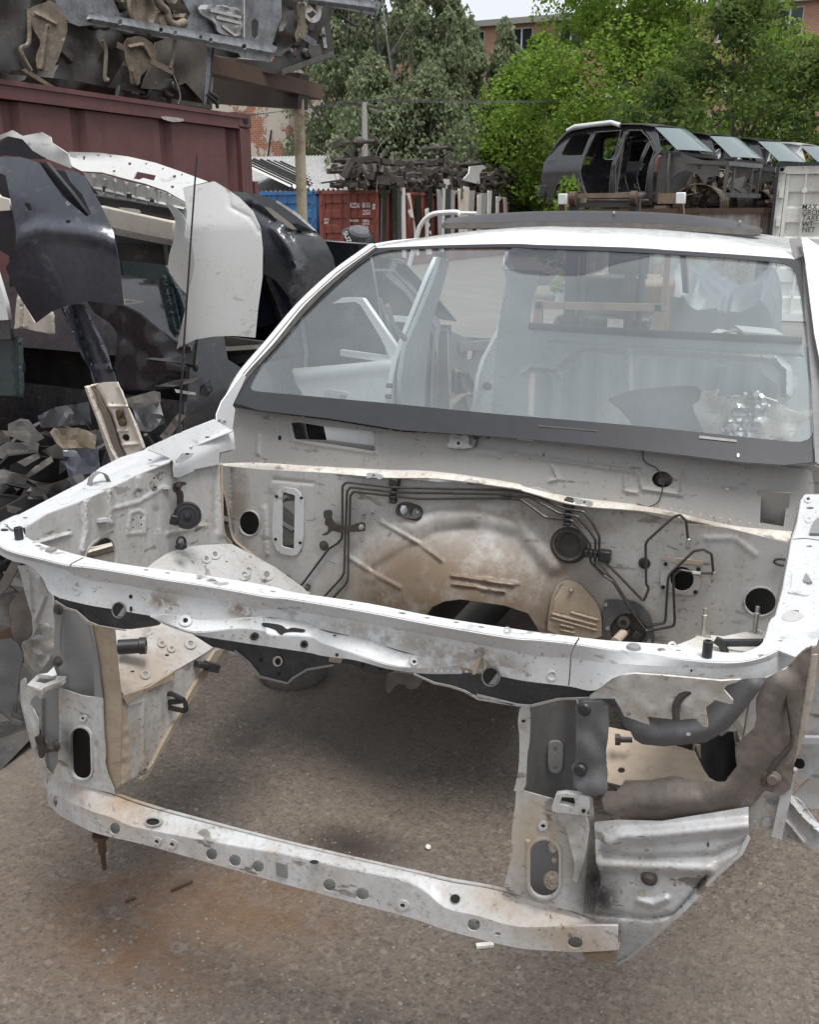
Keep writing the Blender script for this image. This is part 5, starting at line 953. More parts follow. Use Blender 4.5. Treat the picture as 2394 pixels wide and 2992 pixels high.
for y in (7.27, 1.14):
    bar('corner_post', side_pt(y, .12, -.06), side_pt(y, 2.47, -.06), .13, .16, MAROON, lc, upv=(0, 1, 0))
    c = box('corner_casting', side_pt(y, 2.535, -.07), (.17, .178, .12), MAROON, lc, (0, 0, -.1), .012)
    s_ = side_pt(y, 2.535, .018); lathe('casting_slot', [(.030, -.002), (.030, .003), (.024, .004), (.001, .0035)], VOID, c, s_, (1, 0, 0), 14)
box('roof', (-5.98, 4.4, 2.56), (2.3, 6.0, .03), MAROON, lc, (0, 0, -.1)); box('end_wall', (-5.72, 7.42, 1.3), (2.3, .05, 2.4), MAROON, lc, (0, 0, -.1)); box('far_wall', (-7.05, 4.5, 1.3), (.05, 5.9, 2.5), MAROON, lc, (0, 0, -.1))
for z in (1.95, 1.2): box('door_hinge', side_pt(7.40, z, -.02), (.04, .05, .22), MAROON, lc, (0, 0, -.1))
sheet('scraped_patch', 'A', [(675,488),(770,498),(772,512),(720,514),(680,500)], lambda u, v_: PN(side_pt(5, 1, .016), (1, -.1, 0))(u, v_), STEEL, lc, sm=1, thick=.001)

# car shells on the container roof
NOSE = PN(side_pt(5, 2.8, .02), (1, -.1, 0)); NOSB = PN(side_pt(5, 2.8, -.35), (1, -.1, 0)); NOSF = PN(side_pt(5, 2.8, .10), (1, -.1, 0))
ns = lambda a, s=7.: (lambda u, v_: a*mnoise.noise((u*.02*s/7, v_*.02*s/7, s)))
sh = empty('scrapped_car_shell', (-4.9, 4.9, 2.58), 'dirty dark car front shell without bumper overhanging the maroon container edge', 'car shell')
sheet('body_mass', 'A', [(-120,-90),(1190,-90),(1190,60),(1150,230),(895,250),(885,462),(600,428),(300,385),(-120,335)], PN(side_pt(5, 2.8, -.8), (1, -.1, 0)), DARKUB, sh, g=40, relief=ns(.2, 4), thick=.05)
sheet('under_body', 'A', [(-80,60),(330,100),(900,200),(880,440),(600,395),(300,340),(-80,300)], NOSB, DARKUB, sh, g=26, relief=ns(.14, 5), thick=.01)
sheet('wheel_arch', 'A', [(-80,-60),(130,-60),(120,60),(95,180),(110,290),(-80,310)], NOSE, DARKUB, sh, g=26, relief=lambda u, v_: .10*mnoise.noise((u*.008, v_*.008, 2)), thick=.01)
sheet('heat_shield', 'A', [(120,40),(150,25),(225,0),(292,98),(245,250),(215,300),(155,298),(150,240),(175,180),(135,120)], NOSE, TANSH, sh, g=14, sm=1, relief=ribfn([(px('A', [(200,110),(175,290)]), 10, .03), (px('A', [(150,60),(230,100)]), 8, .02)]), thick=.006)
sheet('front_panel', 'A', [(215,-70),(1180,-70),(1182,70),(1140,195),(760,120),(380,55),(290,96),(235,20)], NOSE, BLUEST, sh, g=20, relief=lambda u, v_: .03*mnoise.noise((u*.02, v_*.02, 4)), thick=.006, holes=[px('A', stad_) for stad_ in ([(1055,90),(1068,78),(1084,92),(1084,150),(1070,166),(1056,150)],)]+[px('A', [(470,-10),(500,55),(600,75),(780,105),(800,60),(760,-10)])])
sheet('front_bay', 'A', [(440,-40),(820,-40),(850,80),(800,130),(460,80)], NOSB, TANSH, sh, g=12, relief=ns(.16, 14), thick=.01)
sheet('cross_beam', 'A', [(285,95),(380,52),(640,98),(1140,188),(1165,200),(1130,262),(1010,242),(1000,225),(700,155),(400,105),(330,112)], NOSF, BLUEST, sh, g=16, relief=ribfn([(px('A', [(380,80),(1140,222)]), 12, .03)]), holes=[ell(*px('A', [(x, y)])[0], r*.69, r*.75, 12) for x, y, r in ((503,95,10),(675,128,9),(735,140,8),(842,158,8),(885,170,8),(1025,197,10))], thick=.008)
lathe('fan_housing', [(.02, 0), (.10, .02), (.13, .03), (.14, .05), (.12, .06), (.10, .02), (.001, .02)], TANSH, sh, pt('A', 575, 45, NOSE), (1, -.1, 0), 22)
lathe('pulley', [(.02, .05), (.05, .05), (.06, .03), (.075, .03), (.08, 0)], TANSH, sh, pt('A', 672, 100, NOSE), (1, -.1, 0), 20)
tube('coolant_pipe', crom(on('A', [(660,-20),(670,20),(700,50),(710,90),(740,108),(775,95)], off(NOSE, .08)), 4), .03, TANSH, sh, n=10)
sheet('headlamp', 'A', [(825,30),(900,20),(1020,40),(1022,140),(985,160),(910,140),(900,95),(850,70)], off(NOSE, .06), LIGHTG, sh, g=10, sm=1, relief=ns(.05, 16), thick=.02)
for i, l in enumerate(([(880,45),(1010,75)],[(905,75),(1010,100)],[(930,110),(985,150)],[(1022,0),(1022,160)])): bar('lamp_bracket', *on('A', l, off(NOSE, .09)), .02, .02, STEEL, sh)
sheet('wheel_housing', 'A', [(735,150),(890,195),(870,330),(860,440),(780,350),(700,380),(590,372),(640,260),(650,180)], off(NOSB, .1), paint('grey_brown_housing', (.12, .105, .09), .6, .5, (.05, .045, .04), 4, .5, 0), sh, g=16, relief=lambda u, v_: .12*mnoise.noise((u*.01, v_*.01, 7)), thick=.01)
sheet('heat_shield', 'A', [(520,165),(590,150),(650,190),(655,250),(620,290),(590,320),(585,362),(548,355),(545,310),(525,250)], off(NOSB, .22), TANSH, sh, g=12, sm=1, relief=ribfn([(px('A', [(545,200),(600,190),(630,240)]), 8, .03), (px('A', [(560,300),(568,350)]), 7, .03)]), thick=.006)
sheet('edge_flange', 'A', [(868,200),(886,205),(880,330),(862,445),(852,440),(862,330)], off(NOSE, -.1), BLUEST, sh, thick=.01)
for l in ([(430,170),(445,220),(440,330),(455,335)], [(120,40),(120,180),(85,210),(130,300)], [(735,170),(725,250),(715,290)], [(870,400),(905,430),(915,455)], [(880,390),(912,415),(912,450)]):
    tube('hanging_line', crom(on('A', l, off(NOSE, .03)), 4), .014, TANSH if l[0][0] < 800 else BLACKPL, sh, n=6)
sh2 = empty('scrapped_car_shell', (-5.0, 6.6, 2.6), 'sooty black car shell on the rusty beam behind the first one, open lamp hole', 'car shell')
N2 = PN((-4.55, 8., 3), (1, -.35, 0)); N2b = PN((-5.0, 8., 3), (1, -.35, 0))
sheet('front_panel', 'A', [(1140,-60),(1300,-60),(1320,10),(1330,60),(1240,180),(1180,240),(1150,240),(1180,80)], off(N2, .02), DARKUB, sh2, g=18, relief=ns(.08, 9), thick=.01)
sheet('fender_well', 'A', [(1180,-60),(1400,-60),(1400,30),(1385,100),(1405,240),(1180,318),(880,262),(890,235),(1140,262),(1185,200)], N2b, DARKUB, sh2, g=20, relief=lambda u, v_: .12*mnoise.noise((u*.01, v_*.01, 3)), thick=.01)
sheet('tan_bracket', 'A', [(1245,10),(1285,15),(1280,90),(1295,120),(1275,160),(1245,180),(1235,150),(1250,110)], off(N2, .05), TANSH, sh2, g=10, sm=1, relief=ribfn([(px('A', [(1262,20),(1262,160)]), 8, .03)]), thick=.01)
lathe('lamp_hole', [(.10, 0), (.10, .02), (.07, .02), (.06, -.01), (.001, -.01)], W_PAN, sh2, pt('A', 1307, 46, off(N2, .04)), (1, -.5, 0), 18)
sheet('bumper_beam', 'A', [(1170,-30),(1330,-10),(1585,5),(1600,20),(1578,68),(1540,60),(1320,20)], off(N2, .12), BLUEST, sh2, g=16, thick=.03, relief=ribfn([(px('A', [(1300,0),(1570,35)]), 10, .03)]))
for l in ([(1580,20),(1575,110),(1588,230)], [(1420,60),(1500,110),(1520,40)]): tube('hanging_cable', crom(on('A', l, off(N2, .14)), 4), .012, BLACKPL, sh2, n=6)
sheet('sill_edge', 'A', [(1180,318),(1405,236),(1400,215),(1300,250),(1190,290)], off(N2b, .12), SCRAP, sh2, thick=.01)

def clutter(fr, x0, y0, x1, y1, surf, n, mats, parent, seed, k=1.):
    rnd = random.Random(seed)
    for i in range(n):
        x, y = rnd.uniform(x0, x1), rnd.uniform(y0, y1); m_ = rnd.choice(mats); p = pt(fr, x, y, off(surf, rnd.uniform(-.04, .07))); q = i % 5
        d = Vector((rnd.gauss(0, .4), rnd.gauss(0, 1), rnd.gauss(0, .7))).normalized()
        if q == 0: box('bracket', p, (rnd.uniform(.03, .09)*k, rnd.uniform(.05, .16)*k, rnd.uniform(.04, .12)*k), m_, parent, (rnd.uniform(-.5, .5), rnd.uniform(-.3, .3), rnd.uniform(-.4, .4)), .008)
        elif q == 1:
            e = Vector(p)+d*rnd.uniform(.15, .4)*k; tube('hose', crom([p, (Vector(p)+e)/2+Vector((.05, 0, -.06)), e], 5), rnd.uniform(.008, .02)*k, m_, parent, n=7)
        elif q == 2: r_ = rnd.uniform(.02, .06)*k; lathe('cap', [(r_*.3, .03), (r_*.8, .03), (r_, .02), (r_, -.02)], m_, parent, p, (1, rnd.uniform(-.6, .3), rnd.uniform(-.3, .5)), 14)
        elif q == 3: bar('strut', p, Vector(p)+d*rnd.uniform(.2, .5)*k, rnd.uniform(.015, .04)*k, rnd.uniform(.02, .06)*k, m_, parent)
        else:
            w_ = rnd.uniform(.06, .16)*k; mesh('plate', [Vector(p)+Vector((rnd.uniform(-.02, .05), w_*math.cos(t_)*rnd.uniform(.6, 1.2), w_*.8*math.sin(t_)*rnd.uniform(.6, 1.2))) for t_ in [2*math.pi*j/7 for j in range(7)]], [tuple(range(7))], m_, parent, thick=.006, smooth=0)
clutter('A', 420, -20, 850, 60, NOSB, 22, (TANSH, BLUEST, DARKUB, DMETAL, SCRAP, DARKUB), sh, 3)
clutter('A', 20, 20, 420, 300, NOSB, 8, (DARKUB, TANSH, DARKUB, DMETAL), sh, 5)
clutter('A', 450, 180, 860, 400, NOSB, 14, (DARKUB, TANSH, DARKUB, DMETAL, SCRAP), sh, 6)
clutter('A', 1190, 0, 1380, 230, N2b, 24, (DARKUB, TANSH, SCRAP, BLUEST), sh2, 8)

# rusty gantry
gan = empty('steel_gantry', (-5.0, 9, 0), 'rusty steel post carrying a brown beam behind the maroon container', 'steel frame')
tube('post', [(-5.0, 9, 0), (-5.0, 9, 2.9)], .055, rusty('peeling_yellow_post', (.42, .36, .25), (.16, .08, .04), .6, .7, 5, .4), gan, n=14)
bar('beam', (-7.5, 9.0, 3.2), (-4.94, 9.0, 2.96), .20, .32, rusty('brown_beam', (.036, .021, .017), (.05, .03, .022), .5), gan)
bar('beam', (-5.0, 7.4, 3.0), (-5.0, 9.4, 3.0), .14, .14, RUST, gan)

# ---- bumpers and panels hung on racks
def bulge(u0, v0, w, h, a): return lambda u, v_: a*max(0, 1-((u-u0)/w)**2-((v_-v0)/h)**2)
bump1 = empty('car_bumper', (-2.8, 3.1, 1.1), 'dark blue car bumper with square hole hung nearest, left of the white bumper', 'bumper')
B1S = YF(lambda x, z: 3.12+.9*max(0, x+2.62)**2*4+.25*max(0, -2.75-x)+.30*max(0, 1.62-z)**1.5*0-.0, 3.1)
sheet('bumper_skin', 'C', [(-40,190),(20,180),(100,180),(190,210),(250,300),(300,370),(415,465),(440,455),(395,360),(340,300),(310,240),(380,255),(430,320),(500,440),(545,540),(575,700),(595,892),(530,885),(430,870),(330,890),(250,920),(175,975),(90,840),(28,710),(75,640),(80,540),(55,400),(30,270),(-40,240)], YF(lambda x, z: 3.05+.55*max(0, x+2.80)**1.5+.35*abs(z-1.66)**1.4+.05*math.sin(3*x), 3.1), NAVYP, bump1, g=16, holes=[px('C', [(120,403),(147,403),(158,437),(130,438)]), ell(*px('C', [(328,492)])[0], 8, 5, 12)], relief=ribfn([(px('C', [(-20,690),(120,560),(200,528),(330,535),(480,560),(560,600)]), 38, .03)]), thick=.005, smooth=80)
sheet('lamp_aperture_edge', 'C', [(190,205),(260,300),(330,380),(425,470),(430,455),(350,350),(300,290),(230,205)], YF(lambda x, z: 3.10, 3.1), BLACKPL, bump1, thick=.02)
sheet('bumper_dark_backing', 'C', [(-40,200),(180,215),(400,270),(500,470),(540,560),(560,720),(300,760),(60,660),(-40,600)], PY(3.42), BLACKPL, bump1, thick=.02)  # black sheet added for the dark interior behind the bumper openings
sheet('inner_bracket', 'C', [(270,300),(310,290),(330,330),(320,350),(280,330)], PY(3.2), W_PAN, bump1, sm=1)
bump2 = empty('car_bumper', (-2.7, 3.9, 1.1), 'large white car bumper with square clip holes along its upper edge', 'bumper')
B2S = YF(lambda x, z: 3.75+1.1*max(0, x+2.72)**2*1.6+.28*max(0, -2.9-x), 3.8)
sheet('bumper_end', 'C', [(880,330),(925,320),(1030,297),(1085,330),(1150,375),(1215,440),(1252,520),(1262,620),(1260,760),(1240,900),(1226,1046),(1130,1038),(1030,1040),(940,1055),(850,1100),(880,960),(910,820),(935,700),(932,610),(885,560),(900,450)], YF(lambda x, z: 3.70+1.6*max(0, x+2.66)**2+.5*max(0, -2.70-x)+.22*max(0, z-1.72), 3.8), WHITEB, bump2, g=16, relief=ribfn([(px('C', [(1095,345),(1105,420),(1200,470),(1245,540)]), 10, -.006)]), thick=.005, smooth=80)
sq = lambda x, y, w=9, h=13: px('C', [(x-w, y-h), (x+w, y-h), (x+w-3, y+h), (x-w-3, y+h)])
sheet('upper_flange', 'C', [(330,155),(480,160),(620,180),(750,210),(880,255),(1000,300),(940,315),(880,330),(895,400),(800,345),(700,310),(600,285),(490,255),(395,250),(345,225)], YF(lambda x, z: 3.98-.9*max(0, 2.04-z), 3.9), WHITEB, bump2, g=14, holes=[px('C', [(640,285),(660,252),(750,270),(740,295),(690,282),(670,290)])]+[sq(*q, *w) for q, w in (((406,186),(5,9)),((533,178),(4,4)),((625,214),(7,6)),((550,250),(6,5)),((704,214),(4,4)),((785,238),(4,4)),((840,275),(7,6)),((875,266),(4,4)),((830,325),(7,6)),((475,172),(4,4)))], thick=.005)
sheet('inner_lattice', 'C', [(400,255),(490,262),(600,295),(700,318),(800,352),(895,405),(905,450),(890,520),(840,470),(830,420),(720,410),(600,385),(480,365),(440,320)], YF(lambda x, z: 4.02, 4.0), WHITEB, bump2, g=12, holes=[sq(620,374,14,18), sq(730,398,12,14), sq(500,335,7,14)], relief=ribfn([(px('C', [(x, 275+(x-430)*.2), (x-6, 365+(x-430)*.15)]), 5, .02) for x in range(450, 850, 52)]+[(px('C', [(430,325),(880,430)]), 5, .02)]), thick=.005)
sheet('lattice_dark_backing', 'C', [(395,262),(600,300),(880,370),(940,430),(1230,480),(1250,800),(1180,1000),(960,1020),(820,760),(600,680),(560,600),(430,420)], PY(4.35), BLACKPL, bump2, thick=.02)  # black sheet added for the darkness behind the lattice
sheet('return_flange', 'C', [(788,390),(830,410),(890,470),(905,560),(930,610),(935,700),(910,850),(860,800),(805,720),(815,640),(850,540),(840,470)], YF(lambda x, z: 3.86, 3.9), WHITEB, bump2, g=14, sm=1, thick=.005)
tb = empty('car_bumper', (-3.3, 3.3, 1.7), 'white bumper corner with dark grille insert peeking above the blue bumper', 'bumper')
sheet('bumper_skin', 'C', [(-30,110),(0,75),(60,52),(110,80),(200,62),(245,85),(250,110),(330,165),(345,235),(230,190),(160,150),(110,95),(40,80)], YF(lambda x, z: 3.45, 3.5), WHITEB, tb, g=14, thick=.006, relief=ns(.02, 6))
sheet('grille_insert', 'C', [(-30,130),(40,82),(110,97),(160,150),(225,190),(150,190),(30,170),(-30,180)], YF(lambda x, z: 3.5, 3.5), BLACKPL, tb, thick=.004)
rb = empty('bumper_beam', (-3.0, 4.1, 1.5), 'black and cream bumper beam lying behind the white bumper', 'bumper beam')
bar('beam', *on('C', [(470,385),(850,450)], PY(4.15)), .10, .06, BLACKPL, rb, bevel=.01, smooth=40)
bar('cream_sill', *on('C', [(490,460),(850,540)], PY(4.1)), .06, .10, CREAM, rb, bevel=.008, smooth=40)
sheet('bracket', 'C', [(560,420),(660,430),(680,445),(640,460),(600,440)], PY(4.08), W_PAN, rb, sm=1)
bar('cream_edge', *on('C', [(470,520),(830,590)], PY(4.08)), .03, .03, STEEL, rb)
cr = tag(sheet('scrap_sheet_metal', 'C', [(-40,330),(0,370),(55,385),(62,435),(0,440),(-40,440)], PY(3.35), CREAM, None, thick=.03), 'cream painted panel edge between white and blue bumpers', 'car panel')
# the grey boot end behind
sd_ = empty('car_rear_corner', (-2.9, 4.9, 1.0), 'dark grey car rear corner with lamp strip between white bumper and windscreen', 'car panel')
sheet('skin', 'C', [(1100,345),(1180,350),(1260,370),(1330,395),(1420,450),(1510,530),(1560,580),(1600,660),(1612,720),(1540,780),(1470,850),(1410,920),(1380,840),(1330,770),(1250,735),(1262,600),(1250,500),(1200,420)], YF(lambda x, z: 4.62+1.2*max(0, x+2.75)**2+.5*max(0, 1.62-z)*0+.2*max(0, z-1.6), 4.7), GREYP, sd_, g=16, relief=ribfn([(px('C', [(1330,530),(1400,640),(1420,720),(1390,850)]), 26, .05), (px('C', [(1200,420),(1300,480),(1350,540),(1520,540)]), 14, -.02)]), thick=.006, smooth=80, holes=[px('C', [(1265,415),(1300,425),(1400,500),(1430,530),(1400,525),(1320,470)])])
sheet('lamp_strip', 'C', [(1255,405),(1300,418),(1410,498),(1440,535),(1395,532),(1310,475)], PY(4.72), CREAM, sd_, thick=.01)
sheet('glass_edge', 'C', [(1180,350),(1260,365),(1360,405),(1450,470),(1515,535),(1490,530),(1420,490),(1350,440),(1240,390)], off(YF(lambda x, z: 4.60+1.2*max(0, x+2.75)**2+.2*max(0, z-1.6), 4.7), .012), BLACKP, sd_, thick=.006)
sheet('chrome_line', 'C', [(1330,388),(1430,450),(1520,535),(1505,532),(1420,462),(1325,396)], off(YF(lambda x, z: 4.60+1.2*max(0, x+2.75)**2+.2*max(0, z-1.6), 4.7), .02), STEEL, sd_, thick=.004)
sheet('wheel_arch_edge', 'C', [(1250,740),(1330,775),(1385,845),(1412,920),(1380,960),(1240,1000),(1240,850)], PY(4.75), plain('indigo_inner', (.030, .034, .055), .45), sd_, thick=.01)
# white and black strips at the far left
tag(sheet('scrap_sheet_metal', 'C', [(-60,700),(-10,730),(35,878),(50,960),(-60,965)], PY(2.9), WHITEB, None, thick=.02), 'white panel edge cut by the picture edge below the blue bumper', 'car panel')
tag(sheet('dark_panel', 'C', [(-60,968),(50,962),(62,1050),(-60,1060)], PY(2.92), GREYP, None, thick=.02), 'dark grey panel edge under the white panel edge', 'car panel')
tag(sheet('green_sill_piece', 'O', [(0,330),(90,320),(160,350),(175,560),(168,755),(0,750),(10,560)], PY(2.95), GREENP, None, g=18, relief=ribfn([(px('O', [(140,330),(155,755)]), 10, .012)]), thick=.02), 'dark green pillar piece hanging at the picture edge', 'car panel')
tag(sheet('cream_sill_piece', 'O', [(115,270),(140,20),(165,60),(260,230),(380,150),(388,305),(330,300),(180,270)], PY(3.3), CREAM, None, g=16, relief=ribfn([(px('O', [(150,60),(140,260)]), 8, .015), (px('O', [(180,80),(170,265)]), 6, -.01), (px('O', [(375,170),(378,300)]), 6, .012)]), thick=.02), 'cream ribbed sill end hanging below the blue bumper', 'car panel')
p1_ = empty('door_pillar', (-2.3, 3.2, .8), 'dark blue cut door pillar slanting down behind the cream sill piece', 'car pillar')
sheet('pillar', 'O', [(445,120),(510,100),(540,95),(610,95),(660,210),(760,420),(835,640),(840,660),(680,668),(650,560),(600,480)], YF(lambda x, z: 3.12, 3.1), NAVYP, p1_, g=8, relief=ribfn([(px('O', [(520,100),(700,650)]), 18, -.04), (px('O', [(600,95),(800,560)]), 12, .03), (px('O', [(455,120),(640,600)]), 9, .02)]), thick=.008)
sheet('label_plate', 'O', [(680,525),(775,525),(780,560),(685,560)], YF(lambda x, z: 3.08, 3.1), NAVYP, p1_, thick=.004)
dp = empty('cut_door_frame', (-2.7, 3.9, .8), 'black cut body side with triangular opening under the white bumper', 'car panel')
sheet('frame', 'O', [(630,70),(760,60),(900,110),(1000,160),(1120,260),(1250,360),(1380,400),(1420,560),(1400,690),(1000,720),(870,720),(830,560),(855,380),(850,300),(800,230),(690,160)], YF(lambda x, z: 3.85, 3.9), BLACKP, dp, g=18, relief=ns(.015, 6), thick=.02)
tag(sheet('scrap_sheet_metal', 'O', [(880,60),(1110,90),(1120,200),(1095,270),(1000,200),(880,110)], PY(4.0), W_PAN, None, thick=.01), 'white panel scrap seen through the black body side', 'car panel')
p2_ = empty('door_pillar', (-2.4, 3.6, .9), 'dark green cut door pillar hanging beside the white bumper', 'car pillar')
sheet('pillar', None, px('C', [(590,680),(800,700),(815,730),(600,725)])+px('C', [(815,730),(870,840),(920,990),(985,1220),(870,1222),(820,1010),(760,780),(600,735)]), YF(lambda x, z: 3.92, 3.9), GREENP, p2_, g=7, relief=ribfn([(px('C', [(790,760),(880,1200)]), 10, .03), (px('C', [(840,800),(940,1210)]), 8, -.02)]), thick=.02)
tag(sheet('curved_trim', 'C', [(930,1080),(1010,1050),(1120,1045),(1240,1060),(1310,1070),(1250,1150),(1100,1180),(960,1150)], PY(4.3), SCRAP, None, g=14, relief=ribfn([(px('C', [(940,1090),(1100,1110),(1240,1100)]), 10, .04)]), thick=.02), 'curved brown trim piece low behind the white bumper', 'car panel')
# dark body sides added to darken the back of the scrap corner
for i, (x0, x1, y, c_, w_) in enumerate(((-4.75, -3.75, 3.35, BLACKP, 'black body side nearest the picture edge'), (-4.25, -3.0, 4.15, DARKUB, 'dark body side behind the dark blue pillar'), (-3.5, -2.2, 4.9, BLACKP, 'black body side behind the green pillar'), (-3.3, -2.3, 5.3, DARKUB, 'dark body side behind the grey car corner'))):
    bs_ = empty('cut_body_side', ((x0+x1)/2, y, 0), w_+' added to darken the space behind the heap', 'car panel', 'body sides behind the heap')
    V, F = cdt([(x0, .02), (x1, .02), (x1+.03, .9), (x1-.12, 1.62 if i < 3 else 1.3), (x0+.1, 1.68 if i < 3 else 1.35), (x0, 1.0)], [[(x0+.25, 1.2), (x1-.35, 1.2), (x1-.45, 1.5), (x0+.3, 1.52)]] if i in (1, 2) else [], .12)
    mesh('frame', [(v_.x, y+.05*mnoise.noise((v_.x*3, v_.y*3, i)), v_.y) for v_ in V], F, c_, bs_, thick=.03, smooth=50)
    for z in (.35, .75): bar('press_rib', (x0+.1, y-.02, z), (x1-.1, y-.02, z+.04), .03, .03, c_, bs_)
# cream sill piece leaning on the car
cs = empty('cut_sill', (-2.15, 2.6, .6), 'cream cut pillar end with round hole leaning towards the fender rail', 'car pillar')
CSS = YF(lambda x, z: 2.55, 2.6)
sheet('sill_skin', 'O', [(612,692),(660,680),(740,660),(845,655),(880,720),(910,800),(980,960),(1045,1130),(1040,1300),(830,1300),(805,1228),(760,1100),(700,920)], CSS, CREAM, cs, g=10, relief=ribfn([(px('O', [(625,700),(700,900),(800,1150),(840,1220)]), 9, .03), (px('O', [(680,700),(740,820),(790,900),(830,1030),(880,1180)]), 16, -.05), (px('O', [(860,690),(920,830),(1030,1130)]), 9, .025), (px('O', [(760,830),(915,830)]), 6, .01), (px('O', [(840,1010),(920,1005)]), 6, .012), (px('O', [(880,1110),(1000,1100)]), 8, .012)]), holes=[ell(*px('O', [(908,1058)])[0], 12, 12, 18)], thick=.006)
sheet('brown_seal', 'O', [(662,690),(700,730),(750,830),(790,900),(830,1010),(850,1090),(905,1190),(860,1215),(810,1100),(740,900)], CSS, plain('brown_felt', (.13, .10, .09), .8), cs, thick=.004, relief=lambda u, v_: .004)
rp = sheet('rust_hinge_plate', 'O', [(840,900),(855,860),(880,855),(890,890),(905,940),(905,970),(880,970),(850,930)], off(CSS, .012), RUST, cs, sm=1, thick=.01)
for x, y in ((866,877),(886,948)): lathe('hinge_bolt', [(.014, 0), (.013, .01), (.001, .011)], RUST, rp, pt('O', x, y, off(CSS, .016)), (0, -1, 0), 10)
# whip aerial on the car
tube('aerial_whip', [pt('C', 945, 172, PY(2.12)), pt('C', 915, 600, PY(2.12)), pt('C', 885, 1050, PY(2.12)), pt('E', 1292, 600, PY(2.12))], [.0022, .0024, .003, .004], BLACKPL, car, n=6)
tube('aerial_base', [pt('E', 1293, 598, PY(2.12)), pt('E', 1290, 655, PY(2.12))], .008, BLACKPL, car, n=10)
# scrap heap: individual plastic and metal pieces
lab = ['curled grey plastic shield at the left edge of the heap', 'pale torn liner lying highest on the heap at left', 'cracked brown lamp lens lying on the heap', 'grey bracket strip with a bolt eye on the heap', 'dark plastic box lying above the brown lens', 'flat grey splash shield low on the heap', 'grey tray behind the cream pillar end', 'ribbed dark tray right of the cream pillar end', 'thin pale rail lying under the aerial', 'dark bent plate under the green pillar', 'bundle of bent bracket wires near the windscreen pillar', 'dark wedge plate leaning low under the aerial', 'black tub at the bottom of the heap', 'sooty flat panel in front of the black tub', 'grey shard under the fender rail', 'brown board low at the left edge']
hp_ = [([(60,960),(150,920),(210,930),(260,1000),(320,1060),(240,1110),(150,1080),(60,1040)], 3.2, SCRAP), ([(-40,1140),(60,1090),(280,1095),(270,1160),(295,1200),(180,1265),(100,1220),(-40,1200)], 3.0, SCRAP), ([(360,1020),(390,985),(470,990),(560,985),(640,1010),(690,1040),(690,1140),(600,1130),(460,1140),(400,1090)], 3.05, plain('brown_lens', (.17, .14, .10), .3)),  # torn liner gets dark scrap grey for the shade under the bumpers
       ([(-40,1290),(30,1290),(180,1330),(260,1260),(370,1190),(385,1230),(300,1290),(200,1350),(180,1400),(-40,1380)], 2.95, SCRAP), ([(270,900),(400,840),(640,800),(660,960),(300,990)], 3.4, BLACKPL), ([(300,1150),(460,1080),(640,1140),(520,1220),(380,1200)], 3.1, SCRAP), ([(900,780),(1110,720),(1150,730),(1160,800),(1050,850),(960,860)], 3.3, SCRAP), ([(960,860),(1150,800),(1190,950),(1080,1020),(1000,1010)], 3.2, BLACKPL),
       ([(1260,710),(1410,735),(1410,755),(1270,735)], 3.4, STEEL), ([(1110,690),(1240,650),(1430,625),(1400,660),(1250,690)], 3.5, SCRAP), ([(1440,690),(1520,640),(1530,720),(1480,760),(1440,750)], 3.3, BLACKPL), ([(1150,1050),(1290,880),(1340,900),(1200,1090)], 3.0, RUBBER), ([(450,1150),(700,1140),(720,1300),(500,1350)], 2.9, NAVYP), ([(180,1420),(400,1380),(560,1320),(680,1330),(420,1500),(200,1500)], 2.8, DARKUB), ([(50,1540),(160,1570),(110,1602),(60,1590)], 2.7, SCRAP), ([(-40,1000),(60,1010),(80,1090),(-40,1120)], 3.1, RUBBER)]
for i, (l, y, m_) in enumerate(hp_):
    tag(sheet('scrap_piece', 'O', l, PN(pt('O', *l[0], PY(y)), (.25*math.sin(i*2.1), -1, .55+.3*math.cos(i*1.7))), m_, None, g=16, relief=(lambda k: lambda u, v_: .09*abs(mnoise.noise((u*.011, v_*.011, k)))+.012*mnoise.noise((u*.05, v_*.05, k)))(i*3.1), thick=.005, smooth=14), lab[i], 'scrap part', 'scrap parts in the heap')
rows = []
for j in range(14):
    y = 2.0+j*.22; rows.append([(-4.7+i*.17, y, max(-.02, .50*math.sin(math.pi*i/14)*min(1, (j+1)/4)+.16*mnoise.noise((i*.5, j*.5, 3)))) for i in range(15)])
tag(grid('scrap_rubble', rows, DARKUB, smooth=0), 'low mass of sooty broken plastic behind the car', 'rubble', kind='stuff')
rnd = random.Random(21); MATTE = plain('matt_black_plastic', (.022, .021, .021), .75)
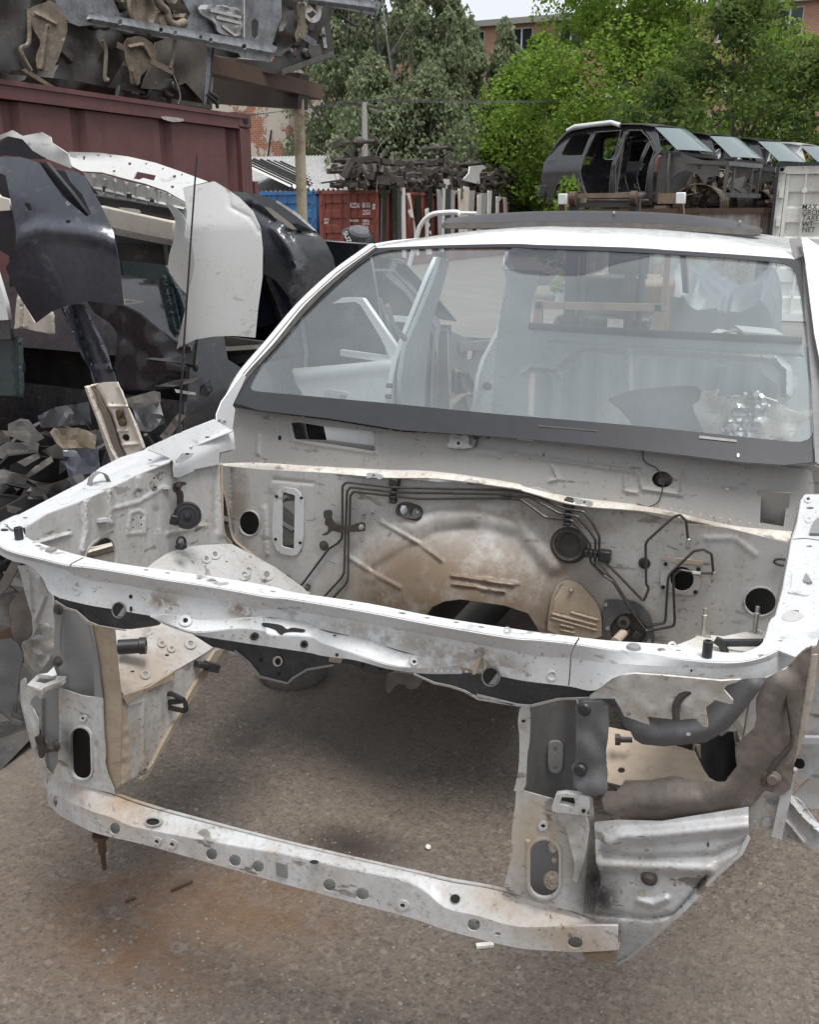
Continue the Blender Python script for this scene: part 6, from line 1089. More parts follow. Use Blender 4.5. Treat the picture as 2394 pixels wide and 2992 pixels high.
for i, (x, y, z, sx_, sy_, sz_) in enumerate(((-3.15, 3.0, .50, .42, .26, .16), (-2.55, 3.15, .52, .36, .30, .14), (-2.35, 2.75, .42, .30, .22, .20), (-3.55, 2.8, .45, .34, .30, .18), (-2.85, 2.7, .58, .30, .20, .10), (-3.3, 3.4, .62, .5, .2, .12))):
    tr_ = empty('plastic_tray', (x, y, z), 'black open plastic tray, '+('first', 'second', 'third', 'fourth', 'fifth', 'sixth')[i]+' of those half buried in the scrap heap', 'tray', 'plastic trays in the scrap heap')
    rx_, ry_, rz_ = rnd.uniform(-.5, .5), rnd.uniform(-.5, .5), rnd.uniform(-1.5, 1.5)
    from mathutils import Euler
    mm = Euler((rx_, ry_, rz_)).to_matrix(); c0 = Vector((x, y, z)); rows_ = []
    for hh, k_ in ((.5, 1.08), (.5, 1.), (-.45, .9), (-.5, .84), (-.5, .0)): rows_.append([c0+mm @ Vector((sx_*.5*k_*math.copysign(abs(math.cos(a))**.35, math.cos(a)), sy_*.5*k_*math.copysign(abs(math.sin(a))**.35, math.sin(a)), sz_*hh)) for a in np.linspace(.13, 2*math.pi+.13, 21)[:-1]])
    grid('tub', rows_, MATTE, tr_, close=True, thick=.006, smooth=40)
    for k_ in (-.25, .25): bar('rib', c0+mm @ Vector((sx_*k_, -sy_*.52, -sz_*.4)), c0+mm @ Vector((sx_*k_, -sy_*.52, sz_*.45)), .012, .012, MATTE, tr_)
for i in range(60):
    x, y = rnd.uniform(-4.0, -2.0), rnd.uniform(2.3, 3.5); z = .12+.55*max(0, 1-abs(x+3.0)/1.3)*rnd.uniform(.5, 1.25)+.05*(y-2.3)
    n_ = rnd.choice((4, 5, 6, 7)); L_, W_ = rnd.uniform(.08, .26), rnd.uniform(.03, .11); nz_ = Vector((rnd.gauss(0, .6), rnd.gauss(-.3, .5), 1)).normalized(); ax_, by_ = frame_of(nz_); a0 = rnd.uniform(0, 6.28)
    ax_, by_ = ax_*math.cos(a0)+by_*math.sin(a0), by_*math.cos(a0)-ax_*math.sin(a0); c0 = Vector((x, y, z))
    rim = [c0+ax_*(L_*math.cos(t_)*rnd.uniform(.6, 1.1))+by_*(W_*math.sin(t_)*rnd.uniform(.6, 1.2))+nz_*rnd.uniform(-.03, .03) for t_ in [2*math.pi*k/n_+rnd.uniform(-.3, .3) for k in range(n_)]]
    tag(mesh('broken_trim_shard', rim+[c0+nz_*rnd.uniform(-.02, .05)], [(k, (k+1) % n_, n_) for k in range(n_)], rnd.choice((DARKUB, MATTE, MATTE, BLACKPL, MATTE)), None, thick=.010, smooth=0), 'small broken plastic or metal shard lying in the dark scrap heap', 'scrap shard', 'loose shards in the scrap heap')
for i in range(12):
    x, y = rnd.uniform(-3.9, -2.1), rnd.uniform(2.4, 3.6); a0 = rnd.uniform(0, 3.1); z = .45+.3*rnd.random(); L_ = rnd.uniform(.25, .6)
    tag(tube('bent_scrap_rod', crom([(x-L_*math.cos(a0), y-L_*math.sin(a0)*.4, z-.1), (x, y, z+.08), (x+L_*.7*math.cos(a0), y+L_*math.sin(a0)*.4, z-.02), (x+L_*math.cos(a0), y+.1, z+.1)], 4), rnd.uniform(.006, .014), rnd.choice((BLACKPL, DMETAL, SCRAP)), None, n=6), 'thin bent rod or hose sticking out of the dark scrap heap', 'scrap rod', 'bent rods in the scrap heap')
# rusty slats low at the left
for i, (y0, y1) in enumerate(((1860, 1905), (1915, 1950))):
    tag(bar('rusty_bar', *on('P', [(-30, y0+20), (60, y0-20)], PY(1.75)), .03, .04, RUST, None), ('upper', 'lower')[i]+' rusty slat at the picture edge under the tie bar corner', 'slat', 'rusty slats')
tag(sheet('beige_sill_strip', 'E', [(600,1540),(640,1480),(700,1470),(860,1430),(860,1660),(600,1640)], PX(-1.9), CREAM, None, g=14, relief=ribfn([(px('E', [(600,1525),(860,1450)]), 6, .02), (px('E', [(600,1560),(860,1490)]), 5, -.02)]), thick=.01), 'beige ribbed sill seen through the round apron opening', 'car panel')

# ================================================================== background
def copy_tree(o, parent=None):
    c = o.copy(); COL.objects.link(c)
    if parent is not None: c.parent = parent
    for ch in list(o.children): copy_tree(ch, c)
    return c
def text(body, loc, size, mat, parent, rot=(math.pi/2, 0, 0), name='lettering', sx=1.):
    cu = bpy.data.curves.new(name, 'FONT'); cu.body = body; cu.size = size; cu.extrude = .002; cu.offset = size*.012
    tmp = bpy.data.objects.new(name, cu); COL.objects.link(tmp); dg_ = bpy.context.evaluated_depsgraph_get(); me = bpy.data.meshes.new_from_object(tmp.evaluated_get(dg_)); bpy.data.objects.remove(tmp)
    o = bpy.data.objects.new(name, me); COL.objects.link(o); o.location = loc; o.rotation_euler = rot; o.scale = (sx, 1, 1); me.materials.clear(); me.materials.append(mat)
    adopt(o, parent); return o
LETW = plain('white_lettering', (.75, .74, .72), .6, bump=0); LETB = plain('black_lettering', (.03, .03, .032), .6, bump=0)

# ---- containers: door end facing the camera
def container(loc, w, h, L, mat, label, trim=None, front='doors'):
    r = empty('shipping_container', loc, label, 'container'); x0, y0, _ = loc; x1 = x0+w; trim = trim or mat
    for x in (x0+.07, x1-.07):
        bar('corner_post', (x, y0+.08, .12), (x, y0+.08, h-.12), .14, .14, trim, r, upv=(0, 1, 0))
        for z in (h-.06, .06): c = box('corner_casting', (x+(.02 if x > x0+w/2 else -.02), y0+.06, z), (.17, .19, .12), trim, r, bevel=.015); lathe('casting_slot', [(.035, 0), (.035, .005), (.001, .004)], VOID, c, (x, y0-.036, z), (0, -1, 0), 12)
    bar('door_header', (x0+.1, y0+.07, h-.07), (x1-.1, y0+.07, h-.07), .13, .13, trim, r); bar('door_sill', (x0+.1, y0+.07, .09), (x1-.1, y0+.07, .09), .13, .13, trim, r)
    for s in (0, 1):
        a = x0+.15+s*(w-.3)/2; b = a+(w-.3)/2-.015; d = empty('door', ((a+b)/2, y0+.08, .15), None, None); adopt(d, r)
        zs = [.16]
        for zc in (.55, 1.05, 1.55, 2.05):
            zc *= h/2.6; zs += [zc-.14, zc-.10, zc+.10, zc+.14]
        zs.append(h-.14); dep = [0]+[0, .045, .045, 0]*4+[0]
        grid('door_panel', [[(a, y0+.07+q, z), (b, y0+.07+q, z)] for z, q in zip(zs, dep)], mat, d, thick=.004, smooth=0)
        for xx in (a, b): bar('door_edge', (xx+(.03 if xx == a else -.03), y0+.055, .16), (xx+(.03 if xx == a else -.03), y0+.055, h-.14), .06, .04, mat, d, upv=(0, 1, 0))
        for k in (.3, .72):
            xx = a+(b-a)*k; tube('lock_rod', [(xx, y0+.02, .1), (xx, y0+.02, h-.1)], .018, trim, d, n=8)
            for z in (.5, 1.3, h-.4): box('rod_keeper', (xx, y0+.02, z), (.08, .06, .07), trim, d)
            box('rod_handle', (xx+.1, y0+.0, 1.1), (.3, .03, .05), trim, d)
        for z in (.4, 1.0, 1.7, h-.45): box('hinge', (x0+.10 if s == 0 else x1-.10, y0+.0, z), (.07, .05, .14), trim, d)
    for x in (x0, x1):
        rows = [[], []]; y = y0+.16; k = 0
        while y < y0+L-.16:
            o_ = (0, .036, .036, 0)[k % 4]*(1 if x == x0 else -1); rows[0].append((x+o_, y, .14)); rows[1].append((x+o_, y, h-.10)); y += (.07, .07, .07, .07)[k % 4]; k += 1
        grid('side_wall', rows, mat, r, thick=.004, smooth=0)
        bar('side_rail', (x, y0+.15, h-.06), (x, y0+L, h-.06), .06, .10, trim, r); bar('side_rail', (x, y0+.15, .08), (x, y0+L, .08), .06, .12, trim, r)
    box('roof', (x0+w/2, y0+L/2+.08, h-.03), (w-.06, L-.2, .03), mat, r); box('rear_wall', (x0+w/2, y0+L, h/2), (w, .06, h), mat, r)
    return r
rc_ = container((-17.6, 33, 0), 2.46, 2.78, 6.05, REDC, 'red container with white RZDU 22G1 door lettering behind the outboard motor')
def dl(body, x, y, size, sx=1.): 
    p = pt('M', x, y, PY(32.98)); text(body, p, size, LETW, rc_, sx=sx)
dl('RZDU', 460, 418, .24, .62); dl('001113', 553, 417, .24, .46); dl('3', 639, 422, .22, .55); dl('22G1', 556, 472, .24, .62)
for i, s in enumerate(('MAX GROSS', 'TARE')): dl(s, 455, 527+i*48, .11, .62)
for i, s in enumerate(('24000 kg', '52910 lb', '2260 kg', '4980 lb')): dl(s, 556, 527+i*24, .11, .7)
for i, s in enumerate(('AX713', '20707')): dl(s, 258, 518+i*26, .12, .62)
p = pt('M', 645, 412, PY(32.97)); sheet('check_digit_box', 'M', [(634,390),(654,390),(654,430),(634,430)], PY(32.975), LETW, rc_, holes=[px('M', [(637,394),(651,394),(651,426),(637,426)])], thick=.004)
container((-17.4, 40, 0), 2.3, 2.78, 9, REDC, 'second red container in line behind the lettered one, panels leaning on it')
text('T', pt('M', 1680, 432, PX(-15.06)), .5, LETW, rc_, rot=(math.pi/2, 0, math.pi/2))
container((-21.6, 33.5, 0), 3.6, 2.78, 6.05, BLUEC, 'blue container left of the red one behind the rusty post')
wc = container((-.86, 18.3, 0), 2.44, 2.62, 6.05, WHITEC, 'white container with black weight lettering at the right edge of the picture')
for i, s in enumerate(('MAX', 'GROSS', 'TARE', 'WT', 'NET')):
    text(s, pt('B', 1652, 885+i*24, PY(18.26)), .125, LETB, wc, sx=.9)
bar('door_gasket', (-.86, 18.25, .1), (-.86, 18.25, 2.64), .05, .10, BLACKPL, wc, upv=(0, 1, 0)); bar('door_gasket', (-.9, 18.25, 2.64), (1.5, 18.25, 2.64), .05, .06, BLACKPL, wc)
tag(box('office_container', (-.05, 18.5, 1.0), (.02, .02, .02), WHITEC, None), 'small latch block on the white container door', 'latch') if False else None

# ---- low shed, plaster and brick building
shed = empty('shed', (-25, 45, 0), 'low shed with grey corrugated roof behind the rusty post', 'shed')
ROOFM = plain('grey_fibre_roof', (.40, .40, .40), .8, var=.2, scale=3)
def corr(name, a, b, c, d, n, mat, parent, amp=.05):
    a, b, c, d = (np.array(q, float) for q in (a, b, c, d)); rows = [[], []]
    for i in range(n*4+1):
        t_ = i/(n*4); o_ = np.array([0, 0, amp*math.sin(i*math.pi/2)]); rows[0].append(a+(b-a)*t_+o_); rows[1].append(d+(c-d)*t_+o_)
    return grid(name, rows, mat, parent, thick=.008, smooth=80)
KS = lambda x, y, z, k=1.85: (x*k, y*k, 1.75+(z-1.75)*k)
corr('roof_sheet', KS(-16.5, 22.2, 2.45), KS(-10.9, 22.2, 2.45), KS(-12.2, 26, 3.5), KS(-16.5, 26, 3.5), 40, ROOFM, shed, .08)
corr('roof_sheet', KS(-13.9, 21.4, 3.2), KS(-13.9, 24, 3.2), KS(-12.2, 24, 2.5), KS(-12.2, 21.4, 2.5), 9, plain('pale_roof', (.55, .54, .52), .7), shed, .08)
for y in np.linspace(21.5, 23.9, 8): bar('roof_batten', KS(-13.9, y, 3.25), KS(-12.2, y, 2.55), .11, .09, BLACKPL, shed)
box('wall', (-25.5, 45.5, 1.45), (10, 6, 2.9), plain('dark_shed_wall', (.06, .06, .065), .9), shed)
tw = NT('peeling_plaster_on_brick')
bt = tw.n('ShaderNodeTexBrick'); bt.inputs['Scale'].default_value = 1.; bt.inputs['Brick Width'].default_value = .36; bt.inputs['Row Height'].default_value = .13; bt.inputs['Mortar Size'].default_value = .012
bt.inputs['Color1'].default_value = (.36, .13, .07, 1); bt.inputs['Color2'].default_value = (.28, .10, .055, 1); bt.inputs['Mortar'].default_value = (.42, .36, .30, 1)
mp = tw.n('ShaderNodeMapping'); mp.inputs['Rotation'].default_value = (math.pi/2, 0, 0); tw.l(tw.tc.outputs['Object'], mp.inputs[0]); tw.l(mp.outputs[0], bt.inputs['Vector'])
f_ = tw.ramp(tw.noise(.55, 8, .65), [(.47, 0), (.50, 1)])
tw.col(tw.mix(f_, bt.outputs[0], (.52, .47, .40))); tw.rough(.9); tw.bump(f_, .5, .03); PLAST = tw.m
tb2 = NT('red_brick_facade')
bt2 = tb2.n('ShaderNodeTexBrick'); bt2.inputs['Scale'].default_value = 1.; bt2.inputs['Brick Width'].default_value = .30; bt2.inputs['Row Height'].default_value = .10; bt2.inputs['Mortar Size'].default_value = .012
bt2.inputs['Color1'].default_value = (.42, .20, .12, 1); bt2.inputs['Color2'].default_value = (.34, .155, .09, 1); bt2.inputs['Mortar'].default_value = (.40, .33, .28, 1)
mp2 = tb2.n('ShaderNodeMapping'); mp2.inputs['Rotation'].default_value = (math.pi/2, 0, 0); tb2.l(tb2.tc.outputs['Object'], mp2.inputs[0]); tb2.l(mp2.outputs[0], bt2.inputs['Vector'])
tb2.col(tb2.mix(tb2.math('MULTIPLY', tb2.noise(.4, 5), .5), bt2.outputs[0], (.42, .26, .18))); tb2.rough(.9); BRICK = tb2.m
ob = empty('old_building', (-36, 56, 0), 'old brick wall with peeling plaster between container and rusty post', 'building')
box('wall', (-38.5, 57, 7.5), (15, 5, 15), PLAST, ob); box('roof', (-38.5, 57, 15.1), (15.6, 5.6, .25), plain('dark_roof', (.08, .08, .085), .9), ob)
bar('plinth', (-37, 54.4, 5.1), (-31.0, 54.4, 4.9), .2, .5, plain('pale_plaster', (.55, .52, .47), .9), ob)
tube('wall_cable', [(-34.5, 54.4, 5.4), (-32.6, 54.4, 5.1), (-32.2, 54.4, 7)], .05, BLACKPL, ob, n=6)
# ---- five-storey brick building with windows
bb = empty('brick_apartment_building', (-20, 64, 0), 'long red brick apartment building with white windows behind the trees', 'building')
wins = []
for fl in range(5):
    for k in range(20): wins.append((-52.0+k*3.2, 1.0+fl*2.7))
hl = [[(x, z), (x+1.5, z), (x+1.5, z+1.6), (x, z+1.6)] for x, z in wins]
V, F = cdt([(-58, 0), (14, 0), (14, 13.8), (-58, 13.8)], hl)
mesh('wall', [(v_.x, 64, v_.y) for v_ in V], F, BRICK, bb, smooth=0)
WINW = plain('white_window_frame', (.62, .63, .63), .5, bump=0)
PANE = NT('dark_window_pane'); PANE.col((.03, .035, .04)); PANE.rough(.08); PANE = PANE.m
wm_ = None
for i, (x, z) in enumerate(wins):
    if x < -30 and z > 9 or True:
        if wm_ is None:
            V, F = cdt([(0, 0), (1.5, 0), (1.5, 1.6), (0, 1.6)], [[(.08, .08), (.7, .08), (.7, 1.52), (.08, 1.52)], [(.8, .08), (1.42, .08), (1.42, 1.52), (.8, 1.52)]])
            wf = mesh('window', [(v_.x, 0, v_.y) for v_ in V], F, WINW, None, thick=.08, smooth=0); wm_ = wf.data
            pn = mesh('pane', [(.05, .03, .05), (1.45, .03, .05), (1.45, .03, 1.55), (.05, .03, 1.55)], [(0, 1, 2, 3)], PANE, None, smooth=0); pm_ = pn.data
            sl_ = box('sill', (.75, -.06, -.05), (1.7, .25, .06), WINW, None); sm_ = sl_.data
            src = (wf, pn, sl_)
            w, p_, s_ = src
        else:
            w, p_, s_ = (q.copy() for q in src)
            for q in (w, p_, s_): COL.objects.link(q)
        w.location = (x, 64.12, z); w.parent = bb; w.matrix_parent_inverse = wmat(bb).inverted()
        for q in (p_, s_): q.location = (0, 0, 0); q.parent = w; q.matrix_parent_inverse = Matrix()
bar('cornice', (-58, 63.9, 13.75), (14, 63.9, 13.75), .5, .35, plain('grey_cornice', (.28, .27, .26), .8), bb); box('body', (-22, 70, 6.8), (71.8, 11.6, 13.5), BRICK, bb)

# ---- dark SUV shells in a row on a rusty flat box
plat = empty('rusty_bin', (-2.6, 21, 0), 'rusty corrugated steel bin under the row of black car shells', 'steel bin')
BIN = rusty('pale_rusty_bin', (.42, .41, .38), (.22, .10, .05), .55, .7, 2, .5)
f0 = np.array([.939, -.344]); l0 = np.array([.344, .939])
def q2(a, b, z, o=np.array([-5.6, 20.9])): v_ = o+f0*a+l0*b; return (v_[0], v_[1], z)
rows = [[], []]
for i in range(60):
    o_ = (0, .05, .05, 0)[i % 4]; rows[0].append(q2(.4+i*.075, -.1+o_, 0)); rows[1].append(q2(.4+i*.075, -.1+o_, 1.86))
grid('side_wall', rows, BIN, plat, thick=.004, smooth=0)
rows = [[], []]
for i in range(110):
    o_ = (0, .05, .05, 0)[i % 4]; rows[0].append(q2(4.85-o_, -.1+i*.08, 0)); rows[1].append(q2(4.85-o_, -.1+i*.08, 1.86))
grid('end_wall', rows, BIN, plat, thick=.004, smooth=0)
bar('top_rail', q2(.4, -.12, 1.90), q2(4.9, -.12, 1.90), .1, .1, RUST, plat); bar('top_rail', q2(4.87, -.12, 1.90), q2(4.87, 8.7, 1.90), .1, .1, RUST, plat)
mesh('deck', [q2(.4, -.1, 1.92), q2(4.9, -.1, 1.92), q2(4.9, 8.7, 1.92), q2(.4, 8.7, 1.92)], [(0, 1, 2, 3)], RUST, plat, thick=.03, smooth=0)
BLKSUV = paint('sun_faded_black_paint', (.030, .030, .034), .2, .15, (.08, .077, .072), 2, .1, 0, coat=.9)
SUVG = paint('bare_grey_apron', (.105, .10, .095), .5, .6, (.04, .038, .036), 4, .2, .4)
SKYG = NT('pale_windscreen'); SKYG.col((.13, .165, .17)); SKYG.rough(.05); SKYG.b.inputs['Specular IOR Level'].default_value = .8; SKYG = SKYG.m  # pale sky reflection partly put into the base colour
def n2(l): return [((x-70)/940*3.72, (470-y)/390*1.52) for x, y in l]
SIDE_O = n2([(75,430),(70,330),(85,240),(110,200),(150,130),(200,85),(330,76),(520,74),(640,84),(705,97),(760,190),(782,208),(745,250),(742,470),(330,462),(300,372),(262,338),(205,340),(165,372),(150,432)])
SIDE_H = [n2([(180,203),(208,122),(232,106),(330,104),(316,216),(200,216)]), n2([(315,300),(340,210),(358,112),(375,104),(525,104),(520,200),(503,300),(500,430),(375,432),(350,400),(322,330)]), n2([(540,430),(530,300),(555,112),(570,106),(640,110),(690,150),(738,215),(716,300),(708,432)])]
AP_O = n2([(742,470),(745,250),(785,210),(1000,272),(1070,300),(1075,340),(1020,345),(1010,380),(960,330),(900,310),(850,325),(805,380),(785,450)])
def suv(label, body, roofcol, rails=False, extra=None):
    r = empty('car_shell', (0, 0, 0), label, 'car shell', 'black car shells in a row on the steel bin')
    for s in (1, -1):
        V, F = cdt(SIDE_O, SIDE_H, .13)
        tum = lambda x, z: s*(.90-.09*(abs(z-.62)/.62)**2-.24*max(0, z-.85)**1.3+.02*math.cos(min(1, abs(z-.78)/.09)*math.pi))
        mesh('body_side', [(v_.x, tum(v_.x, v_.y), v_.y) for v_ in V], F, body, r, thick=.03, smooth=60)
        V, F = cdt(AP_O, [ell(3.55, .70, .07, .06)], .2); mesh('front_apron', [(v_.x, s*.72, v_.y) for v_ in V], F, SUVG, r, thick=.02)
        tube('wheel_arch_lip', [(.75+.36*math.cos(a), s*.87, .13+.38*math.sin(a)) for a in np.linspace(.1, 3.0, 12)], .02, body, r, n=6)
        tube('door_sill_trim', [(1.15, s*.87, .10), (2.6, s*.87, .08)], .03, SUVG, r, n=6)
        for x, zz in ((1.85, 1.4), ): bar('pillar_edge', (x-.02, s*.86, .15), (x+.02, s*.72, 1.40), .03, .05, SUVG, r); tube('door_seal', [(q_[0], s*(.895-.30*max(0, q_[1]-.85)**1.3), q_[1]) for q_ in SIDE_H[1]+SIDE_H[1][:1]], .012, SUVG, r, n=5); tube('door_seal', [(q_[0], s*(.895-.30*max(0, q_[1]-.85)**1.3), q_[1]) for q_ in SIDE_H[2]+SIDE_H[2][:1]], .012, SUVG, r, n=5)
    rt = lambda x, z: .88-.30*max(0, z-.85)**1.3
    RP = n2([(110,200),(150,130),(200,85),(330,74),(520,72),(640,82),(705,95)])
    grid('roof', [[(x, (j/6-1)*rt(x, z), z+.04*(1-(j/6-1)**2)*(1 if z > 1.3 else .3)) for j in range(13)] for x, z in RP], roofcol, r, thick=.02, smooth=70)
    WP = n2([(706,97),(760,190),(800,225)])
    grid('windscreen', [[(x+.22*(1-(j/6-1)**2), (j/6-1)*rt(x, z)*.96, z) for j in range(13)] for x, z in ((2.53, 1.44), (2.85, 1.20), (3.10, 1.0))], SKYG, r, thick=.006, smooth=70)
    grid('rear_panel', [[(x, (j/6-1)*rt(x, z), z) for j in range(13)] for x, z in n2([(72,430),(68,330),(82,240)])], body, r, thick=.02)
    V, F = cdt([(-.85, .15), (.85, .15), (.82, .95), (-.82, .95)]); mesh('firewall', [(2.95, v_.x, v_.y) for v_ in V], F, SUVG, r, thick=.02)
    box('floor', (1.5, 0, .07), (2.9, 1.6, .06), DARKUB, r); box('cowl', (3.0, 0, .93), (.3, 1.5, .07), DARKUB, r)
    fr = empty('front_frame', (4.15, 0, .4), None, None); fr.parent = r; fr.matrix_parent_inverse = Matrix()
    def fb(a, b, w=.05, m=SUVG): o = bar('frame_bar', a, b, w, w, m, None); o.parent = fr; o.matrix_parent_inverse = Matrix.Translation((-4.15, 0, -.4))
    for y in (-.72, .72): fb((4.1, y, .2), (4.12, y, .72)); fb((3.3, y, .78), (4.12, y, .72), .07)
    fb((4.12, -.75, .72), (4.12, .75, .72), .08); fb((4.15, -.72, .16), (4.15, .72, .16), .08, BLUEST); fb((4.1, -.40, .2), (4.1, -.40, .72)); fb((4.1, .40, .2), (4.1, .40, .72))
    for k in range(7):
        y = -.6+k*.2; o = mesh('engine_bay_part', [(3.5+random.uniform(-.3, .45), y+random.uniform(-.15, .15), random.uniform(.15, .7)) for _ in range(9)], [(0, 1, 2), (2, 3, 4), (4, 5, 6), (6, 7, 8), (1, 3, 5), (0, 4, 8)], SUVG if k % 2 else TANSH, r, thick=.03)
    for s in (1, -1):
        arch_ = [[(3.55+rr*math.cos(a), s*(.2+.5*w_), .0+rr*.75*math.sin(a)+.0) for a in np.linspace(-.3, 3.3, 12)] for w_, rr in ((0, .42), (1, .50))]
        grid('wheel_well', arch_, DARKUB if s > 0 else TANSH, r, thick=.02, smooth=70)
    if rails:
        for s in (1, -1): tube('roof_rail', [(.45, s*.66, 1.50), (.62, s*.66, 1.57), (1.5, s*.66, 1.60), (1.72, s*.66, 1.53)], .045, WINW, r, n=8)
        seat = lathe('folded_airbag', [(.02, -.2), (.13, -.15), (.18, 0), (.15, .14), (.05, .2)], plain('dusty_pink_cloth', (.42, .20, .19), .9), r, (2.45, -.35, .75), (0, .2, 1), 14)
        for k in range(6): bar('floor_scrap', (1.4+k*.2, -.6, .2), (1.55+k*.2, -.3, .24), .05, .05, W_PAN, r)
        for s in (-1,): box('fuel_flap', (.22, -.885, .83), (.22, .02, .22), GREYP, r, bevel=.02)
        box('rear_lamp_hole', (.03, -.80, .30), (.16, .2, .26), BLACKPL, r, bevel=.03)
    return r
hd = math.atan2(f0[1], f0[0])
s1 = suv('nearest black car shell with silver roof rails on the steel bin', BLKSUV, paint('dusty_roof', (.10, .10, .105), .25, .2, (.2, .19, .18), 3, 0, 0, coat=.6), True)
s2_ = suv('second black car shell in the row on the steel bin', BLKSUV, BLKSUV)
s3_ = copy_tree(s2_); s3_['label'] = 'third black car shell in the row on the steel bin'
s4_ = suv('farthest car shell in the row, with white roof and pillars', paint('white_shell', (.62, .62, .62), .3, .2), W_BODY)
for k, s_ in enumerate((s1, s2_, s3_, s4_)):
    p = np.array([-5.75, 20.95])+l0*(.9+2.05*k)+f0*(.15*k); s_.location = (p[0], p[1], 1.98+.05*(k == 0)); s_.rotation_euler = (0, 0, hd)
s5 = suv('black car shell standing on the ground under the hung bumpers', paint('dusty_black_shell', (.012, .0125, .016), .3, .4, (.05, .047, .042), 4, .4, .4, coat=.5, spcol=(.12, .1, .08)), BLKSUV)
s5['group'] = 'car shells in the scrap corner'; s5.location = (-3.60, 3.75, .02); s5.rotation_euler = (0, 0, R(84))
# timber blocks under the nearest shell
for i, (a, b) in enumerate(((.7, .3), (2.6, .3), (.7, 1.5), (2.6, 1.5))):
    tag(box('timber_block', q2(a, b, 1.965), (.25, .2, .09), TAN2, None, (0, 0, hd)), ('rear outer', 'front outer', 'rear inner', 'front inner')[i]+' timber block under the nearest black shell', 'block', 'timber blocks')

# ---- forklift behind the car
fk = empty('forklift', (-2.25, 11.2, 0), 'old forklift with two-post mast and rusty yellow carriage behind the car', 'forklift')
YEL = rusty('rusty_yellow_paint', (.20, .15, .10), (.15, .075, .04), .6, .6, 4, .3); MAST = plain('dark_mast_steel', (.05, .048, .045), .5, metal=.4)
for x in (-2.62, -1.95):
    bar('mast_rail', (x, 11, .05), (x, 11, 1.98), .11, .12, MAST, fk, upv=(0, 1, 0)); tube('lift_ram', [(x+.12, 11.05, .1), (x+.12, 11.05, 1.5)], .035, MAST, fk, n=10)
    lathe('mast_roller', [(.02, -.035), (.075, -.035), (.075, .035), (.02, .035)], RUST, fk, (x, 10.9, 1.97), (1, 0, 0), 18)
for z in (2.0, 1.9): bar('mast_head_bar', (-2.56, 10.98, z), (-2.0, 10.98, z), .07, .05, YEL if z > 1.95 else MAST, fk)
for z in (1.72, .4): bar('mast_cross_bar', (-2.56, 11.05, z), (-2.0, 11.05, z), .06, .10, MAST, fk)
for x, m_ in ((-2.82, W_BODY), (-1.50, W_BODY)):
    bar('guard_arm', (x+(.02 if x < -2 else -.25), 11.3, 1.97), (x+(.25 if x < -2 else -.02), 11.3, 1.97), .08, .11, YEL, fk); box('work_lamp', (x, 11.25, 1.97), (.10, .10, .12), m_, fk, bevel=.01)
bar('guard_post', (-2.9, 12.4, .9), (-2.86, 11.35, 1.95), .07, .07, YEL, fk); bar('guard_post', (-1.5, 12.4, .9), (-1.52, 11.35, 1.95), .07, .07, YEL, fk)
for z in (.80, .50): bar('carriage_bar', (-2.98, 10.85, z), (-1.55, 10.85, z+.02), .06, .08, YEL, fk)
for x in (-2.95, -1.58): bar('carriage_post', (x, 10.85, .45), (x, 10.85, .85), .10, .06, YEL, fk, upv=(0, 1, 0))
bar('backrest_post', (-1.53, 10.84, .8), (-1.53, 10.84, 1.6), .06, .06, YEL, fk, upv=(0, 1, 0))
box('counterweight', (-2.25, 12.6, .65), (1.2, 1.3, .8), YEL, fk, bevel=.08); box('chassis', (-2.25, 11.7, .45), (1.1, 1.2, .45), MAST, fk, bevel=.04)
box('seat', (-2.2, 12.0, 1.05), (.5, .5, .12), BLACKPL, fk, bevel=.04); box('seat_back', (-2.2, 12.25, 1.35), (.5, .14, .55), BLACKPL, fk, bevel=.05)
box('dash', (-2.25, 11.35, .95), (.8, .25, .35), MAST, fk, bevel=.03); box('data_plate', pt('T8', 692, 425, PY(10.9)), (.18, .02, .09), W_PAN, fk)
for x in (-2.75, -1.75):
    for y, r_ in ((11.35, .33), (12.8, .26)): w = lathe('wheel', [(.05, -.1), (r_*.6, -.1), (r_*.95, -.1), (r_, -.06), (r_, .06), (r_*.95, .1), (r_*.6, .1), (.05, .1)], RUBBER, fk, (x, y, r_), (1, 0, 0), 22)
    bar('fork', (x*.6-.9, 10.78, .06), (x*.6-.9, 9.9, .06), .12, .05, MAST, fk)
# ---- tarpaulin heap, boards and white corrugated wall behind the car
tarp = []
TARP = plain('silver_grey_tarpaulin', (.10, .11, .12), .45, var=.25, scale=2)
for j in range(26):
    y = 12.3+j*.12; row = []
    for i in range(40):
        x = -2.05+i*.042*1.0; e = min(1, i/5, (39-i)/5)*min(1, (j+.3)/4, (25-j)/4)
        z = .35+(.62+.16*math.sin(i*.2))*max(0, e)**.5+.13*mnoise.noise((i*.16, j*.16, 2))+.06*abs(mnoise.noise((i*.4, j*.4, 7)))
        if i in (0, 39) or j in (0, 25): z = .02
        row.append((x, y, max(.02, z)))
    tarp.append(row)
tag(grid('tarpaulin', tarp, TARP, thick=.006, smooth=25), 'grey tarpaulin draped over a heap behind the car', 'tarpaulin')
for i in range(6):
    tag(box('scrap_board', (-1.15+.12*i, 11.9-.1*i, .40+.03*i), (.45, .35, .025), (W_PAN, SCRAP, LIGHTG)[i % 3], None, (.1*math.sin(i), .1*math.cos(i*2), i*.7)), ('lowest', 'second', 'third', 'fourth', 'fifth', 'topmost')[i]+' board of the pale stack in front of the tarpaulin', 'board', 'boards stacked before the tarpaulin')
tag(box('pallet_box', (-.85, 11.7, .19), (.9, .8, .38), TAN2, None), 'wooden box carrying the pale boards by the tarpaulin', 'box')
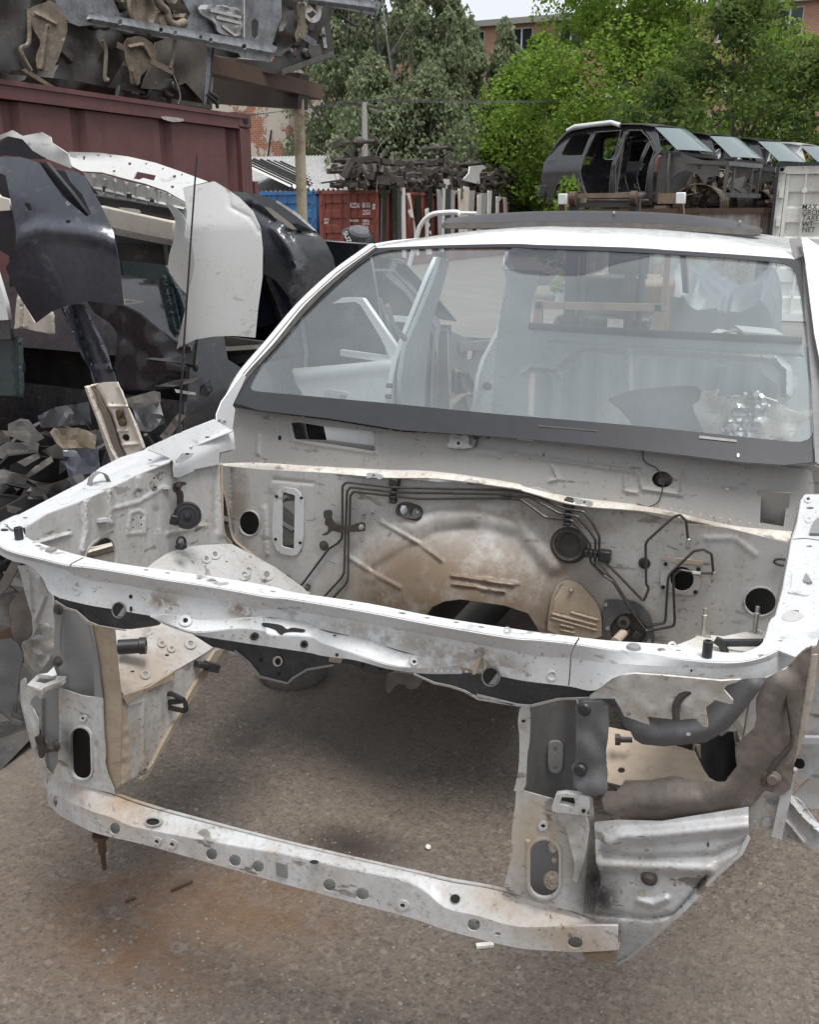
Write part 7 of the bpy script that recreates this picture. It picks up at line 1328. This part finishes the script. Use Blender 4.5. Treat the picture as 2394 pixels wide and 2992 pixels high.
# body side frame of another car on the ground, through the left door opening
bs = empty('cut_body_side', (-4.2, 9.3, 0), 'grey cut body side standing on the yard beyond the open rear door', 'car panel')
sheet('frame', 'T7', [(1235,700),(1270,640),(1310,640),(1330,700),(1350,790),(1370,850),(1500,860),(1545,870),(1500,885),(1240,935),(1228,880),(1270,840)], PY(8.5), paint('grey_beige_shell', (.42, .41, .38), .5, .3), bs, g=20, thick=.05)
bar('sill', *on('T7', [(1180,945),(1545,885)], PY(8.45)), .12, .12, SCRAP, bs)
for i, (x, c_) in enumerate(((-6.6, W_PAN), (-6.1, GREYP), (-5.5, W_BODY))):
    d_ = empty('parked_car_panel', (x, 10.5+i*.4, 0), ('pale', 'grey', 'white')[i]+' car door standing on its edge far beyond the open rear door', 'car door', 'doors standing in the yard')
    V, F = cdt([(0, 0), (1.1, 0), (1.15, .5), (1.1, .75), (.75, 1.1), (.2, 1.12), (0, .75)], [[(.1, .72), (.98, .72), (.7, 1.03), (.25, 1.04)]]); mesh('skin', [(x+v_.x, 10.5+i*.4, v_.y) for v_ in V], F, c_, d_, thick=.06, smooth=0)
    box('handle', (x+.9, 10.45+i*.4, .6), (.18, .04, .05), BLACKPL, d_)

# ---- outboard motor
om = empty('outboard_motor', (-6.75, 14, 0), 'black outboard motor with white maker lettering before the red container doors', 'outboard motor')
OMB = plain('black_gloss_cowl', (.02, .02, .022), .3, var=.2)
rows = []
for z, w, d, o_ in ((1.18, .15, .20, 0), (1.28, .19, .26, 0), (1.42, .20, .28, -.01), (1.54, .19, .27, -.02), (1.60, .15, .22, -.03), (1.63, .06, .10, -.03)):
    rows.append([(-6.76+o_*3+w*math.copysign(abs(math.cos(a))**.6, math.cos(a))+(z-1.2)*-.10+.05, 14+d*math.copysign(abs(math.sin(a))**.6, math.sin(a)), z) for a in np.linspace(0, 2*math.pi, 25)[:-1]])
grid('cowl', rows, OMB, om, close=True, caps=True, smooth=50)
lathe('cowl_cap', [(.02, .05), (.14, .04), (.17, 0), (.16, -.06)], GREYP, om, (-6.68, 13.85, 1.56), (.35, -.35, .9), 18)
box('mid_section', (-6.74, 14, .75), (.14, .22, .9), OMB, om, bevel=.04); lathe('gear_case', [(.02, -.3), (.07, -.15), (.08, .1), (.03, .3)], OMB, om, (-6.74, 14, .25), (0, 1, 0), 14); box('stand', (-6.74, 14.1, .15), (.4, .5, .3), RUST, om)
text('SUZUKI', (-6.90, 13.70, 1.55), .10, LETW, om, rot=(math.pi/2, R(62), 0)); bar('red_stripe', (-6.93, 13.70, 1.5), (-6.86, 13.70, 1.24), .012, .012, plain('red', (.4, .03, .03)), om)
tag(bar('red_trailer_rail', (-7.1, 13.6, 1.18), (-6.3, 13.6, 1.24), .05, .05, plain('dark_red', (.14, .02, .02), .5), None), 'dark red rail under the outboard motor', 'rail') if False else None
bar('clamp_rail', (-6.95, 13.75, 1.15), (-6.4, 13.75, 1.2), .06, .06, plain('dark_red', (.14, .02, .02), .5), om)
# white door frame standing behind the roof
df_ = empty('window_surround', (-5.0, 11, 0), 'thin white door window frame behind the car roof', 'door frame')
tube('frame', crom(on('M', [(998,570),(1040,510),(1100,470),(1180,458),(1290,455),(1310,480)], PY(11)), 5), .03, W_BODY, df_, n=8); tube('frame', on('M', [(1190,458),(1440,462)], PY(11)), .02, W_BODY, df_, n=8)
tube('post', [on('M', [(998,570)], PY(11))[0], (-5.0, 11, .02)], .03, W_BODY, df_, n=8)

# ---- cut pillars leaning along the red containers
strips = [([(690,280),(755,282),(740,330),(735,640),(700,660),(705,340)], BLACKP, 'black'), ([(780,265),(815,262),(812,600),(790,610)], BLACKP, 'black'), ([(822,262),(850,300),(855,600),(825,605)], GREYP, 'dark grey'), ([(840,260),(882,262),(890,600),(866,600),(858,300)], WHITEB, 'white'), ([(895,308),(920,305),(995,565),(970,572),(950,500),(920,490),(915,440),(930,430)], WHITEB, 'white'), ([(965,320),(1005,320),(1022,480),(990,530)], BLACKP, 'black'), ([(1046,430),(1068,418),(1078,470),(1090,560),(1050,560)], WHITEB, 'white'), ([(1065,260),(1095,270),(1090,430),(1066,430)], BLACKP, 'black'), ([(1136,275),(1172,275),(1165,540),(1150,540)], LIGHTG, 'pale grey'), ([(1180,195),(1240,200),(1212,270),(1196,270),(1182,540),(1162,540)], WHITEB, 'white'), ([(1192,270),(1236,270),(1230,460),(1196,460)], GREYP, 'dark grey'), ([(1245,282),(1292,285),(1268,320),(1264,520),(1245,520)], LIGHTG, 'pale grey'), ([(1300,270),(1336,270),(1330,460),(1306,460)], CREAM, 'beige'), ([(1340,250),(1382,262),(1362,460),(1340,460)], CREAM, 'beige'), ([(1385,285),(1426,285),(1400,450),(1374,455)], LIGHTG, 'pale grey'), ([(1450,318),(1476,310),(1462,460),(1444,460)], WHITEB, 'white'), ([(1476,305),(1520,305),(1492,455),(1464,455)], LIGHTG, 'pale grey'), ([(1530,285),(1557,290),(1537,455),(1518,455)], WHITEB, 'white'), ([(1558,300),(1585,310),(1575,450),(1545,450)], BLACKP, 'black'), ([(1595,330),(1642,335),(1613,370),(1606,450),(1590,450)], WHITEB, 'white'), ([(1650,335),(1672,340),(1682,450),(1666,450)], WHITEB, 'white')]
ordn = ('first second third fourth fifth sixth seventh eighth ninth tenth eleventh twelfth thirteenth fourteenth fifteenth sixteenth seventeenth eighteenth nineteenth twentieth last').split()
for i, (l, m_, c_) in enumerate(strips):
    ys = max(q[1] for q in l); l = [(x, y if y < ys-60 else y+220) for x, y in l]
    tag(sheet('cut_pillar', 'M', l, PN((-14.9, 36, 1.4), (1, -.02, .08)), m_, None, g=9, sm=0, relief=lambda u, v_: .05*mnoise.noise((u*.1, v_*.02, 1)), thick=.06), c_+' cut body pillar, '+ordn[i]+' along the red container side counting from its doors', 'car pillar', 'cut pillars leaning on the red containers')
# ---- ladder frames and axles piled on the red containers
FRM = paint('rusty_black_chassis', (.048, .043, .038), .65, .6, (.13, .10, .078), 2.5, 0, 0)
def ladder(label, o, L, dz, w=.9, bend=.35):
    bend *= .4
    r = empty('chassis_frame', o, label, 'chassis frame', 'chassis frames piled on the red containers'); o = np.array(o, float)
    for s in (-.5, .5):
        p = [o+np.array([s*w*k, L*t_, z+dz*t_]) for t_, z, k in ((0, 0, .9), (.12, .02, .9), (.25, bend, .95), (.38, bend*.9, 1), (.5, .05, 1), (.75, .03, 1), (.88, bend*.8, 1), (1, bend*.6, .9))]
        grid('side_rail', [[Vector(q)+Vector((sx*.05, 0, sz*.09)) for sx, sz in ((-1, -1), (1, -1), (1, 1), (-1, 1))] for q in crom(p, 3)], FRM, r, close=True, caps=True, smooth=30)
    for t_, z in ((.03, 0), (.26, bend), (.5, .05), (.74, .03), (.98, bend*.6)):
        a = o+np.array([-w*.5, L*t_, z+dz*t_]); tube('cross_tube', [a, a+np.array([w, 0, 0])], .06, FRM, r, n=8)
    for t_ in (.18, .33, .6, .85):
        a = o+np.array([random.choice((-.5, .5))*w, L*t_, bend*.5+dz*t_]); lathe('spring_mount', [(.05, -.15), (.13, -.12), (.15, .05), (.10, .15), (.03, .16)], FRM, r, a, (random.uniform(-.6, .6), .2, 1), 10)
    return r
ladder('chassis frame at the bottom of the pile, nearest its left end', (-15.9, 31.5, 2.9), 5, .0); ladder('chassis frame in the middle of the left pile', (-15.8, 31.2, 3.35), 5.2, .1, 1.0); ladder('topmost chassis frame of the left pile with a long pale rail', (-16.0, 31.8, 3.75), 5.5, .05, .9, .25)
ladder('chassis frame low in the pile behind the white fender', (-15.9, 38, 2.9), 6, .1); ladder('chassis frame upper in the pile behind the white fender', (-15.7, 37.5, 3.5), 6, .2, 1., .5); ladder('chassis frame highest above the leaning pillars', (-16.1, 39, 4.0), 5, .0, .9, .4)
ladder('chassis frame low at the right end of the pile', (-15.6, 45, 2.9), 5, .1); ladder('chassis frame topmost at the right end of the pile', (-15.4, 44.6, 3.6), 5, .1, 1., .6)
for i, (y, z, x) in enumerate(((32.5, 4.3, -15.6), (36.6, 3.1, -15.3), (40.6, 4.6, -15.8), (42.5, 3.2, -15.2), (43.6, 4.1, -15.4), (46.2, 3.3, -15.0), (48.0, 4.0, -15.0))):
    ax_ = empty('axle', (x, y, z), 'dark car axle, '+ordn[i]+' from the left in the chassis pile', 'axle', 'axles in the chassis pile')
    tube('axle_tube', [(x-.3, y-.8, z), (x+.2, y+.8, z+.15)], .07, FRM, ax_, n=8); lathe('differential', [(.04, -.2), (.17, -.12), (.2, 0), (.16, .12), (.05, .2)], FRM, ax_, (x-.05, y, z+.07), (.8, .3, .2), 12)
    for s in (-1, 1): lathe('hub', [(.04, -.06), (.16, -.05), (.16, .02), (.06, .05), (.02, .09)], FRM, ax_, (x-.05+.25*s, y+.8*s, z+.07+.075*s), (.3*s, s, .1), 14)
vs_, fs_ = [], []; rnd = random.Random(9)
for k in range(420):
    y = rnd.uniform(31, 52.5); z = 2.85+abs(rnd.gauss(0, .5))*(1 if y < 44 else 1.25); x = rnd.uniform(-16.3, -14.95); L_ = rnd.uniform(.15, .8); d = Vector((rnd.gauss(0, .5), rnd.gauss(0, 1), rnd.gauss(0, .45))).normalized(); u_, w_ = frame_of(d); h_ = rnd.uniform(.03, .13); c0 = Vector((x, y, z)); o_ = len(vs_)
    for e in (0, 1):
        for sx, sz in ((-1, -1), (1, -1), (1, 1), (-1, 1)): vs_.append(c0+d*(L_*e)+u_*(sx*h_*.5*rnd.uniform(.6, 1.4))+w_*(sz*h_*rnd.uniform(.6, 1.4)))
    fs_ += [tuple(o_+i for i in f) for f in ((0, 1, 2, 3), (7, 6, 5, 4), (0, 4, 5, 1), (1, 5, 6, 2), (2, 6, 7, 3), (3, 7, 4, 0))]
tag(mesh('scrap_iron_debris', vs_, fs_, FRM, None, smooth=0), 'mass of rusty brackets filling the chassis pile', 'scrap iron', kind='stuff')
tag(sheet('white_fender', 'M', [(1385,100),(1490,88),(1515,110),(1480,125),(1460,160),(1462,238),(1330,205),(1380,150)], PX(-14.9), WHITEB, None, g=12, thick=.06, relief=lambda u, v_: .06*mnoise.noise((u*.03, v_*.03, 1))), 'white car fender lying on top of the chassis pile', 'fender')

# ---- utility pole and wires
po = empty('utility_pole', (-23.5, 43, 0), 'grey concrete utility pole with short crossarm before the birches', 'utility pole')
pb = pt('A', 1530, 640, PY(43)); ptp = pt('A', 1533, 440, PY(43))
tube('pole', [(pb[0], 43, 0), (ptp[0], 43, ptp[2]+.1)], [.17, .13], plain('grey_concrete', (.36, .34, .31), .9), po, n=12)
bar('crossarm', (ptp[0]-1.1, 43, ptp[2]+.15), (ptp[0]+1., 43, ptp[2]-.25), .1, .12, DMETAL, po)
for dx in (-1, -.5, .5, .9): lathe('insulator', [(.05, 0), (.07, .06), (.05, .14), (.02, .16)], BLACKPL, po, (ptp[0]+dx, 43, ptp[2]+.05), (0, 0, 1), 10)
for i in range(4):
    p0 = np.array([ptp[0]-1+.6*i, 43, ptp[2]+.2]); p1 = np.array([-34-2*i, 40, ptp[2]-.6]); p2 = np.array([2+i, 52, ptp[2]+.9])
    w = tag(tube('overhead_wire', [p0*(1-t_)+p1*t_+np.array([0, 0, -1.2*t_*(1-t_)]) for t_ in np.linspace(0, 1, 8)][::-1]+[p0*(1-t_)+p2*t_+np.array([0, 0, -1.6*t_*(1-t_)]) for t_ in np.linspace(0, 1, 8)][1:], .009, BLACKPL, None, n=4), ('lowest', 'second lowest', 'second highest', 'highest')[i]+' overhead wire crossing before the trees', 'wire', 'overhead wires')

# ---- trees
def leafmat(name, a, b, c):
    t = NT(name); t.t.nodes.remove(t.b); n = t.noise(1.3, 3, .6); n2_ = t.noise(9, 2, .6)
    cc = t.mix(t.math('MULTIPLY', n2_, .55), t.ramp(n, [(.35, a), (.5, b), (.68, c)]), b)
    d = t.n('ShaderNodeBsdfDiffuse'); tr_ = t.n('ShaderNodeBsdfTranslucent'); m = t.n('ShaderNodeMixShader'); m.inputs[0].default_value = .45
    t.l(cc, d.inputs[0]); t.l(cc, tr_.inputs[0]); t.l(d.outputs[0], m.inputs[1]); t.l(tr_.outputs[0], m.inputs[2]); t.l(m.outputs[0], t.out.inputs[0]); return t.m
L_BIRCH = leafmat('birch_leaves', (.15, .19, .11), (.24, .28, .165), (.34, .37, .24)); L_MAPLE = leafmat('maple_leaves', (.12, .21, .045), (.22, .335, .065), (.36, .45, .10)); L_DARK = leafmat('dark_leaves', (.055, .09, .032), (.105, .155, .048), (.18, .24, .07))
BARK = plain('grey_brown_bark', (.10, .085, .07), .9, var=.5, scale=4); BIRCHB = plain('birch_bark', (.22, .21, .195), .8, var=.6, scale=5)
def tree(name, label, base, h, rx, leaf, bark, n=7000, ls=.22, seed=0, z0=.2, droop=0., group='trees behind the yard', clumps=60, trunks=1):
    rnd = random.Random(seed); r = empty(name, base, label, 'tree', group); b = Vector(base)
    tips = []
    for q in range(trunks):
        lean = Vector((rnd.uniform(-.05, .05)*(1+trunks*.4), rnd.uniform(-.1, .1), 1)); pts_ = [b+Vector((q*.5-(trunks-1)*.25, 0, 0))+Vector((lean.x*h*t_+.15*math.sin(t_*5+q), lean.y*h*t_, h*.78*t_)) for t_ in np.linspace(0, 1, 9)]
        tube('trunk', pts_, [max(.03, h*.012*(1-.85*i/8)) for i in range(9)], bark, r, n=8)
        tips += pts_[3:]
    cl = []
    rows_v, rows_f = [], []
    for k in range(clumps):
        t_ = z0+(1-z0)*rnd.random()**.9; prof_ = math.sin(math.pi*min(1, (t_-z0+.12)/(1.12-z0))**.75)**.8
        a = rnd.uniform(0, 6.283); rr = rx*prof_*rnd.uniform(.35, 1.05)
        c = b+Vector((rr*math.cos(a), rr*math.sin(a)*.8, h*t_)); cl.append((c, rnd.uniform(.5, 1.1)*rx*.33*(1.15-.5*t_)))
        if k % 3 == 0:
            s_ = min(tips, key=lambda q_: (q_-c+Vector((0, 0, rr*.5))).length); rw = tube_rows([s_, s_*.45+c*.55+Vector((0, 0, .25)), c], [.05*h/10, .03*h/10, .01], 5); o_ = len(rows_v)
            for row in rw: rows_v += row
            for i in range(2):
                for j in range(5): rows_f.append((o_+i*5+j, o_+i*5+(j+1) % 5, o_+(i+1)*5+(j+1) % 5, o_+(i+1)*5+j))
    mesh('branches', rows_v, rows_f, bark, r)['kind'] = 'stuff'
    vs_, fs_ = [], []
    for k in range(n):
        c, cr_ = cl[rnd.randrange(len(cl))]
        while True:
            d = Vector((rnd.uniform(-1, 1), rnd.uniform(-1, 1), rnd.uniform(-1, 1)))
            if d.length < 1: break
        d = d.normalized()*d.length**.45
        p = c+Vector((d.x*cr_, d.y*cr_, d.z*cr_*(.75+droop)-droop*cr_*abs(d.x)*.6)); s_ = ls*rnd.uniform(.6, 1.35)
        ax_ = Vector((rnd.gauss(0, 1), rnd.gauss(0, 1), rnd.gauss(0, .6)-droop*2.2-.25)).normalized(); sd__ = ax_.cross(Vector((rnd.gauss(0, 1), rnd.gauss(0, 1), rnd.gauss(0, 1)))).normalized()
        o_ = len(vs_); w = s_*(.34 if droop else .42)
        vs_ += [p, p+ax_*s_*.45+sd__*w, p+ax_*s_, p+ax_*s_*.45-sd__*w]; fs_ += [(o_, o_+1, o_+2, o_+3)]
    me = bpy.data.meshes.new('crown'); me.from_pydata(vs_, [], fs_); me.update(); fin('crown', me, leaf, r, smooth=0)
    return r
def tp(u, Y): p = P_(u, 462, Y); return (p[0], Y, 0)
def P_(u, v_, Y): return PY(Y)(u*1.3878, v_*1.3878)
T_ = [('birch_tree', 'dark birch nearest the rusty post behind the shed', 700, 52, 17.5, 2.9, L_BIRCH, BIRCHB, 15000, .23, .7), ('birch_tree', 'tall birch left of the concrete pole', 735, 54, 18.5, 3.0, L_BIRCH, BIRCHB, 15000, .23, .7), ('birch_tree', 'tall birch just right of the concrete pole', 810, 51, 18.0, 2.9, L_BIRCH, BIRCHB, 15000, .23, .7), ('birch_tree', 'birch left of the gap of sky', 880, 49, 16.5, 2.5, L_BIRCH, BIRCHB, 15000, .23, .7), ('birch_tree', 'birch below the left end of the sky gap', 940, 50, 13.0, 2.2, L_BIRCH, BIRCHB, 9000, .26, .7), ('birch_tree', 'slim birch between the brick gable and the bright maple', 1050, 53, 11.6, 2.2, L_BIRCH, BIRCHB, 8000, .26, .7), ('birch_tree', 'birch with thin crown under the middle of the sky gap', 985, 55, 12.0, 2.3, L_BIRCH, BIRCHB, 13000, .23, .7), ('birch_tree', 'birch behind the right end of the chassis pile', 930, 56, 11, 3.0, L_BIRCH, BIRCHB, 12000, .23, .7), ('maple_tree', 'yellow-green maple under the right end of the sky gap', 1130, 55, 11.2, 3.0, L_MAPLE, BARK, 17000, .20, .12), ('birch_tree', 'short birch just right of the concrete pole', 790, 47, 9.5, 2.6, L_BIRCH, BARK, 11000, .22, .6), ('birch_tree', 'short birch behind the chassis pile', 900, 47, 8.5, 3.0, L_BIRCH, BARK, 11000, .22, .6),
      ('maple_tree', 'bright yellow-green maple left of the car shells', 1075, 52, 9.0, 3.6, L_MAPLE, BARK, 19000, .19, .12), ('maple_tree', 'large yellow-green maple above the nearest car shell', 1265, 50, 16.2, 5.4, L_MAPLE, BARK, 34000, .20, .12), ('maple_tree', 'tall green maple right of the large one', 1450, 47, 16.5, 4.9, L_MAPLE, BARK, 28000, .20, .12), ('elm_tree', 'dark leaning tree before the brick windows', 1540, 34, 8.8, 3.1, L_DARK, BARK, 9500, .16, .1), ('maple_tree', 'maple at the right edge of the picture', 1700, 37, 13.0, 3.2, L_MAPLE, BARK, 8500, .18, .1), ('elm_tree', 'small dark tree low behind the car shells', 1380, 31, 5.6, 3.0, L_DARK, BARK, 13000, .15, .1), ('bush', 'low green bush under the nearest car shell tail', 1195, 19.5, 2.55, .5, L_MAPLE, BARK, 900, .12, 0), ('elm_tree', 'dark low tree at the right edge above the white container', 1690, 33, 6.2, 2.6, L_DARK, BARK, 4500, .16, .1)]
for i, (nm, lb, u, Y, h, rx, lf, bk_, n_, ls, dr_) in enumerate(T_):
    tree(nm, lb, tp(u, Y), h, rx, lf, bk_, n_, ls, 11+i*7, .12 if nm != 'birch_tree' else .16, dr_, clumps=110 if n_ > 15500 else 70 if n_ > 8000 else 45, trunks=2 if nm == 'birch_tree' else 1)
# bare shrub by the pole
sb = empty('bare_shrub', tp(745, 40), 'leafless pale shrub in front of the concrete pole', 'shrub'); rnd = random.Random(3); b = Vector(tp(745, 40))
for k in range(26):
    a = rnd.uniform(-1.1, 1.1); L_ = rnd.uniform(2.2, 4.2); z_ = 1.6
    tube('stem', [b+Vector((rnd.uniform(-.2, .2), 0, z_*.2)), b+Vector((math.sin(a)*.6, rnd.uniform(-.5, .5), z_+L_*.35)), b+Vector((math.sin(a)*L_*.45, rnd.uniform(-.6, .6), z_+L_*.75)), b+Vector((math.sin(a)*L_*.62+rnd.uniform(-.2, .3), 0, z_+L_*.85))], [.035, .03, .02, .01], plain('pale_dry_stem', (.34, .29, .23), .9) if k == 0 else bpy.data.materials['pale_dry_stem'], sb, n=5)

# ---- small things on the ground
GRAV = [plain('pale_stone', (.22, .19, .16), .9), plain('grey_stone', (.20, .18, .165), .9), plain('brown_stone', (.17, .12, .09), .9)]
vs_, fs_ = [[], [], []], [[], [], []]
rnd = random.Random(5)
for k in range(5200):
    y = 1.1+rnd.random()**1.6*4.6; x = rnd.uniform(-.95, .35)*y*.95-.15; m_ = rnd.choice((0, 0, 1, 1, 1, 2)); s_ = rnd.uniform(.0018, .0055)*(1 if rnd.random() < .95 else 2.0)
    o_ = len(vs_[m_]); a = rnd.uniform(0, 3.14); c_, n_ = math.cos(a), math.sin(a); e = rnd.uniform(.6, 1)
    for dx, dy, dz in ((1, 0, 0), (0, e, 0), (-1, 0, 0), (0, -e, 0), (0, 0, .7)): vs_[m_].append((x+s_*(dx*c_-dy*n_), y+s_*(dx*n_+dy*c_), s_*dz+.001))
    fs_[m_] += [(o_, o_+1, o_+4), (o_+1, o_+2, o_+4), (o_+2, o_+3, o_+4), (o_+3, o_, o_+4)]
for i, nm in enumerate(('pale', 'grey', 'brown')): tag(mesh('gravel', vs_[i], fs_[i], GRAV[i], None, smooth=0), nm+' loose grit scattered over the asphalt', 'gravel', kind='stuff')
a, b = on('L', [(720,432),(808,392)], PZ(.006)); tag(bar('rusty_stick', a, b, .007, .006, RUST, None), 'short rusty brown strip lying on the asphalt before the car', 'scrap strip')
a, b = on('L', [(525,478),(568,462)], PZ(.006)); tag(bar('bark_chip', a, b, .009, .005, RUST, None), 'small brown chip lying left of the rusty strip', 'chip')
c_ = on('V', [(902,1782)], PZ(.008))[0]; tag(lathe('plastic_stopper', [(.007, -.003), (.009, 0), (.006, .004), (.002, .005)], W_PAN, None, c_, (.3, -.2, 1), 10), 'tiny white cap lying on the asphalt inside the front frame', 'cap')
for i, (x, y) in enumerate(((2180-1300, 0),)): pass
a, b = on('J', [(145,1440),(225,1432)], PZ(.006)); tag(bar('pale_clip', a, b, .012, .008, W_PAN, None), 'pale broken clip on the asphalt under the crossmember', 'clip')
# steel stand under the car
st_ = empty('support_drum', (-1.76, 2.95, 0), 'grey brake drum stand on the asphalt under the car', 'stand')
lathe('drum', [(.02, 0), (.12, 0), (.13, .02), (.13, .10), (.10, .12), (.05, .12), (.05, .40), (.02, .40)], plain('grey_drum', (.20, .19, .18), .5, metal=.4), st_, (-1.76, 2.97, 0), (0, 0, 1), 24)
for i, (x, y) in enumerate(((-1.5, 4.6), (-.05, 4.6), (-.05, 2.95))):
    tag(box('support_block', (x, y, .19), (.3, .3, .38), TAN2, None, bevel=.01), 'timber block holding up the car at its '+('rear left', 'rear right', 'front right')[i]+' corner', 'block', 'blocks under the car')
